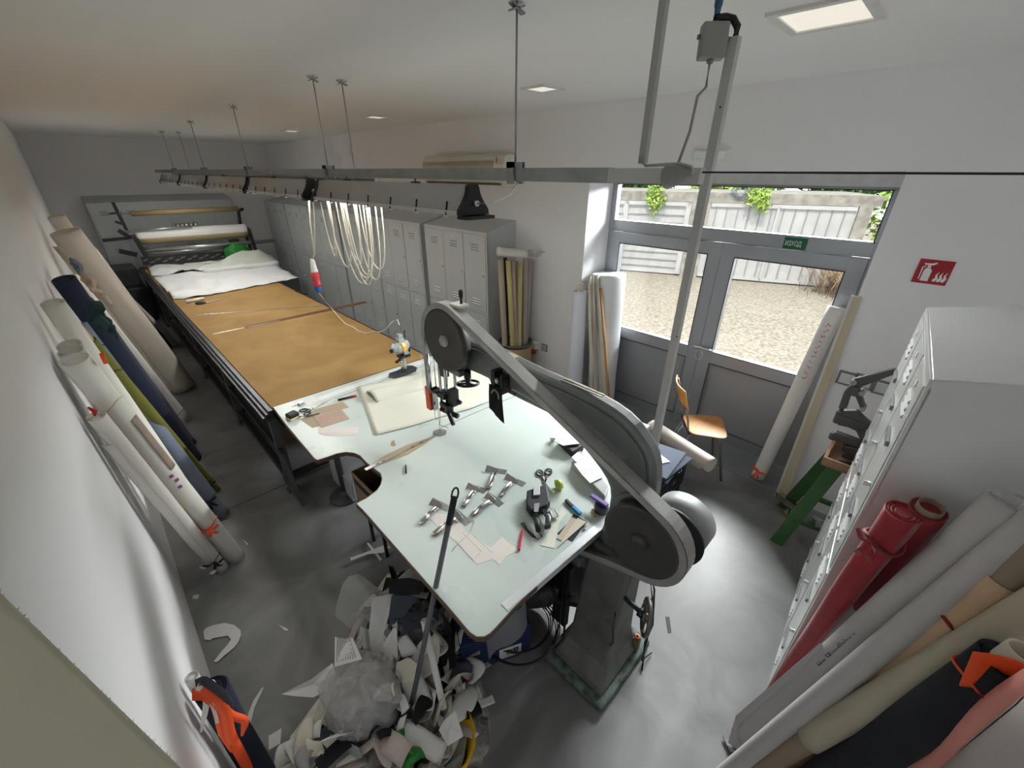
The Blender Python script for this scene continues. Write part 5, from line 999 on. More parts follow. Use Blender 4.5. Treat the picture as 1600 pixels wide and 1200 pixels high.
# small black writing on the silvery roll
d = (P(1582, 788, 'x', 1.7) - P(1166, 1150, 'z', .05)).normalized(); base = P(1304, 1030, 'x', 1.56)
nrm = (EYE - base).normalized(); nrm = (nrm - d * nrm.dot(d)).normalized(); ax0 = P(1166, 1150, 'z', .05); q = ax0 + d * ((base - ax0).dot(d)); yd = d.cross(nrm)
text_mesh('Hon 58cordilo|aw y', 'printed_writing', m_blk, ru, q + nrm * .0545 - yd * .006 - d * .09, d, -yd if yd.dot(Vector(_d)) > 0 else yd, .030)
MB().slab([P(1283, 1003, 'x', 1.60), P(1150, 1118, 'z', .12), P(1138, 1160, 'z', .03), P(1165, 1180, 'z', .03), P(1300, 1045, 'x', 1.60)], .003).build('loose_corner', m_satin, ru)
# paper and spindle at the foot
tag(MB().slab([P(1128, 1150, 'z', .01), P(1146, 1160, 'z', .01), P(1160, 1178, 'z', .01), P(1140, 1176, 'z', .01)], .01).build('foil_scrap', m_chr), 'crumpled silvery foil at the foot of the magenta fold', 'foil')
# ------------------------------------------------------------------ rolls leaning on the left wall
GL = 'rolls on the long wall'
def lr(label, ft, top, r, mat, zf=.05, plane=('x', None), **kw):
    f_ = P(ft[0], ft[1], 'z', zf); pv = plane[1] if plane[1] is not None else XL + r + .012
    t_ = P(top[0], top[1], plane[0], pv); t_.x = max(t_.x, XL + r * 1.08 + .014); f_.x = max(f_.x, XL + r * 1.1 + .02)
    d = (t_ - f_).normalized(); f_ = f_ - d * ((f_.z - r * .25) / max(d.z, .2))
    return roll(kw.pop('name', 'fabric_roll'), label, f_, t_, r, mat, **kw)
m_ivory = pm('ivory_cloth', (.66, .645, .58), rough=.75, var=.03, scale=3, bump=.05, bscale=10); m_ivory2 = pm('ivory_cloth_warm', (.60, .575, .52), rough=.8, var=.04); m_bg = pm('blue_grey_roll', (.14, .165, .215), rough=.85, var=.08); m_ol = pm('olive_green_roll', (.13, .13, .022), rough=.75, var=.06)
m_nv = pm('navy_roll', (.012, .018, .038), rough=.9); m_pu = pm('dark_plum_roll', (.05, .045, .06), rough=.9, var=.1); m_bei = pm('beige_leatherette', (.50, .46, .40), rough=.5, var=.04, scale=3, bump=.15, bscale=5); m_gr2 = pm('pale_grey_cloth', (.44, .44, .42), rough=.75)
lr('ivory roll nearest the camera on the long wall, tied with an orange ribbon bow', (366, 866), (112, 562), .052, m_ivory, seed=41, wob=.008, zf=.06, core=(m_wcloth, .038, .07, 0), ties=((.86, pm('thread', (.6, .45, .3), rough=.8), .002, None), (.27, m_orange, .004, 1.9)), flap=(.3, 1.2, .45, .1, .93))
lr('ivory roll second from the camera, its open end just behind the ribboned one', (352, 850), (107, 549), .046, m_ivory2, seed=42, core=(m_wcloth, .034, .02, 0), flap=(3.3, 1.0, .4, .2, .96), plane=('x', XL + .058))
lr('ivory roll third from the camera with a ragged cloth edge', (334, 838), (104, 539), .044, m_ivory, seed=43, wob=.03, flap=(5.8, 1.0, .9, .05, .7), plane=('x', XL + .055))
lr('tall slim ivory roll rising above the others on the long wall', (322, 812), (76, 474), .045, m_ivory, seed=44, plane=('x', XL + .05))
lr('pale grey sheet roll lying close to the wall under the ribboned roll', (345, 885), (150, 650), .035, m_ivory2, seed=45, ties=((.12, m_blk, .002, .8),), flap=(5.0, 1.2, .5, .1, .9), plane=('x', XL + .055))
lr('blue grey roll with a black tie and cream core near the floor', (345, 800), (118, 508), .050, m_bg, seed=46, core=(m_cream2, .03, .06, 0), ties=((.12, m_blk, .003, .5), (.9, m_blk, .003, None)), flap=(5.2, .9, .4, .1, .9))
lr('olive green roll with a bare wooden upper end and an orange tag', (334, 762), (138, 532), .036, m_ol, seed=47, plane=('x', XL + .10), core=(pm('tan_core', (.48, .34, .15), rough=.7), .026, 0, .20), ties=((.10, m_blk, .003, .5), (.86, m_blk, .003, None)))
tagc = P(162, 560, 'x', XL + .16); tag(MB().obox(tagc, (0, 1, .4), (0, -.4, 1), (1, 0, 0), .018, .018, .008).build('paper_tag', m_orange), 'small bright orange tag stuck on the olive green roll', 'tag')
lr('thick navy roll between the olive roll and the plum one', (300, 712), (97, 436), .065, m_nv, seed=48, wob=.02, zf=.06, plane=('y', 4.1))
lr('dark plum roll leaning beside the navy one', (293, 690), (130, 470), .06, m_pu, seed=49, wob=.02, plane=('y', 4.6))
lr('narrow pale grey roll with a tied foot between plum and beige rolls', (288, 652), (118, 446), .045, m_gr2, seed=50, plane=('y', 5.3), core=(m_gr2, .035, .04, 0), ties=((.08, m_blk, .003, None),))
lr('cream striped roll resting on the beige roll', (272, 632), (112, 430), .045, m_ivory, seed=51, plane=('y', 5.7))
lr('wide beige leatherette roll, widest of the long wall', (283, 600), (97, 362), .135, m_bei, seed=52, wob=.03, r1=.12, zf=.08, plane=('y', 6.1), flap=(5.6, .9, .3, .0, .95))
lr('ivory roll showing above the wide beige one', (262, 585), (88, 338), .07, m_ivory2, seed=53, plane=('y', 6.5), wob=.03)
lr('second ivory roll end peeping over the wide beige one', (270, 590), (97, 352), .06, m_ivory, seed=54, plane=('y', 6.6), wob=.03)
lr('thin black roll along the wide beige one', (262, 540), (140, 398), .045, m_nv, seed=55, plane=('y', 7.4))
lr('pale grey slim roll leaning farthest down the long wall', (270, 535), (160, 428), .05, m_gr2, seed=56, plane=('y', 7.8), wob=.02)
hollow_tube('plastic_tube', 'thin white tube standing beyond the last leaning roll', P(232, 505, 'z', .02), P(147, 390, 'y', 8.6), .035, m_wcloth, cat='tube')
# loose cloth on the rolls
for (u, v, x, sx, sz, m, l, sd) in ((105, 425, -.16, .30, .16, m_bg, 'blue striped cloth crumpled over the tops of the dark rolls', 3), (120, 450, -.12, .2, .14, pm('rust_cloth', (.45, .36, .28), rough=.9), 'tan cloth end hanging beside the blue striped one', 4), (122, 500, -.13, .16, .12, pm('dark_green_cloth', (.02, .05, .05), rough=.9), 'dark green rag tied round the navy roll', 5)):
    c = P(u, v, 'x', x); rnd = random.Random(sd); o_ = Vector((rnd.random() * 9, 0, 0))
    mb = MB().grid(lambda s, t_: c + Vector((.05 + .07 * noise.noise(o_ + Vector((s * 2, t_ * 3, 0))) + .05 * t_, (s - .5) * sx + .05 * noise.noise(o_ + Vector((t_ * 3, s * 2, 5))), (t_ - .5) * -sz - .05 * s + .04 * math.sin(s * 9))), 12, 8)
    tag(mb.build('cloth_piece', m, solid=.003), l, 'cloth')
for (u, v, u2, v2, l) in ((138, 637, 148, 650, 'small red cloth knot near the wall beside the pale sheet roll'), (148, 650, 163, 668, 'red cloth tail hanging below the red knot')):
    a, b = P(u, v, 'x', XL + .05), P(u2, v2, 'x', XL + .05); tag(MB().tube([a, (a + b) / 2 + Vector((.01, 0, 0)), b], [.005, .010, .004], n=6).build('red_rag', pm('red_rag', (.5, .02, .03), rough=.8)), l, 'cloth')
# brown paper label and handwriting on the ribboned roll
def patch(o, s0, s1, aw, a0, mat, nm, lift=1.06):
    p0, p1, r, r1 = ROLLS[o.name]; a_, b_, d = frame_of(p1 - p0); c = p0.lerp(p1, (s0 + s1) / 2); v = (EYE - c); ang = math.atan2(v.dot(b_), v.dot(a_)) + a0
    def fn(u, w): q = ang + aw * (w - .5); return p0.lerp(p1, s0 + (s1 - s0) * u) + (a_ * math.cos(q) + b_ * math.sin(q)) * (r * lift)
    return MB().grid(fn, 8, 6).build(nm, mat, o, solid=.001)
RA = [o for o in bpy.data.objects if 'ribbon bow' in str(o.get('label', ''))][0]
patch(RA, .58, .80, .75, -.75, pm('brown_label', (.30, .23, .19), rough=.7, var=.15), 'paper_label', 1.08)
for k, sc_ in enumerate((.50, .53, .555)): patch(RA, sc_, sc_ + .012, .35, -.1 - .15 * (k % 2), pm('purple_ink', (.30, .06, .22), rough=.6), 'handwriting', 1.05)
# near standing bolt close to the camera
bt = thing('fabric_bolt', 'huge khaki cream cloth bolt standing closest to the camera by the wall', 'fabric bolt', (-.172, .30, 0))
m_kh = pm('khaki_cream_bolt', (.52, .50, .38), rough=.8, var=.03, scale=2, bump=.1, bscale=9)
BCX, BCY, BRR = -.170, .300, .073
def bolt(s, k):
    a = 2 * math.pi * k; r_ = BRR * (1 + .03 * noise.noise(Vector((math.cos(a) * 1.5, math.sin(a) * 1.5, s * 2.2))) + .02 * math.sin(a * 3 + s)); return Vector((BCX + (2.19 - s * 2.36) * .058 + r_ * math.cos(a), BCY + r_ * math.sin(a), s * 2.36))
MB().grid(lambda s, k: bolt(s, k), 40, 48).add([Vector((BCX - .013, BCY, 2.36))] + [bolt(1, k / 48) for k in range(48)], [(0, k + 1, (k + 1) % 48 + 1) for k in range(48)]).build('cloth', m_kh, bt)
def flp(s, k):
    a = -.9 + 1.10 * k; r_ = BRR * (1.05 + .03 * noise.noise(Vector((s * 3, k * 3, 2)))) ; return Vector((BCX + (2.14 - s * 2.31) * .058 + r_ * math.cos(a), BCY + r_ * math.sin(a), .05 + s * 2.31))
MB().grid(flp, 40, 14).build('outer_layer', m_kh, bt, solid=.003)
def flp2(s, k):
    a = -1.4 + 1.35 * k; r_ = BRR * (1.10 + .05 * noise.noise(Vector((s * 2, k * 2, 9)))); return Vector((BCX + (2.14 - s * 2.31) * .058 + r_ * math.cos(a), BCY + r_ * math.sin(a), .05 + s * 2.31))
MB().grid(flp2, 40, 14).build('outer_layer', m_kh, bt, solid=.004)
fr_ = MB(); rnd = random.Random(2)
for i in range(2600):
    s = rnd.random(); p = flp(s, 1.0); q = p + Vector((rnd.uniform(-.002, .003), rnd.uniform(.002, .007), rnd.uniform(-.004, .004))); fr_.add([p + Vector((0, 0, -.0015)), p + Vector((0, 0, .0015)), q], [(0, 1, 2)])
fo = fr_.build('fringe', pm('brown_fringe', (.30, .25, .20), rough=.9), bt); fo['kind'] = 'stuff'
# short dark roll with ribbons by the wall
dk = roll('fabric_roll', 'short black plum roll by the wall with orange ribbons heaped on it', (-.185, 1.36, .01), (-.185, 1.35, .82), .050, m_nv, seed=60, wob=.03, core=(m_cream2, .020, 0, .03))
roll('fabric_roll', 'white slim roll end beside the ribboned dark roll', (-.23, 1.44, .01), (-.225, 1.435, .84), .022, m_wcloth, seed=61)
def ribbon(label, pts, w, mat, name='ribbon', grp=None):
    pts = [Vector(p) for p in pts]; cr = []
    for i in range(len(pts) - 1):
        for k in range(5): cr.append(pts[i].lerp(pts[i + 1], k / 5))
    cr.append(pts[-1]); sm = [cr[0]] + [(cr[i - 1] + cr[i] * 2 + cr[i + 1]) / 4 for i in range(1, len(cr) - 1)] + [cr[-1]]
    vs = []
    for i, p in enumerate(sm):
        d = (sm[min(i + 1, len(sm) - 1)] - sm[max(i - 1, 0)]).normalized(); nn = (EYE - p).normalized(); sd = d.cross(nn).normalized(); ww = w * (1 if i < len(sm) - 4 else (len(sm) - i) / 5 + .1)
        vs += [p - sd * ww, p + sd * ww]
    mb = MB().add(vs, [(2 * i, 2 * i + 1, 2 * i + 3, 2 * i + 2) for i in range(len(sm) - 1)], True)
    return tag(mb.build(name, mat, solid=.0012), label, 'ribbon', grp)
def Q(u, v, z, k=[0]): k[0] += 1; return P(u, v, 'y', 1.275 - .004 * (k[0] % 5))
ribbon('wide orange ribbon arching over the dark roll to the floor', [Q(303, 1085, .86), Q(330, 1085, .88), Q(352, 1110, .70), Q(360, 1150, .45), Q(385, 1195, .20), Q(398, 1240, .05)], .017, m_orange)
ribbon('orange ribbon crumpled on top of the dark roll', [Q(300, 1084, .85), Q(318, 1078, .90), Q(340, 1092, .88), Q(358, 1108, .74)], .014, m_orange)
ribbon('orange ribbon hanging behind the white strip', [Q(310, 1082, .87), Q(335, 1100, .84), Q(345, 1140, .6), Q(362, 1175, .4)], .011, m_orange)
ribbon('orange ribbon end spread toward the scrap on the floor', [Q(340, 1100, .70), Q(362, 1118, .60), Q(384, 1125, .42), Q(378, 1150, .35)], .013, m_orange)
ribbon('white pointed strip hanging over the dark roll', [Q(308, 1073, .90), Q(322, 1078, .90), Q(322, 1105, .78), Q(314, 1145, .62)], .009, m_wcloth)
ribbon('thin white strip hanging among the orange ribbons', [Q(330, 1098, .80), Q(338, 1120, .66), Q(342, 1150, .5)], .005, m_wcloth2)
ribbon('dark plum cloth draped behind the orange ribbons', [Q(305, 1068, .86), Q(318, 1062, .86), Q(350, 1085, .66), Q(366, 1105, .45)], .012, m_pu)
# ------------------------------------------------------------------ spreading machine at the far end of the cutting table
YM = 10.35
def M(u, v, y=YM): return P(u, v, 'y', y)
sm_ = thing('spreading_machine', 'dark cloth spreading machine with roller bars at the far end of the long table', 'machine', (1.36, YM, ZT))
m_mach = pm('machine_black', (.03, .032, .034), rough=.4, metal=.5, var=.2); m_bar = pm('brushed_bar', (.42, .43, .43), rough=.3, metal=.8)
xl_, xr_ = M(236, 400).x, M(425, 390).x
for (u0, v0, u1, v1, nm) in ((212, 372, 244, 428, 'side_frame'), (388, 358, 402, 400, 'side_frame')):
    a, b = M(u0, v0), M(u1, v1); b.z = max(b.z, ZT + .012); MB().bar(a, b, .06, .08).bar(a + Vector((0, .35, 0)), b + Vector((0, .35, 0)), .05, .06).bar(a + Vector((0, 0, 0)), a + Vector((0, .4, 0)), .05).build(nm, m_mach, sm_)
for (u0, v0, u1, v1, w) in ((176, 316, 200, 364, .05), (372, 326, 376, 354, .05), (170, 334, 190, 332, .03), (180, 346, 190, 350, .04), (185, 360, 205, 372, .07), (160, 376, 200, 372, .05), (186, 392, 214, 398, .08), (372, 330, 380, 326, .05)):
    MB().bar(M(u0, v0, YM + .25), M(u1, v1, YM + .25), w).build('bracket', m_mach, sm_)
for (u0, v0, u1, v1, r, m, nm) in ((205, 334, 372, 326, .045, pm('tan_tube', (.36, .27, .13), rough=.6), 'tube_roller'), (186, 333, 205, 334, .018, m_bar, 'spindle'), (222, 392, 428, 376, .038, m_bar, 'front_bar'), (224, 397, 360, 386, .025, m_bar, 'lower_bar'), (196, 362, 300, 354, .02, m_bar, 'rear_bar')):
    MB().cyl(M(u0, v0, YM + .2 if v0 < 350 else YM), M(u1, v1, YM + .2 if v1 < 350 else YM), r, n=16).build(nm, m, sm_)
for k in range(5): c = M(278 + k * 7, 354 - .6 * k, YM + .2); MB().cyl(c - Vector((.03, 0, 0)), c + Vector((.03, 0, 0)), .055, n=14).build('pulley', m_hub, sm_)
a, b = M(222, 408), M(352, 398); pl_ = MB().bar(a, b, .10, .14, up=(0, 0, 1))
pl_.build('toothed_carriage', m_mach, sm_)
tt_ = MB()
for k in range(14): c = a.lerp(b, (k + .5) / 14); tt_.obox(c + Vector((0, -.055, .02 * (-1) ** k)), (1, 0, .3), (0, 1, 0), (-.3, 0, 1), .04, .008, .014)
tt_.build('teeth', pm('teeth_grey', (.13, .13, .13), rough=.5, metal=.4), sm_)
MB().box((.12, YM - .35, .0), (.56, YM + .45, .62)).box((.18, YM - .2, .62), (.52, YM + .4, .95)).build('dark_mass', m_mach, sm_, bevel=.02)  # plain dark boxes put in for the black mass beside the machine
a, b = M(212, 369, YM + .1), M(384, 358, YM + .1)
roll('cloth_roll', 'white over brown cloth roll carried across the spreading machine', a + Vector((0, 0, -.02)), b + Vector((0, 0, -.02)), .125, m_wcloth, seed=70, wob=.006, core=(m_brn, .03, .06, .03))
MBk = MB().grid(lambda s, t_: a.lerp(b, s) + Vector((0, -.13 * math.cos(-.15 - 1.25 * t_), -.02 + .13 * math.sin(-.15 - 1.25 * t_))), 10, 6); tag(MBk.build('paper_band', pm('brown_paper', (.42, .33, .19), rough=.6), solid=.002), 'brown paper wound round the underside of the cloth roll on the machine', 'paper')
c = M(370, 388, YM - .15); c.z = ZT + .17
gb_ = MB().ball(c, .19, (1.25, .8, .9), n=18, m=12, fn=lambda q: 1 + .25 * noise.noise(q * 2.2)); tag(gb_.build('plastic_bag', pm('green_plastic', (.02, .20, .03), rough=.3, var=.15)), 'bright green plastic bag slumped on the far end of the table', 'bag')
tag(MB().ball(M(368, 377, YM) + Vector((.0, .1, -.0)), .06, (1.6, 1, .8), n=12, m=8).build('black_tool', m_blk), 'black object lying on top of the green bag', 'tool')
# white paper heap
def cloth_poly(name, label, cat, rows, mat, amp=.01, seed=0, thick=.0015, z0=ZT, group=None, fr=1.6, nu=30, nv=18, base=.004):
    """rows: two polylines in photo pixels (far and near edge) lying on the table"""
    A = [P(u, v, 'z', z0) for (u, v) in rows[0]]; B = [P(u, v, 'z', z0) for (u, v) in rows[1]]; o_ = Vector((seed * 3.7, 0, 0))
    def ev(L, s): k = min(int(s * (len(L) - 1)), len(L) - 2); return L[k].lerp(L[k + 1], s * (len(L) - 1) - k)
    def fn(s, t): p = ev(A, s).lerp(ev(B, s), t); h = amp * (abs(noise.noise(o_ + p * fr)) * 2 + .5 * abs(noise.noise(o_ + p * fr * 3))); return Vector((p.x, p.y, z0 + base + h))
    return tag(MB().grid(fn, nu, nv).build(name, mat, solid=thick), label, cat, group)
m_pap = pm('white_paper_cloth', (.70, .72, .72), rough=.6, var=.02)
cloth_poly('paper_sheet', 'wide white cloth layers spread over the far part of the brown table', 'cloth', ([(238, 432), (300, 424), (360, 418), (430, 415)], [(272, 469), (330, 462), (400, 448), (467, 436)]), m_pap, amp=.05, seed=1, fr=2.5)
cloth_poly('paper_sheet', 'white sheet lying under the folded heap near the machine', 'cloth', ([(230, 415), (300, 408), (350, 402)], [(238, 434), (310, 428), (390, 418)]), m_pap, amp=.06, seed=2, base=.01, fr=2.5)
fe = [P(u, v, 'z', ZT + .02) for (u, v) in ((300, 424), (330, 421), (365, 417), (400, 414), (436, 410))]
rg = [P(u, v, 'y', fe[i].y + dy) for i, ((u, v), dy) in enumerate((((322, 414), .1), ((345, 408), .25), ((378, 391), .35), ((405, 391), .45), ((432, 406), .5)))]
be = [Vector((r_.x + .05, r_.y + .45, ZT + .03)) for r_ in rg]
def pl_(L, s): k = min(int(s * (len(L) - 1)), len(L) - 2); return L[k].lerp(L[k + 1], s * (len(L) - 1) - k)
def fsh(s, t_):
    a_, r_, b_ = pl_(fe, s), pl_(rg, s), pl_(be, s); p = a_.lerp(r_, t_ * 2) if t_ < .5 else r_.lerp(b_, t_ * 2 - 1); return p + Vector((0, 0, .012 * math.sin(s * 15 + t_ * 5) * math.sin(t_ * math.pi)))
mb = MB().grid(fsh, 32, 16)
tag(mb.build('folded_sheet', pm('greenish_white_sheet', (.60, .64, .58), rough=.6), solid=.002), 'large greenish white sheet folded up in a peak near the machine', 'cloth')
roll('cloth_roll', 'white rolled layer along the edge of the folded sheet', P(318, 424, 'z', ZT + .05), P(435, 411, 'z', ZT + .05), .045, m_pap, seed=71, wob=.04, nseg=14)
# cable from the plug to the cutter
m_cw = pm('white_thin_cable', (.78, .76, .70), rough=.5)
pts = [P(497, 456, 'y', 3.75)] + [P(u, v, 'z', ZT + .006) for (u, v) in ((508, 470), (520, 484), (530, 496), (540, 506), (552, 511), (560, 517), (572, 521), (584, 518), (594, 519), (603, 514), (610, 506))]
CK = P(628, 583, 'z', ZW)
def ck(u, v, dy=0): q = P(u, v, 'y', CK.y + dy); return q
pts += [ck(614, 502), ck(621, 500), ck(624, 508)]
tag(MB().tube(pts, .0045, n=6).build('power_cable', m_cw), 'thin white cable snaking over the brown table from the plug to the cutter', 'cable')
tag(MB().tube([P(462, 455, 'z', ZT + .009), P(470, 458, 'z', ZT + .009), P(480, 459, 'z', ZT + .009)], .008, n=6).build('loose_hook', m_drk), 'small dark hook lying under the red plug at the table edge', 'hook')
# straight knife cutter
kc = thing('cloth_cutter', 'grey upright electric cloth cutter with a yellow label and black handle', 'cutting machine', (CK.x, CK.y, ZW))
bp_ = MB(); pts = []
for (u, v) in ((607, 590), (616, 592), (635, 588), (650, 581), (652, 575), (645, 572), (636, 572), (620, 580), (608, 584)): pts.append(P(u, v, 'z', ZW))
bp_.slab(pts, .008); bp_.build('base_plate', pm('dark_base_plate', (.08, .085, .10), rough=.3, metal=.6), kc, bevel=.003)
x0, y0 = CK.x + .02, CK.y
z = lambda v, u=628: ck(u, v).z
MB().cyl((x0 - .015, y0, ZW), (x0 - .015, y0, z(560)), .006, n=10).box((x0 + .005, y0 - .012, ZW + .008), (x0 + .03, y0 + .012, z(555))).box((x0 - .01, y0 - .002, ZW + .008), (x0 + .006, y0 + .002, z(555))).build('standard', m_chr, kc)
mz = z(541); ax = (P(606, 541, 'y', y0) - P(640, 534, 'y', y0)); ax = Vector((-1, -.35, -.02)).normalized(); mc = Vector((x0 - .01, y0, mz))
m_ckg = pm('cutter_grey', (.38, .42, .44), rough=.35, metal=.2)
MB().lathe([(0, -.085), (.045, -.085), (.055, -.07), (.055, .05), (.045, .065), (.028, .085), (.022, .10), (0, .10)], mc, ax, n=28).build('motor_body', m_ckg, kc)
MB().lathe([(.0565, -.035), (.0565, .03)], mc, ax, n=28).build('yellow_label', pm('yellow_label', (.85, .42, .02), rough=.4), kc, solid=.001)
MB().lathe([(0, .085), (.018, .095), (.018, .115), (0, .117)], mc, ax, n=18).build('dark_end', m_drk, kc)
up_ = Vector((0, 0, 1)); n2 = (EYE - mc).normalized(); n2 = (n2 - ax * n2.dot(ax)).normalized(); MB().obox(mc + n2 * .058, ax, n2.cross(ax), n2, .012, .016, .0015).build('white_plate', m_whitep, kc)
MB().box((x0 - .03, y0 - .03, mz + .04), (x0 + .03, y0 + .03, mz + .085)).box((x0 - .02, y0 - .022, mz + .085), (x0 + .022, y0 + .022, mz + .12)).box((x0 + .01, y0 - .035, mz - .08), (x0 + .06, y0 + .03, mz + .03)).build('switch_housing', m_ckg, kc, bevel=.006)
hz = z(565, 604); MB().tube([(x0 + .03, y0 - .02, mz - .075), (x0 - .02, y0 - .05, mz - .08), (x0 - .06, y0 - .07, mz - .085)], .009, n=8).tube([(x0 - .05, y0 - .066, mz - .085), (x0 - .11, y0 - .09, mz - .09)], .014, n=10).build('handle', m_blk, kc)
MB().box((x0 - .035, y0 - .045, mz - .10), (x0 + .065, y0 + .03, mz - .075)).cyl((x0 + .05, y0, mz), (x0 + .055, y0, mz + .13), .005, n=8).ball((x0 + .055, y0, mz + .13), .009).cyl((x0 + .06, y0 - .02, mz - .04), (x0 + .075, y0 - .03, mz - .04), .02, n=14).build('lower_guide', m_drk, kc, bevel=.003)
MB().tube([(x0 - .02, y0, mz + .07), (x0 - .07, y0 - .01, mz + .055)], .008, n=8).build('lever', m_ckg, kc)
# cream cloth on the white table
z0 = ZW
m_crm = pm('cream_sheet', (.66, .665, .57), rough=.55, var=.02)
cloth_poly('cloth_sheet', 'big cream cloth sheet spread under the saw blade guide', 'cloth', ([(560, 605), (600, 597), (650, 584), (720, 573), (762, 588)], [(586, 681), (640, 668), (690, 652), (735, 640), (778, 622)]), m_crm, amp=.006, seed=4, z0=ZW, fr=3, base=.002)
a, b = P(572, 611, 'z', ZW + .03), P(690, 580, 'z', ZW + .03); a2, b2 = P(588, 628, 'z', ZW + .012), P(700, 597, 'z', ZW + .012)
mb = MB().grid(lambda s, t_: a.lerp(b, s).lerp(a2.lerp(b2, s), t_ * 1.1 - .05) + Vector((0, 0, -.018 + .045 * math.sin(t_ * math.pi) ** .7 + .006 * math.sin(s * 9 + t_ * 3))), 24, 10)
tag(mb.build('folded_cloth', m_crm, solid=.002), 'cream cloth folded into a low ridge on the spread sheet', 'cloth')
def wp(off, sc, pts): return [(off[0] + x * sc, off[1] + y * sc) for x, y in pts]
def flat(name, label, cat, px, mat, z=ZW, t=.0012, parent=None, group=None):
    o = MB().slab([P(u, v, 'z', z) for u, v in px], t).build(name, mat, parent)
    if parent is None: tag(o, label, cat, group)
    return o
O1 = ((400, 600), .1875); O2 = ((620, 700), .2125)
m_kcard = pm('tan_card', (.40, .32, .22), rough=.8, var=.04); m_kcard2 = pm('tan_card_pale', (.45, .35, .28), rough=.8, var=.04)
flat('card_pattern', 'plain tan cardboard pattern piece under the one with writing', 'pattern', wp(*O1, [(372, 300), (470, 365), (530, 350), (560, 250), (775, 195), (720, 145), (600, 180), (490, 212)]), m_kcard)
cdw = flat('card_pattern', 'tan cardboard piece covered with rows of red handwriting', 'pattern', wp(*O1, [(470, 265), (715, 212), (780, 290), (545, 366)]), m_kcard2, z=ZW + .0014)
o_, X_, Y_ = P(*wp(*O1, [(540, 352)])[0], 'z', ZW + .0030), None, None
e1 = P(*wp(*O1, [(775, 285)])[0], 'z', ZW + .0030); e2 = P(*wp(*O1, [(478, 268)])[0], 'z', ZW + .0030); scrawl('handwriting', '', o_, e1 - o_, e2 - o_, (e1 - o_).length * .95, (e2 - o_).length * .9, 11, 5, m_redink, .0011, cdw, rows=6)
m_wpat = pm('pinkish_paper', (.70, .65, .60), rough=.8, var=.02)
sp_ = flat('paper_pattern', 'narrow cream paper strip pattern below the tan cards', 'pattern', wp(*O1, [(515, 366), (855, 360), (850, 425), (700, 432), (600, 430), (525, 415)]), m_wpat)
a, b = P(*wp(*O1, [(540, 420)])[0], 'z', ZW + .0016), P(*wp(*O1, [(840, 415)])[0], 'z', ZW + .0016); scrawl('handwriting', '', a, b - a, Vector((-(b - a).y, (b - a).x, 0)), (b - a).length, .025, 14, 8, pm('pale_brown_ink', (.3, .2, .14), rough=.8), .0007, sp_)
tm = thing('tape_measure', 'yellow and black tape measure at the table corner', 'tape measure', P(458, 654, 'z', ZW))
a = P(458, 653, 'z', ZW); MB().obox(a + Vector((0, 0, .028)), (1, .25, 0), (-.25, 1, 0), (0, 0, 1), .038, .034, .018).build('case_top', m_blk, tm, bevel=.01); MB().obox(a + Vector((0, 0, .0085)), (1, .25, 0), (-.25, 1, 0), (0, 0, 1), .040, .036, .008).build('case_bottom', pm('yellow_case', (.62, .58, .22), rough=.4), tm, bevel=.006)
MB().tube([P(467, 651, 'z', ZW + .01), P(480, 651, 'z', ZW + .012), P(499, 646, 'z', ZW + .006)], .004, n=6).build('strap', m_blk, tm)
def scissors(label, h1, h2, piv, tip, name='scissors', z=ZW, hm=None, r=.021):
    z += .0035; t = thing(name, label, 'scissors', P(*piv, 'z', ZW)); p, e = P(*piv, 'z', z), P(*tip, 'z', z); hm = hm or m_blk
    bl = MB(); d = (e - p).normalized(); n_ = Vector((-d.y, d.x, 0))
    bl.slab([p - n_ * .008 - d * .02, p + n_ * .008 - d * .02, e + n_ * .001, e - n_ * .001], .003); bl.build('blades', m_chr, t)
    for h in (h1, h2):
        c = P(*h, 'z', z + .003); dd = (c - p).normalized(); nn = Vector((-dd.y, dd.x, 0))
        MB().tube([c + dd * (r * 1.35 * math.cos(a)) + nn * (r * math.sin(a)) for a in [i * math.pi / 9 for i in range(18)]], .005, n=6, closed=True).tube([c - dd * r * 1.35, p], .005, n=6).build('handle', hm, t)
    MB().cyl(p + Vector((0, 0, .002)), p + Vector((0, 0, .006)), .005, n=10).build('screw', m_hub, t); return t
scissors('long steel shears lying on the tan cards by the tape measure', (474, 641), (480, 646), (489, 638), (521, 622), hm=m_drk)
flat('paper_note', 'small white note beside the shears on the pale table', 'paper', wp(*O1, [(385, 140), (470, 100), (545, 130), (435, 185)]), m_wcloth)
flat('paper_strip', 'narrow white strip of paper under the shears tip', 'paper', wp(*O1, [(580, 140), (640, 112), (655, 122), (595, 160)]), m_wcloth)
tag(MB().obox(P(470, 630, 'z', ZW + .012), (1, .3, 0), (-.3, 1, 0), (0, 0, 1), .022, .014, .012).obox(P(461, 632, 'z', ZW + .003), (1, .2, 0), (-.2, 1, 0), (0, 0, 1), .03, .006, .003).build('metal_fitting', m_chr, bevel=.003), 'small chrome fitting near the upper table corner', 'fitting')
mk = thing('marker_pen', 'black marker with a red end on the pale table', 'pen', P(542, 622, 'z', ZW)); a, b = P(528, 625, 'z', ZW + .009), P(557, 618, 'z', ZW + .009)
MB().cyl(a, a.lerp(b, .68), .009, n=12).build('barrel', m_blk, mk); MB().cyl(a.lerp(b, .68), b, .0095, n=12).build('cap', pm('red_cap', (.45, .02, .03), rough=.4), mk)
flat('glue_stain', 'small brown spilled stain beside the long lath', 'stain', [(612, 689), (616, 688), (617, 692), (619, 696), (614, 698), (610, 696)], pm('brown_stain', (.33, .25, .15), rough=.6), t=.0006)
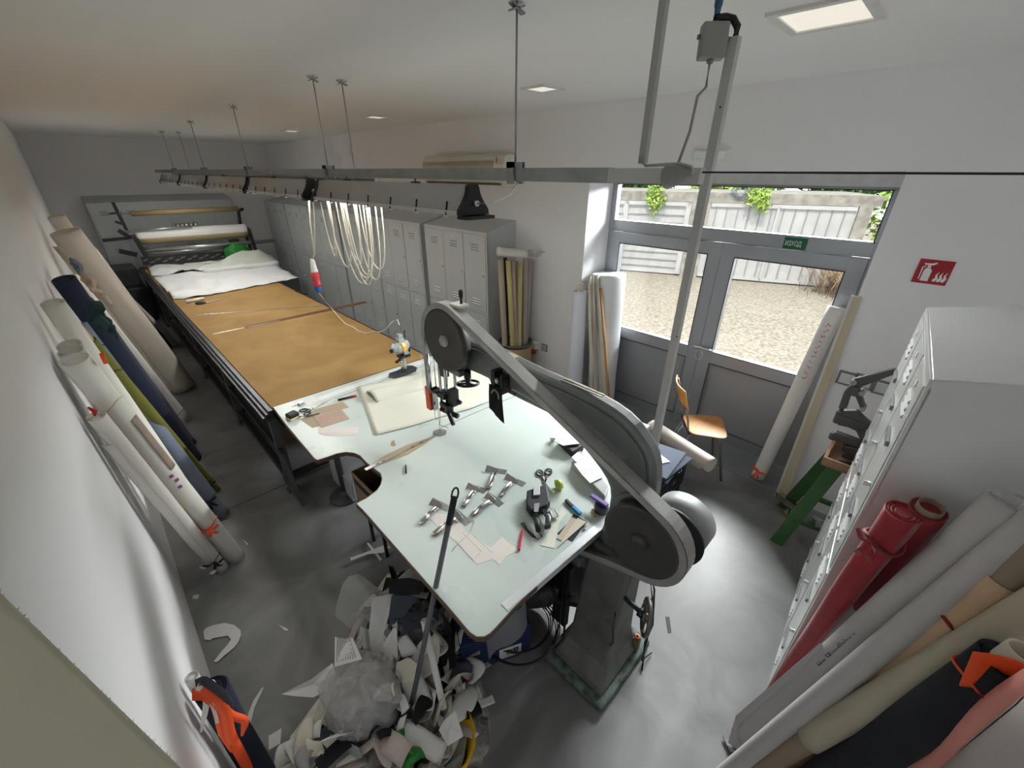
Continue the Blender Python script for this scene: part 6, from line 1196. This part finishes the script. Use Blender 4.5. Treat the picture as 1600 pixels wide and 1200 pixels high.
tag(MB().cyl(P(634, 727, 'z', ZW + .006), P(634.5, 739, 'z', ZW + .006), .005, n=8).build('metal_pin', m_drk), 'short dark metal pin alone on the pale table', 'pin')
# binding folders
def folder(label, head, tail, wid, gold=False, plate=1):
    a = P(*head, 'z', ZW); b = P(*tail, 'z', ZW); d = (b - a); L = d.length; d.normalize(); n_ = Vector((-d.y, d.x, 0)); Zv = Vector((0, 0, 1))
    t = thing('binding_folder', label, 'metal folder', a, 'steel binding folders')
    m_st = m_chr
    ps = MB(); wid *= 1.2; ps.slab([a - n_ * wid - d * .016, a + n_ * wid - d * .012, a + n_ * wid + d * .03, a - n_ * wid + d * .03], .0015).build('base_plate', pm('satin_plate', (.36, .37, .39), rough=.3, metal=.85), t)
    ps = MB().grid(lambda s, q: a - n_ * (wid * .95 * (1 - 1.4 * s)) + d * (.022 + .022 * math.cos(q * 3.6) * (1 - .55 * s)) + Zv * (.004 + .018 * (1 - math.cos(q * 3.6)) * (1 - .45 * s) * .6), 12, 12); ps.build('rolled_scroll', m_st, t, solid=.0012)
    pr_ = MB(); w2 = .013
    def ch(s, q): p = a + d * (.03 + (L - .03) * s) + n_ * (.006 * math.sin(s * 2)); hh = .016 * math.sin(min(s, 1) * math.pi * .9) + .004; return p + n_ * (w2 * (2 * q - 1)) + Zv * (hh + .006 * abs(2 * q - 1) ** 3)
    pr_.grid(ch, 12, 6); pr_.build('curved_channel', m_st, t, solid=.0012)
    MB().slab([P(*tail, 'z', ZW + .0045) - n_ * .013 - d * .045, P(*tail, 'z', ZW + .0045) + n_ * .013 - d * .045, P(*tail, 'z', ZW + .0045) + n_ * .013, P(*tail, 'z', ZW + .0045) - n_ * .013], .002).build('mounting_end', pm('brassy_end', (.62, .52, .30), rough=.25, metal=.9) if gold else m_st, t)
    MB().cyl(b - d * .015 + Zv * .0065, b - d * .015 + Zv * .0072, .0035, n=8).build('screw_hole', m_blk, t); return t
folder('steel binding folder farthest up the table, its plate lying level', (776, 734), (763, 764), .055)
folder('steel binding folder closest to the scissors, long curved channel', (806, 750), (781, 776), .055)
folder('steel binding folder between the mop handle and the farthest one', (746, 762), (724, 792), .05)
folder('steel binding folder with the longest straight channel in the middle', (774, 780), (737, 806), .05)
folder('steel binding folder nearest the table edge on the notch side', (690, 788), (658, 819), .05)
folder('steel binding folder with a brass coloured end on the paper pattern', (722, 807), (677, 836), .055, gold=True)
# paper pattern
pt = flat('paper_pattern', 'large pinkish paper pattern with cut corners under the folders', 'pattern', wp(*O2, [(240, 520), (290, 480), (380, 490), (470, 560), (500, 610), (690, 732), (775, 655), (810, 690), (895, 748), (805, 800), (755, 860), (705, 818), (590, 856), (540, 800), (440, 700), (395, 655)]), m_wpat, t=.0010)
pl2 = MB()
for q in ([(480, 620), (620, 760)], [(620, 760), (575, 812)], [(560, 640), (700, 770)], [(430, 680), (560, 830)]):
    a, b = [P(*wp(*O2, [k])[0], 'z', ZW + .0014) for k in q]; d = (b - a).normalized(); n_ = Vector((-d.y, d.x, 0)) * .0007; pl2.add([a - n_, b - n_, b + n_, a + n_], [(0, 1, 2, 3)])
pl2.build('pencil_lines', pm('pale_brown_ink', (.3, .2, .14)), pt)
tag(MB().tube([P(733, 806, 'z', ZW + .003), P(742, 815, 'z', ZW + .003), P(736, 830, 'z', ZW + .003), P(715, 850, 'z', ZW + .003), P(707, 860, 'z', ZW + .003)], .0022, n=6).build('cord', m_cream2), 'thin cream cord curling beside the paper pattern', 'cord')
# label gun
lg = thing('label_gun', 'black hand held price label gun with a wrist strap', 'label gun', P(843, 800, 'z', ZW))
def G(x, y, z): return P(*wp(*O2, [(x, y)])[0], 'z', ZW + z)
MB().slab([G(955, 360, .004), G(1000, 345, .004), G(1100, 310, .004), G(1125, 440, .004), G(1100, 470, .004), G(985, 510, .004), G(950, 460, .004)], .05).build('body', m_blk, lg, bevel=.008)
MB().slab([G(1005, 300, .045), G(1050, 300, .045), G(1052, 362, .045), G(1002, 365, .045)], .02).build('label_window', pm('grey_label', (.55, .56, .58), rough=.4), lg, bevel=.002)
MB().slab([G(1010, 410, .056), G(1050, 405, .056), G(1040, 470, .056), G(1008, 470, .056)], .002).build('number_wheel', pm('striped_grey', (.3, .3, .32), rough=.4), lg)
MB().tube([G(1010, 480, .03), G(1030, 540, .03), G(1040, 610, .03)], [.016, .015, .013], n=10).build('grip', m_blk, lg)
MB().tube([G(1080, 460, .03), G(1115, 510, .03), G(1110, 580, .03), G(1090, 590, .03)], [.014, .016, .016, .008], n=10).build('trigger', pm('grey_black', (.05, .05, .055), rough=.3), lg)
MB().tube([G(1040, 615, .01), G(1068, 650, .006), G(1040, 672, .005), G(985, 640, .005), G(940, 585, .005), (G(915, 555, .005)), G(935, 548, .005), G(960, 600, .005), G(1020, 655, .008)], .0035, n=6).build('wrist_strap', m_blk, lg)
scissors('scissors with dark grey rings above the label gun', (843.5, 739), (857, 737), (851, 755), (863, 770), r=.020)
tr_ = thing('tape_roll', 'roll of lime green tape beside the scissors', 'tape', P(873, 755, 'z', ZW)); a = P(873, 757, 'z', ZW + .03); MB().lathe([(.018, -.016), (.030, -.016), (.030, .016), (.018, .016), (.018, -.016)], a, (1, -.5, .12), n=26).build('tape', pm('lime_tape', (.42, .55, .10), rough=.4), tr_)
flat('tape_tail', 'pale yellowish tape tail under the lime roll', 'tape', wp(*O2, [(1080, 300), (1150, 320), (1220, 300), (1215, 315), (1140, 335)]), pm('pale_lime', (.62, .63, .42), rough=.5))
ct_ = thing('utility_knife', 'blue and black utility knife pointing to the table edge', 'knife', P(896, 791, 'z', ZW)); a, b = P(884, 781, 'z', ZW + .009), P(907, 803, 'z', ZW + .009); MB().bar(a, a.lerp(b, .5), .020, .013).build('slider_half', m_blk, ct_, bevel=.003); MB().bar(a.lerp(b, .5), b, .022, .015).build('grip_half', pm('bright_blue_plastic', (.02, .25, .55), rough=.35), ct_, bevel=.003)
rk = thing('red_cutter', 'slim red cutter lying beside the paper pattern', 'knife', P(814, 842, 'z', ZW)); a, b = P(817, 825, 'z', ZW + .006), P(811, 859, 'z', ZW + .006); MB().bar(a.lerp(b, .12), b, .013, .009).build('handle', pm('crimson_plastic', (.48, .02, .05), rough=.35), rk, bevel=.002); MB().bar(a, a.lerp(b, .12), .008, .002).build('blade', m_chr, rk)
flat('cloth_strip', 'broad cream cloth strip beside the label gun handle', 'cloth strip', wp(*O2, [(1050, 715), (1160, 740), (1190, 560), (1250, 480), (1210, 435), (1170, 520), (1130, 600)]), m_crm, t=.002)
tag(MB().tube([G(1130, 440, .01), G(1170, 460, .02), G(1185, 500, .015), G(1150, 520, .012), G(1130, 470, .012)], .006, n=6).build('cloth_loop', m_crm), 'small cream cloth loop beside the label gun', 'cloth')
flat('cloth_patch', 'black cloth patch under the tan slips near the table edge', 'cloth', wp(*O2, [(1300, 485), (1400, 545), (1290, 690), (1180, 630), (1250, 560)]), m_black, t=.002)
flat('card_slip', 'tan card slip lying on the black cloth patch', 'card', wp(*O2, [(1285, 510), (1380, 545), (1230, 690), (1175, 665)]), pm('tan_slip', (.52, .44, .34), rough=.8), z=ZW + .0022, t=.0015)
flat('card_slip', 'paler card slip crossing the tan one on the black patch', 'card', wp(*O2, [(1330, 515), (1395, 545), (1200, 715), (1180, 730)]), pm('pale_slip', (.62, .55, .45), rough=.8), z=ZW + .004, t=.0015)
tag(MB().tube([G(1395, 570, .003), G(1370, 585, .003), G(1385, 600, .003), G(1360, 610, .003)], .002, n=5).build('thread_scrap', m_blk), 'curly black thread beside the black patch', 'thread')
# pots and boxes near the arm
dp = thing('pin_pot', 'dark round pot with a purple handled brush lying across it', 'pot', P(939, 797, 'z', ZW)); c = P(939, 798, 'z', ZW); MB().lathe([(0, 0), (.036, 0), (.040, .03), (.036, .045), (.03, .045), (.028, .02), (0, .02)], c, n=26).build('pot', pm('slate_pot', (.07, .08, .11), rough=.5), dp)
tag(MB().bar(G(1425, 345, .055), G(1550, 425, .055), .028, .012).build('purple_brush', pm('purple_plastic', (.12, .05, .33), rough=.4), bevel=.004), 'purple plastic holder resting on the dark pot', 'holder')
tag(MB().bar(G(1440, 450, .008), G(1460, 500, .008), .014, .012).build('wood_peg', pm('orange_wood', (.48, .26, .10)), bevel=.002), 'small orange wooden peg beside the dark pot', 'peg')
gbx = thing('plastic_box', 'transparent grey plastic box under the written card beside the arm', 'box', P(918, 745, 'z', ZW)); MB().slab([P(892, 731, 'z', ZW), P(905, 712, 'z', ZW), P(950, 770, 'z', ZW), P(944, 785, 'z', ZW)], .045).build('body', pm('cloudy_plastic', (.35, .36, .36), rough=.3), gbx, bevel=.004)
cw = flat('written_card', 'white card with red handwriting lying on the plastic box', 'card', [(897, 725), (915, 708), (930, 728), (945, 744), (922, 755), (909, 741)], m_whitep, z=ZW + .052, t=.001)
a, b, c = P(902, 728, 'z', ZW + .0536), P(932, 732, 'z', ZW + .0536), P(912, 720, 'z', ZW + .0536); scrawl('handwriting', '', P(910, 741, 'z', ZW + .0536), P(940, 742, 'z', ZW + .0536) - P(910, 741, 'z', ZW + .0536), P(902, 726, 'z', ZW + .0536) - P(910, 741, 'z', ZW + .0536), .075, .06, 6, 12, m_redink, .0011, cw, rows=2)
bt_ = thing('black_pouch', 'black open pouch under white papers beside the saw arm', 'pouch', P(888, 700, 'z', ZW)); MB().slab([P(871, 693, 'z', ZW), P(905, 690, 'z', ZW), P(912, 704, 'z', ZW), P(893, 716, 'z', ZW)], .05).build('body', m_blk, bt_, bevel=.008)
flat('paper_sheet', 'white papers lying over the black pouch', 'paper', [(866, 690), (874, 676), (894, 674), (908, 688), (905, 694), (880, 697)], m_wcloth, z=ZW + .058, t=.006)
tag(MB().ball(P(864, 686, 'z', ZW + .018), .018, (1.3, 1, .9), fn=lambda q: 1 + .3 * noise.noise(q * 3)).build('tissue', m_wcloth), 'crumpled white tissue beside the papers', 'tissue')
flat('white_block', 'small white paper block behind the written card', 'paper', [(893, 716), (903, 708), (911, 716), (901, 724)], m_whitep, z=ZW + .050, t=.01)
# ------------------------------------------------------------------ blue box, blade coils, plastic sheet under the table corner
m_bbox = pm('navy_carton', (.012, .028, .085), rough=.6, var=.05)
_n = m_bbox.node_tree; _w = _n.nodes.new('ShaderNodeTexWave'); _w.inputs['Scale'].default_value = 28; _w.wave_type = 'BANDS'; _w.bands_direction = 'DIAGONAL'
_tc = _n.nodes.new('ShaderNodeTexCoord'); _n.links.new(_tc.outputs['Object'], _w.inputs['Vector']); _cr = _n.nodes.new('ShaderNodeValToRGB'); _cr.color_ramp.elements[0].position = .45; _cr.color_ramp.elements[1].position = .55
_cr.color_ramp.elements[0].color = (.008, .012, .035, 1); _cr.color_ramp.elements[1].color = (.015, .045, .14, 1); _n.links.new(_w.outputs['Fac'], _cr.inputs[0]); _n.links.new(_cr.outputs[0], _n.nodes['Principled BSDF'].inputs['Base Color'])
bb = thing('blue_carton', 'dark blue striped carton with a white maker label under the table corner', 'box', (.9, 1.0, 0))
q = [P(722, 1055, 'z', .0), P(828, 1018, 'z', .0)]; a = Vector((q[0].x, q[0].y, 0)); b = Vector((q[1].x, q[1].y, 0)); d = (b - a).normalized(); n_ = Vector((-d.y, d.x, 0)); L = (b - a).length
mbx = MB(); hgt = .26; base4 = [a, b, b + n_ * .22, a + n_ * .22]
mbx.add([p for p in base4] + [p + Vector((0, 0, hgt)) for p in base4], [(3, 2, 1, 0), (4, 5, 6, 7), (0, 1, 5, 4), (1, 2, 6, 5), (2, 3, 7, 6), (3, 0, 4, 7)]); mbx.build('carton', m_bbox, bb, bevel=.003)
lb = MB(); lc = a + d * (L * .70) - n_ * .0012 + Vector((0, 0, .07)); lb.obox(lc, d, n_, (0, 0, 1), .066, .001, .044); lb.build('label', m_whitep, bb)
text_mesh('B-S', 'label_text', m_blk, bb, lc + d * .050 - n_ * .0015 + Vector((0, 0, .026)), -d, (0, 0, -1), .058, font_bold=True)
text_mesh('GERMANY', 'label_text', m_blk, bb, lc + d * .050 - n_ * .0015 + Vector((0, 0, -.024)), -d, (0, 0, -1), .017)
for i, (u, v, r, tl, l) in enumerate(((815, 985, .22, .25, 'dark coil of spare saw blade leaning behind the blue carton'), (812, 975, .19, .35, 'smaller coil of spare saw blade inside the larger one'))):
    c = P(u, v, 'z', .05); ax = Vector((.1, .08, 1)).normalized(); a1, b1, _ = frame_of(ax); mb = MB()
    for k in range(3): mb.tube([c + Vector((0, 0, .012 * k)) + a1 * ((r + .012 * k) * math.cos(t_)) + b1 * ((r * .9 + .01 * k) * math.sin(t_)) for t_ in [j * math.pi / 20 for j in range(40)]], .004, n=5, closed=True)
    tag(mb.build('blade_coil', pm('dark_blade', (.06, .055, .05), rough=.4, metal=.7)), l, 'saw blade')
# baskets
def basket(name, label, c, r0, r1, h, mat, n=26, rows=4):
    t = thing(name, label, 'basket', c); c = Vector(c); w = MB()
    for k in range(rows + 1): z = h * k / rows; r = r0 + (r1 - r0) * k / rows; w.tube([c + Vector((r * math.cos(a), r * math.sin(a), z)) for a in [i * math.pi / 16 for i in range(32)]], .004 if k < rows else .007, n=5, closed=True)
    for i in range(n): a = 2 * math.pi * i / n; w.bar(c + Vector((r0 * math.cos(a), r0 * math.sin(a), 0)), c + Vector((r1 * math.cos(a), r1 * math.sin(a), h)), .010, .004, up=(math.cos(a), math.sin(a), 0))
    w.build('lattice', mat, t); MB().cyl(c, c + Vector((0, 0, .004)), r0, n=28).build('bottom', mat, t); return t
c = P(706, 1068, 'z', .0); basket('plastic_basket', 'small red lattice plastic basket beside the blue carton', (c.x, c.y, 0), .075, .105, .13, pm('red_plastic', (.45, .02, .02), rough=.35))
c = P(693, 1190, 'z', .0); yb = thing('plastic_tub', 'yellow plastic tub holding fabric scraps at the pile edge', 'tub', (c.x, c.y, 0))
MB().lathe([(0, 0), (.11, 0), (.15, .20), (.162, .205), (.160, .215), (.146, .212), (.105, .01), (0, .01)], (c.x, c.y, 0), n=36).build('tub', pm('yellow_plastic', (.62, .38, .02), rough=.35, var=.03), yb)
# broom handle and white pipe
bh = thing('broom', 'grey broom handle with black hanging tip leaning on the table edge', 'broom', P(640, 1140, 'z', .2))
lo = P(637, 1130, 'z', .18); hi = P(713, 762, 'z', 1.30); d = (hi - lo).normalized(); L = (hi - lo).length
m_hand = pm('grey_handle', (.12, .13, .145), rough=.4)
MB().cyl(lo, hi - d * .16, .0125, n=16).build('handle', m_hand, bh)
tp = MB().cyl(hi - d * .17, hi - d * .045, .0145, .0145, n=16)
a1, b1, _ = frame_of(d); vd = (EYE - hi).normalized(); s1 = d.cross(vd).normalized()
tp.tube([hi - d * .045 - s1 * .0125, hi - d * .02 - s1 * .013, hi - d * .004 - s1 * .007, hi, hi - d * .004 + s1 * .007, hi - d * .02 + s1 * .013, hi - d * .045 + s1 * .0125], .0045, n=8); tp.build('hanging_tip', m_blk, bh)
MB().cyl(lo - d * .08, lo + d * .02, .016, n=16).build('threaded_socket', pm('grey_socket', (.22, .23, .24), rough=.4), bh)
hd = MB().obox(lo - d * .10, s1, d, vd, .07, .02, .03); hd.build('broom_head', m_blk, bh, bevel=.008)
br_ = MB(); rnd = random.Random(4)
for i in range(220):
    p = lo - d * .115 + s1 * rnd.uniform(-.066, .066) + vd * rnd.uniform(-.025, .025); q = p - d * rnd.uniform(.04, .07) + s1 * rnd.uniform(-.02, .02) + vd * rnd.uniform(-.02, .02); br_.bar(p, q, .002, .002)
bo = br_.build('bristles', m_blk, bh); bo['kind'] = 'stuff'
c = P(636, 1178, 'z', .24); tag(MB().grid(lambda s, t_: c + Vector((.10 * (s - .5), .14 * (t_ - .5), .05 * math.sin(s * 3) + .02 * math.sin(t_ * 8))), 10, 8).build('plastic_scrap', pm('green_plastic', (.02, .20, .03)), solid=.002), 'bright green plastic scrap under the broom head', 'plastic')
hollow_tube('plastic_pipe', 'white plastic pipe with open end standing in the scraps beside the broom', P(693, 1106, 'z', .25), P(662, 968, 'z', .62), .0155, m_wcloth, cat='pipe', wall=.003)
# ------------------------------------------------------------------ heap of fabric waste
m_wst = [pm('scrap_white', (.68, .68, .66), rough=.85, var=.04), pm('scrap_cream', (.62, .59, .50), rough=.85, var=.04), pm('scrap_black', (.012, .012, .014), rough=.9), pm('scrap_slate', (.055, .065, .085), rough=.9), pm('scrap_grey', (.30, .31, .31), rough=.85), pm('scrap_pinkish', (.50, .43, .39), rough=.85)]
def hgt(x, y):
    # height field of the heap
    a = math.exp(-(((x - .62) / .26) ** 2 + ((y - 1.42) / .32) ** 2) * 1.1) * .42
    b = math.exp(-(((x - .30) / .28) ** 2 + ((y - 1.12) / .28) ** 2) * 1.1) * .30
    c = math.exp(-(((x - .55) / .16) ** 2 + ((y - .95) / .18) ** 2)) * .16
    e = math.exp(-(((x - .03) / .17) ** 2 + ((y - 1.24) / .2) ** 2)) * .15
    return max(a, b, c, e, (a + b + c + e) * .72) - .02
hp = MB()
def hf(s, t_):
    x = -.20 + 1.17 * s; y = .62 + 1.30 * t_; h = hgt(x, y); n1 = noise.noise(Vector((x * 7, y * 7, 1))); n2 = noise.noise(Vector((x * 17, y * 17, 3)))
    h = h + (.07 * n1 + .03 * n2 if h > .03 else -.03); return Vector((x, y, max(h, -.012)))
hp.grid(hf, 60, 66)
m_heap = pm('mixed_cloth_waste', (.02, .02, .024), rough=.9, scale=9, detail=3, col2=(.42, .40, .36), distort=1.2, bump=.6, bscale=18)
ho = hp.build('fabric_waste', m_heap); tag(ho, 'loose heap of black, grey and cream fabric waste under the table', 'fabric waste'); ho['kind'] = 'stuff'
def scrap(rnd, c, L, W, mat, up, curl, name, label, group, shape=0, yaw=None, z_off=0):
    yaw = rnd.uniform(0, 6.28) if yaw is None else yaw; d = Vector((math.cos(yaw), math.sin(yaw), rnd.uniform(-.25, .35))).normalized(); s1 = Vector((-math.sin(yaw), math.cos(yaw), rnd.uniform(-.4, .4))).normalized(); n_ = d.cross(s1); n_ = n_ if n_.z > 0 else -n_
    ph = rnd.uniform(0, 6); bend = rnd.uniform(-1, 1) * curl
    def fn(s, t_):
        w = W * ((.35 + .65 * math.sin(math.pi * min(1, s * .9 + .1))) if shape == 0 else (1 if shape == 1 else (1 - .75 * s)))
        lat = W * 1.5 * bend * math.sin(s * math.pi) if shape != 1 else 0
        return c + d * (L * (s - .5)) + s1 * (w * (t_ - .5) + lat) + n_ * (curl * L * .35 * math.sin(s * math.pi * 1.3 + ph) + .25 * W * curl * math.cos(t_ * 3 + ph) + .012)
    o = MB().grid(fn, 10, 5).build(name, mat, solid=.0018); return tag(o, label, 'fabric scrap', group)
rnd = random.Random(77)
nm = ['white', 'cream', 'black', 'slate blue', 'grey', 'pinkish']
for i in range(130):
    for _ in range(40):
        x, y = rnd.uniform(-.13, .95), rnd.uniform(.66, 1.85)
        if hgt(x, y) > .05: break
    k = rnd.choices(range(6), [9, 8, 3, 2, 2, 4])[0]; dark = (y > 1.25 and x > .55)
    if dark and rnd.random() < .55: k = rnd.choice([2, 2, 3, 4])
    scrap(rnd, Vector((x, y, hgt(x, y) + rnd.uniform(.02, .07))), rnd.uniform(.10, .26), rnd.uniform(.03, .11), m_wst[k], 1, rnd.uniform(.2, .9), 'fabric_scrap', '%s fabric offcut lying loose in the waste heap under the table' % nm[k], nm[k] + ' offcuts in the waste heap', shape=rnd.choice([0, 0, 1, 2]))
# the pieces one can point at
def piece(label, px, mat, z, t=.003, name='fabric_scrap', wav=.0):
    pts = [P(u, v, 'z', z + w) for (u, v, w) in [(p + (0,))[:3] for p in px]]
    c = sum(pts, Vector()) / len(pts); mb = MB(); vs = [c] + pts; n = len(pts); mb.add(vs, [(0, 1 + i, 1 + (i + 1) % n) for i in range(n)]); return tag(mb.build(name, mat, solid=t), label, 'fabric scrap')
piece('solid black rectangular fabric piece tucked under the table edge', [(608, 905, .04), (642, 903, .05), (668, 912, .05), (655, 930, .03), (608, 928, .0)], m_wst[2], .46)
piece('long white cloth piece folded down the side of the heap', [(582, 934, .12), (612, 928, .10), (608, 960, .05), (600, 990, 0), (618, 1020, -.06), (606, 1032, -.1), (580, 1020, -.08), (576, 985, .02)], m_wst[0], .38)
piece('second long white cloth piece beside the first, narrowing upward', [(612, 985, .06), (620, 970, .09), (622, 1028, -.03), (600, 1034, -.06), (598, 1008, 0)], m_wst[0], .36)
piece('slate blue pointed fabric piece hanging beside the black one', [(612, 930, .08), (655, 932, .06), (632, 962, .02), (606, 985, -.03)], m_wst[3], .42)
piece('slate blue rounded fabric piece beside the white pipe', [(630, 975, .06), (640, 965, .06), (648, 1000, .02), (640, 1030, -.04), (628, 1028, -.04), (624, 1000, .0)], m_wst[3], .36)
piece('long white board like strip reaching out of the heap at the left', [(488, 1060, .06), (520, 1036, .1), (524, 1052, .1), (510, 1078, .05), (490, 1090, .03), (462, 1088, .0), (440, 1085, -.05)], m_wst[0], .10)
piece('large cream strip slanting down to the frame edge', [(508, 1078, .1), (528, 1075, .1), (505, 1115, .04), (470, 1165, -.02), (445, 1180, -.05), (455, 1150, -.05)], m_wst[1], .16)
piece('black oval fabric piece lying beside the plastic bag', [(488, 1150, 0), (505, 1132, .03), (515, 1142, .03), (508, 1172, 0), (490, 1196, -.03), (468, 1190, -.04), (462, 1175, -.03)], m_wst[2], .17)
piece('cream oval cloth piece on the bag side near the pipe', [(620, 1035, 0), (640, 1028, .03), (656, 1040, .03), (652, 1062, 0), (630, 1068, -.02), (618, 1052, -.02)], m_wst[1], .36)
piece('white pointed paper piece rising from the yellow tub', [(712, 1110, .16), (724, 1150, .05), (700, 1165, .02), (686, 1140, .05), (694, 1125, .1)], m_wst[0], .24)
piece('wide off-white strip beside the red basket', [(672, 1085, .02), (715, 1085, .0), (735, 1098, -.02), (733, 1118, -.03), (700, 1112, -.0)], m_wst[1], .16)
piece('long pale strip lying before the broom head', [(625, 1122, .05), (636, 1116, .06), (622, 1165, 0), (610, 1200, -.04), (602, 1198, -.04)], m_wst[0], .26)
# clear and filled bags
bagm = pm('cloudy_film', (.52, .52, .53), rough=.25, alpha=.40, var=.2, scale=9, bump=1.0, bscale=10)
bc = P(568, 1085, 'z', .30)
def bagf(q): return 1 + .22 * noise.noise(q * 1.8 + Vector((3, 0, 0))) + .07 * noise.noise(q * 6) + .03 * math.sin(math.atan2(q.y, q.x) * 13 + q.z * 4)
pbg = thing('plastic_bag', 'big cloudy plastic bag full of scraps on top of the heap', 'bag', (bc.x, bc.y, .1))
MB().ball(bc, .180, (1.0, 1.05, .75), n=60, m=26, fn=bagf).build('film', bagm, pbg)
MB().ball(bc + Vector((0, 0, -.02)), .150, (1.0, 1.03, .7), n=40, m=24, fn=lambda q: 1 + .30 * noise.noise(q * 3) + .12 * noise.noise(q * 8)).build('contents', pm('bag_contents', (.24, .235, .225), rough=.9, scale=14, col2=(.50, .485, .46), distort=1.0), pbg)
bc2 = P(566, 945, 'z', .34)
tag(MB().grid(lambda s, t_: bc2 + Vector((-.06 + .20 * s - .05 * t_, .26 * (t_ - .35), .14 * math.sin(s * math.pi) - .16 * (1 - s) + .02 * noise.noise(Vector((s * 5, t_ * 5, 0))))), 18, 18).build('plastic_film', pm('clear_film', (.75, .75, .76), rough=.2, alpha=.32, bump=.3, bscale=12)), 'clear plastic film billowing at the table side of the heap', 'plastic')
bc3 = P(770, 1000, 'z', .40)
tag(MB().grid(lambda s, t_: P(752, 985, 'z', .60) + Vector((.26 * s, -.03 - .02 * t_ + .02 * math.sin(s * 6), -.22 * t_ * (1 - .4 * abs(s - .5)))), 12, 10).build('plastic_film', pm('grey_film', (.32, .33, .35), rough=.3, alpha=.55)), 'greyish plastic film hanging under the table corner over the blue carton', 'plastic')
# perforated white card
pc = thing('perforated_card', 'white plastic card with rows of slots leaning on the bag', 'card', P(543, 1015, 'z', .36))
A, B, C_, D2 = P(524, 995, 'z', .50), P(551, 996, 'z', .52), P(566, 1030, 'z', .48), P(523, 1042, 'z', .45)
MB().add([A, (A + B) / 2 + Vector((0, -.01, -.004)), B, C_, D2], [(0, 1, 2, 3, 4)]).build('card', m_wst[0], pc, solid=.003)
sl = MB()
for i in range(9):
    for j in range(5):
        p = A.lerp(B, .12 + .8 * i / 9).lerp(D2.lerp(C_, .08 + .8 * i / 9), .12 + j * .17); sl.obox(p + Vector((0, 0, .0045)), (B - A), (D2 - A), Vector((0, 0, 1)), .002, .010, .001)
sl.build('slots', pm('slot_grey', (.25, .25, .26), rough=.8), pc)
# scraps lying about on the floor
def fl(label, px, mat=None, t=.002, name='paper_scrap', cat='scrap', z=.001):
    return tag(MB().slab([P(u, v, 'z', z) for u, v in px], t).build(name, mat or m_wst[0]), label, cat)
c0 = [(318, 988), (322, 982), (335, 977), (352, 974), (366, 977), (376, 985), (377, 993), (373, 1004), (366, 1013), (352, 1024), (340, 1035), (334, 1035), (345, 1020), (356, 1008), (361, 1000), (356, 994), (343, 996), (332, 998), (329, 1001), (320, 1000)]
vs = [P(u, v, 'z', .004 + .012 * abs(math.sin(i))) for i, (u, v) in enumerate(c0)]; mb = MB().slab([P(u, v, 'z', .003) for u, v in c0], .006)
tag(mb.build('fabric_scrap', m_wst[0], bevel=.002), 'white hook shaped collar offcut lying alone on the floor by the wall', 'fabric scrap')
fl('white scrap like a thin feather by the ribboned ivory roll foot', [(327, 896), (345, 884), (350, 876), (346, 888), (332, 898)])
fl('tiny white square scrap on the floor above the collar offcut', [(302, 930), (311, 929), (309, 936), (301, 936)])
fl('small white sliver close to the ribboned roll foot', [(312, 886), (322, 887), (321, 889), (312, 888)])
fl('long white curved strip by the table edge near the notch side', [(547, 872), (575, 862), (600, 852), (610, 855), (598, 864), (575, 866), (549, 876)], z=.03)
fl('narrow white strip crossing the curved one on the floor', [(572, 848), (576, 848), (597, 874), (594, 877)], z=.02)
fl('small white triangle scrap on the floor before the heap', [(434, 976), (448, 982), (451, 985), (446, 986)])
fl('thin white pointed strip beside the orange ribbons on the floor', [(410, 1074), (412, 1075), (398, 1105), (392, 1128), (394, 1134), (384, 1136), (388, 1115), (396, 1095)], z=.002)
fl('short white crescent scrap by the dark roll feet', [(302, 716), (312, 713), (318, 711), (317, 716), (308, 719)])
fl('short black strap lying on the bright floor beside the saw', [(1040, 964), (1046, 964), (1049, 988), (1044, 989)], mat=m_blk)
fl('white sliver near the red basket on the floor', [(738, 1050), (742, 1052), (748, 1075), (745, 1076)])
fl('small cream scrap at the lower frame edge right of the tub', [(742, 1196), (749, 1186), (750, 1196)])
fl('pale scrap standing at the lower left of the heap', [(420, 1150), (440, 1138), (438, 1162), (420, 1172)], z=.05)
fl('light triangle scrap near the beige roll', [(378, 842), (388, 850), (386, 852)])
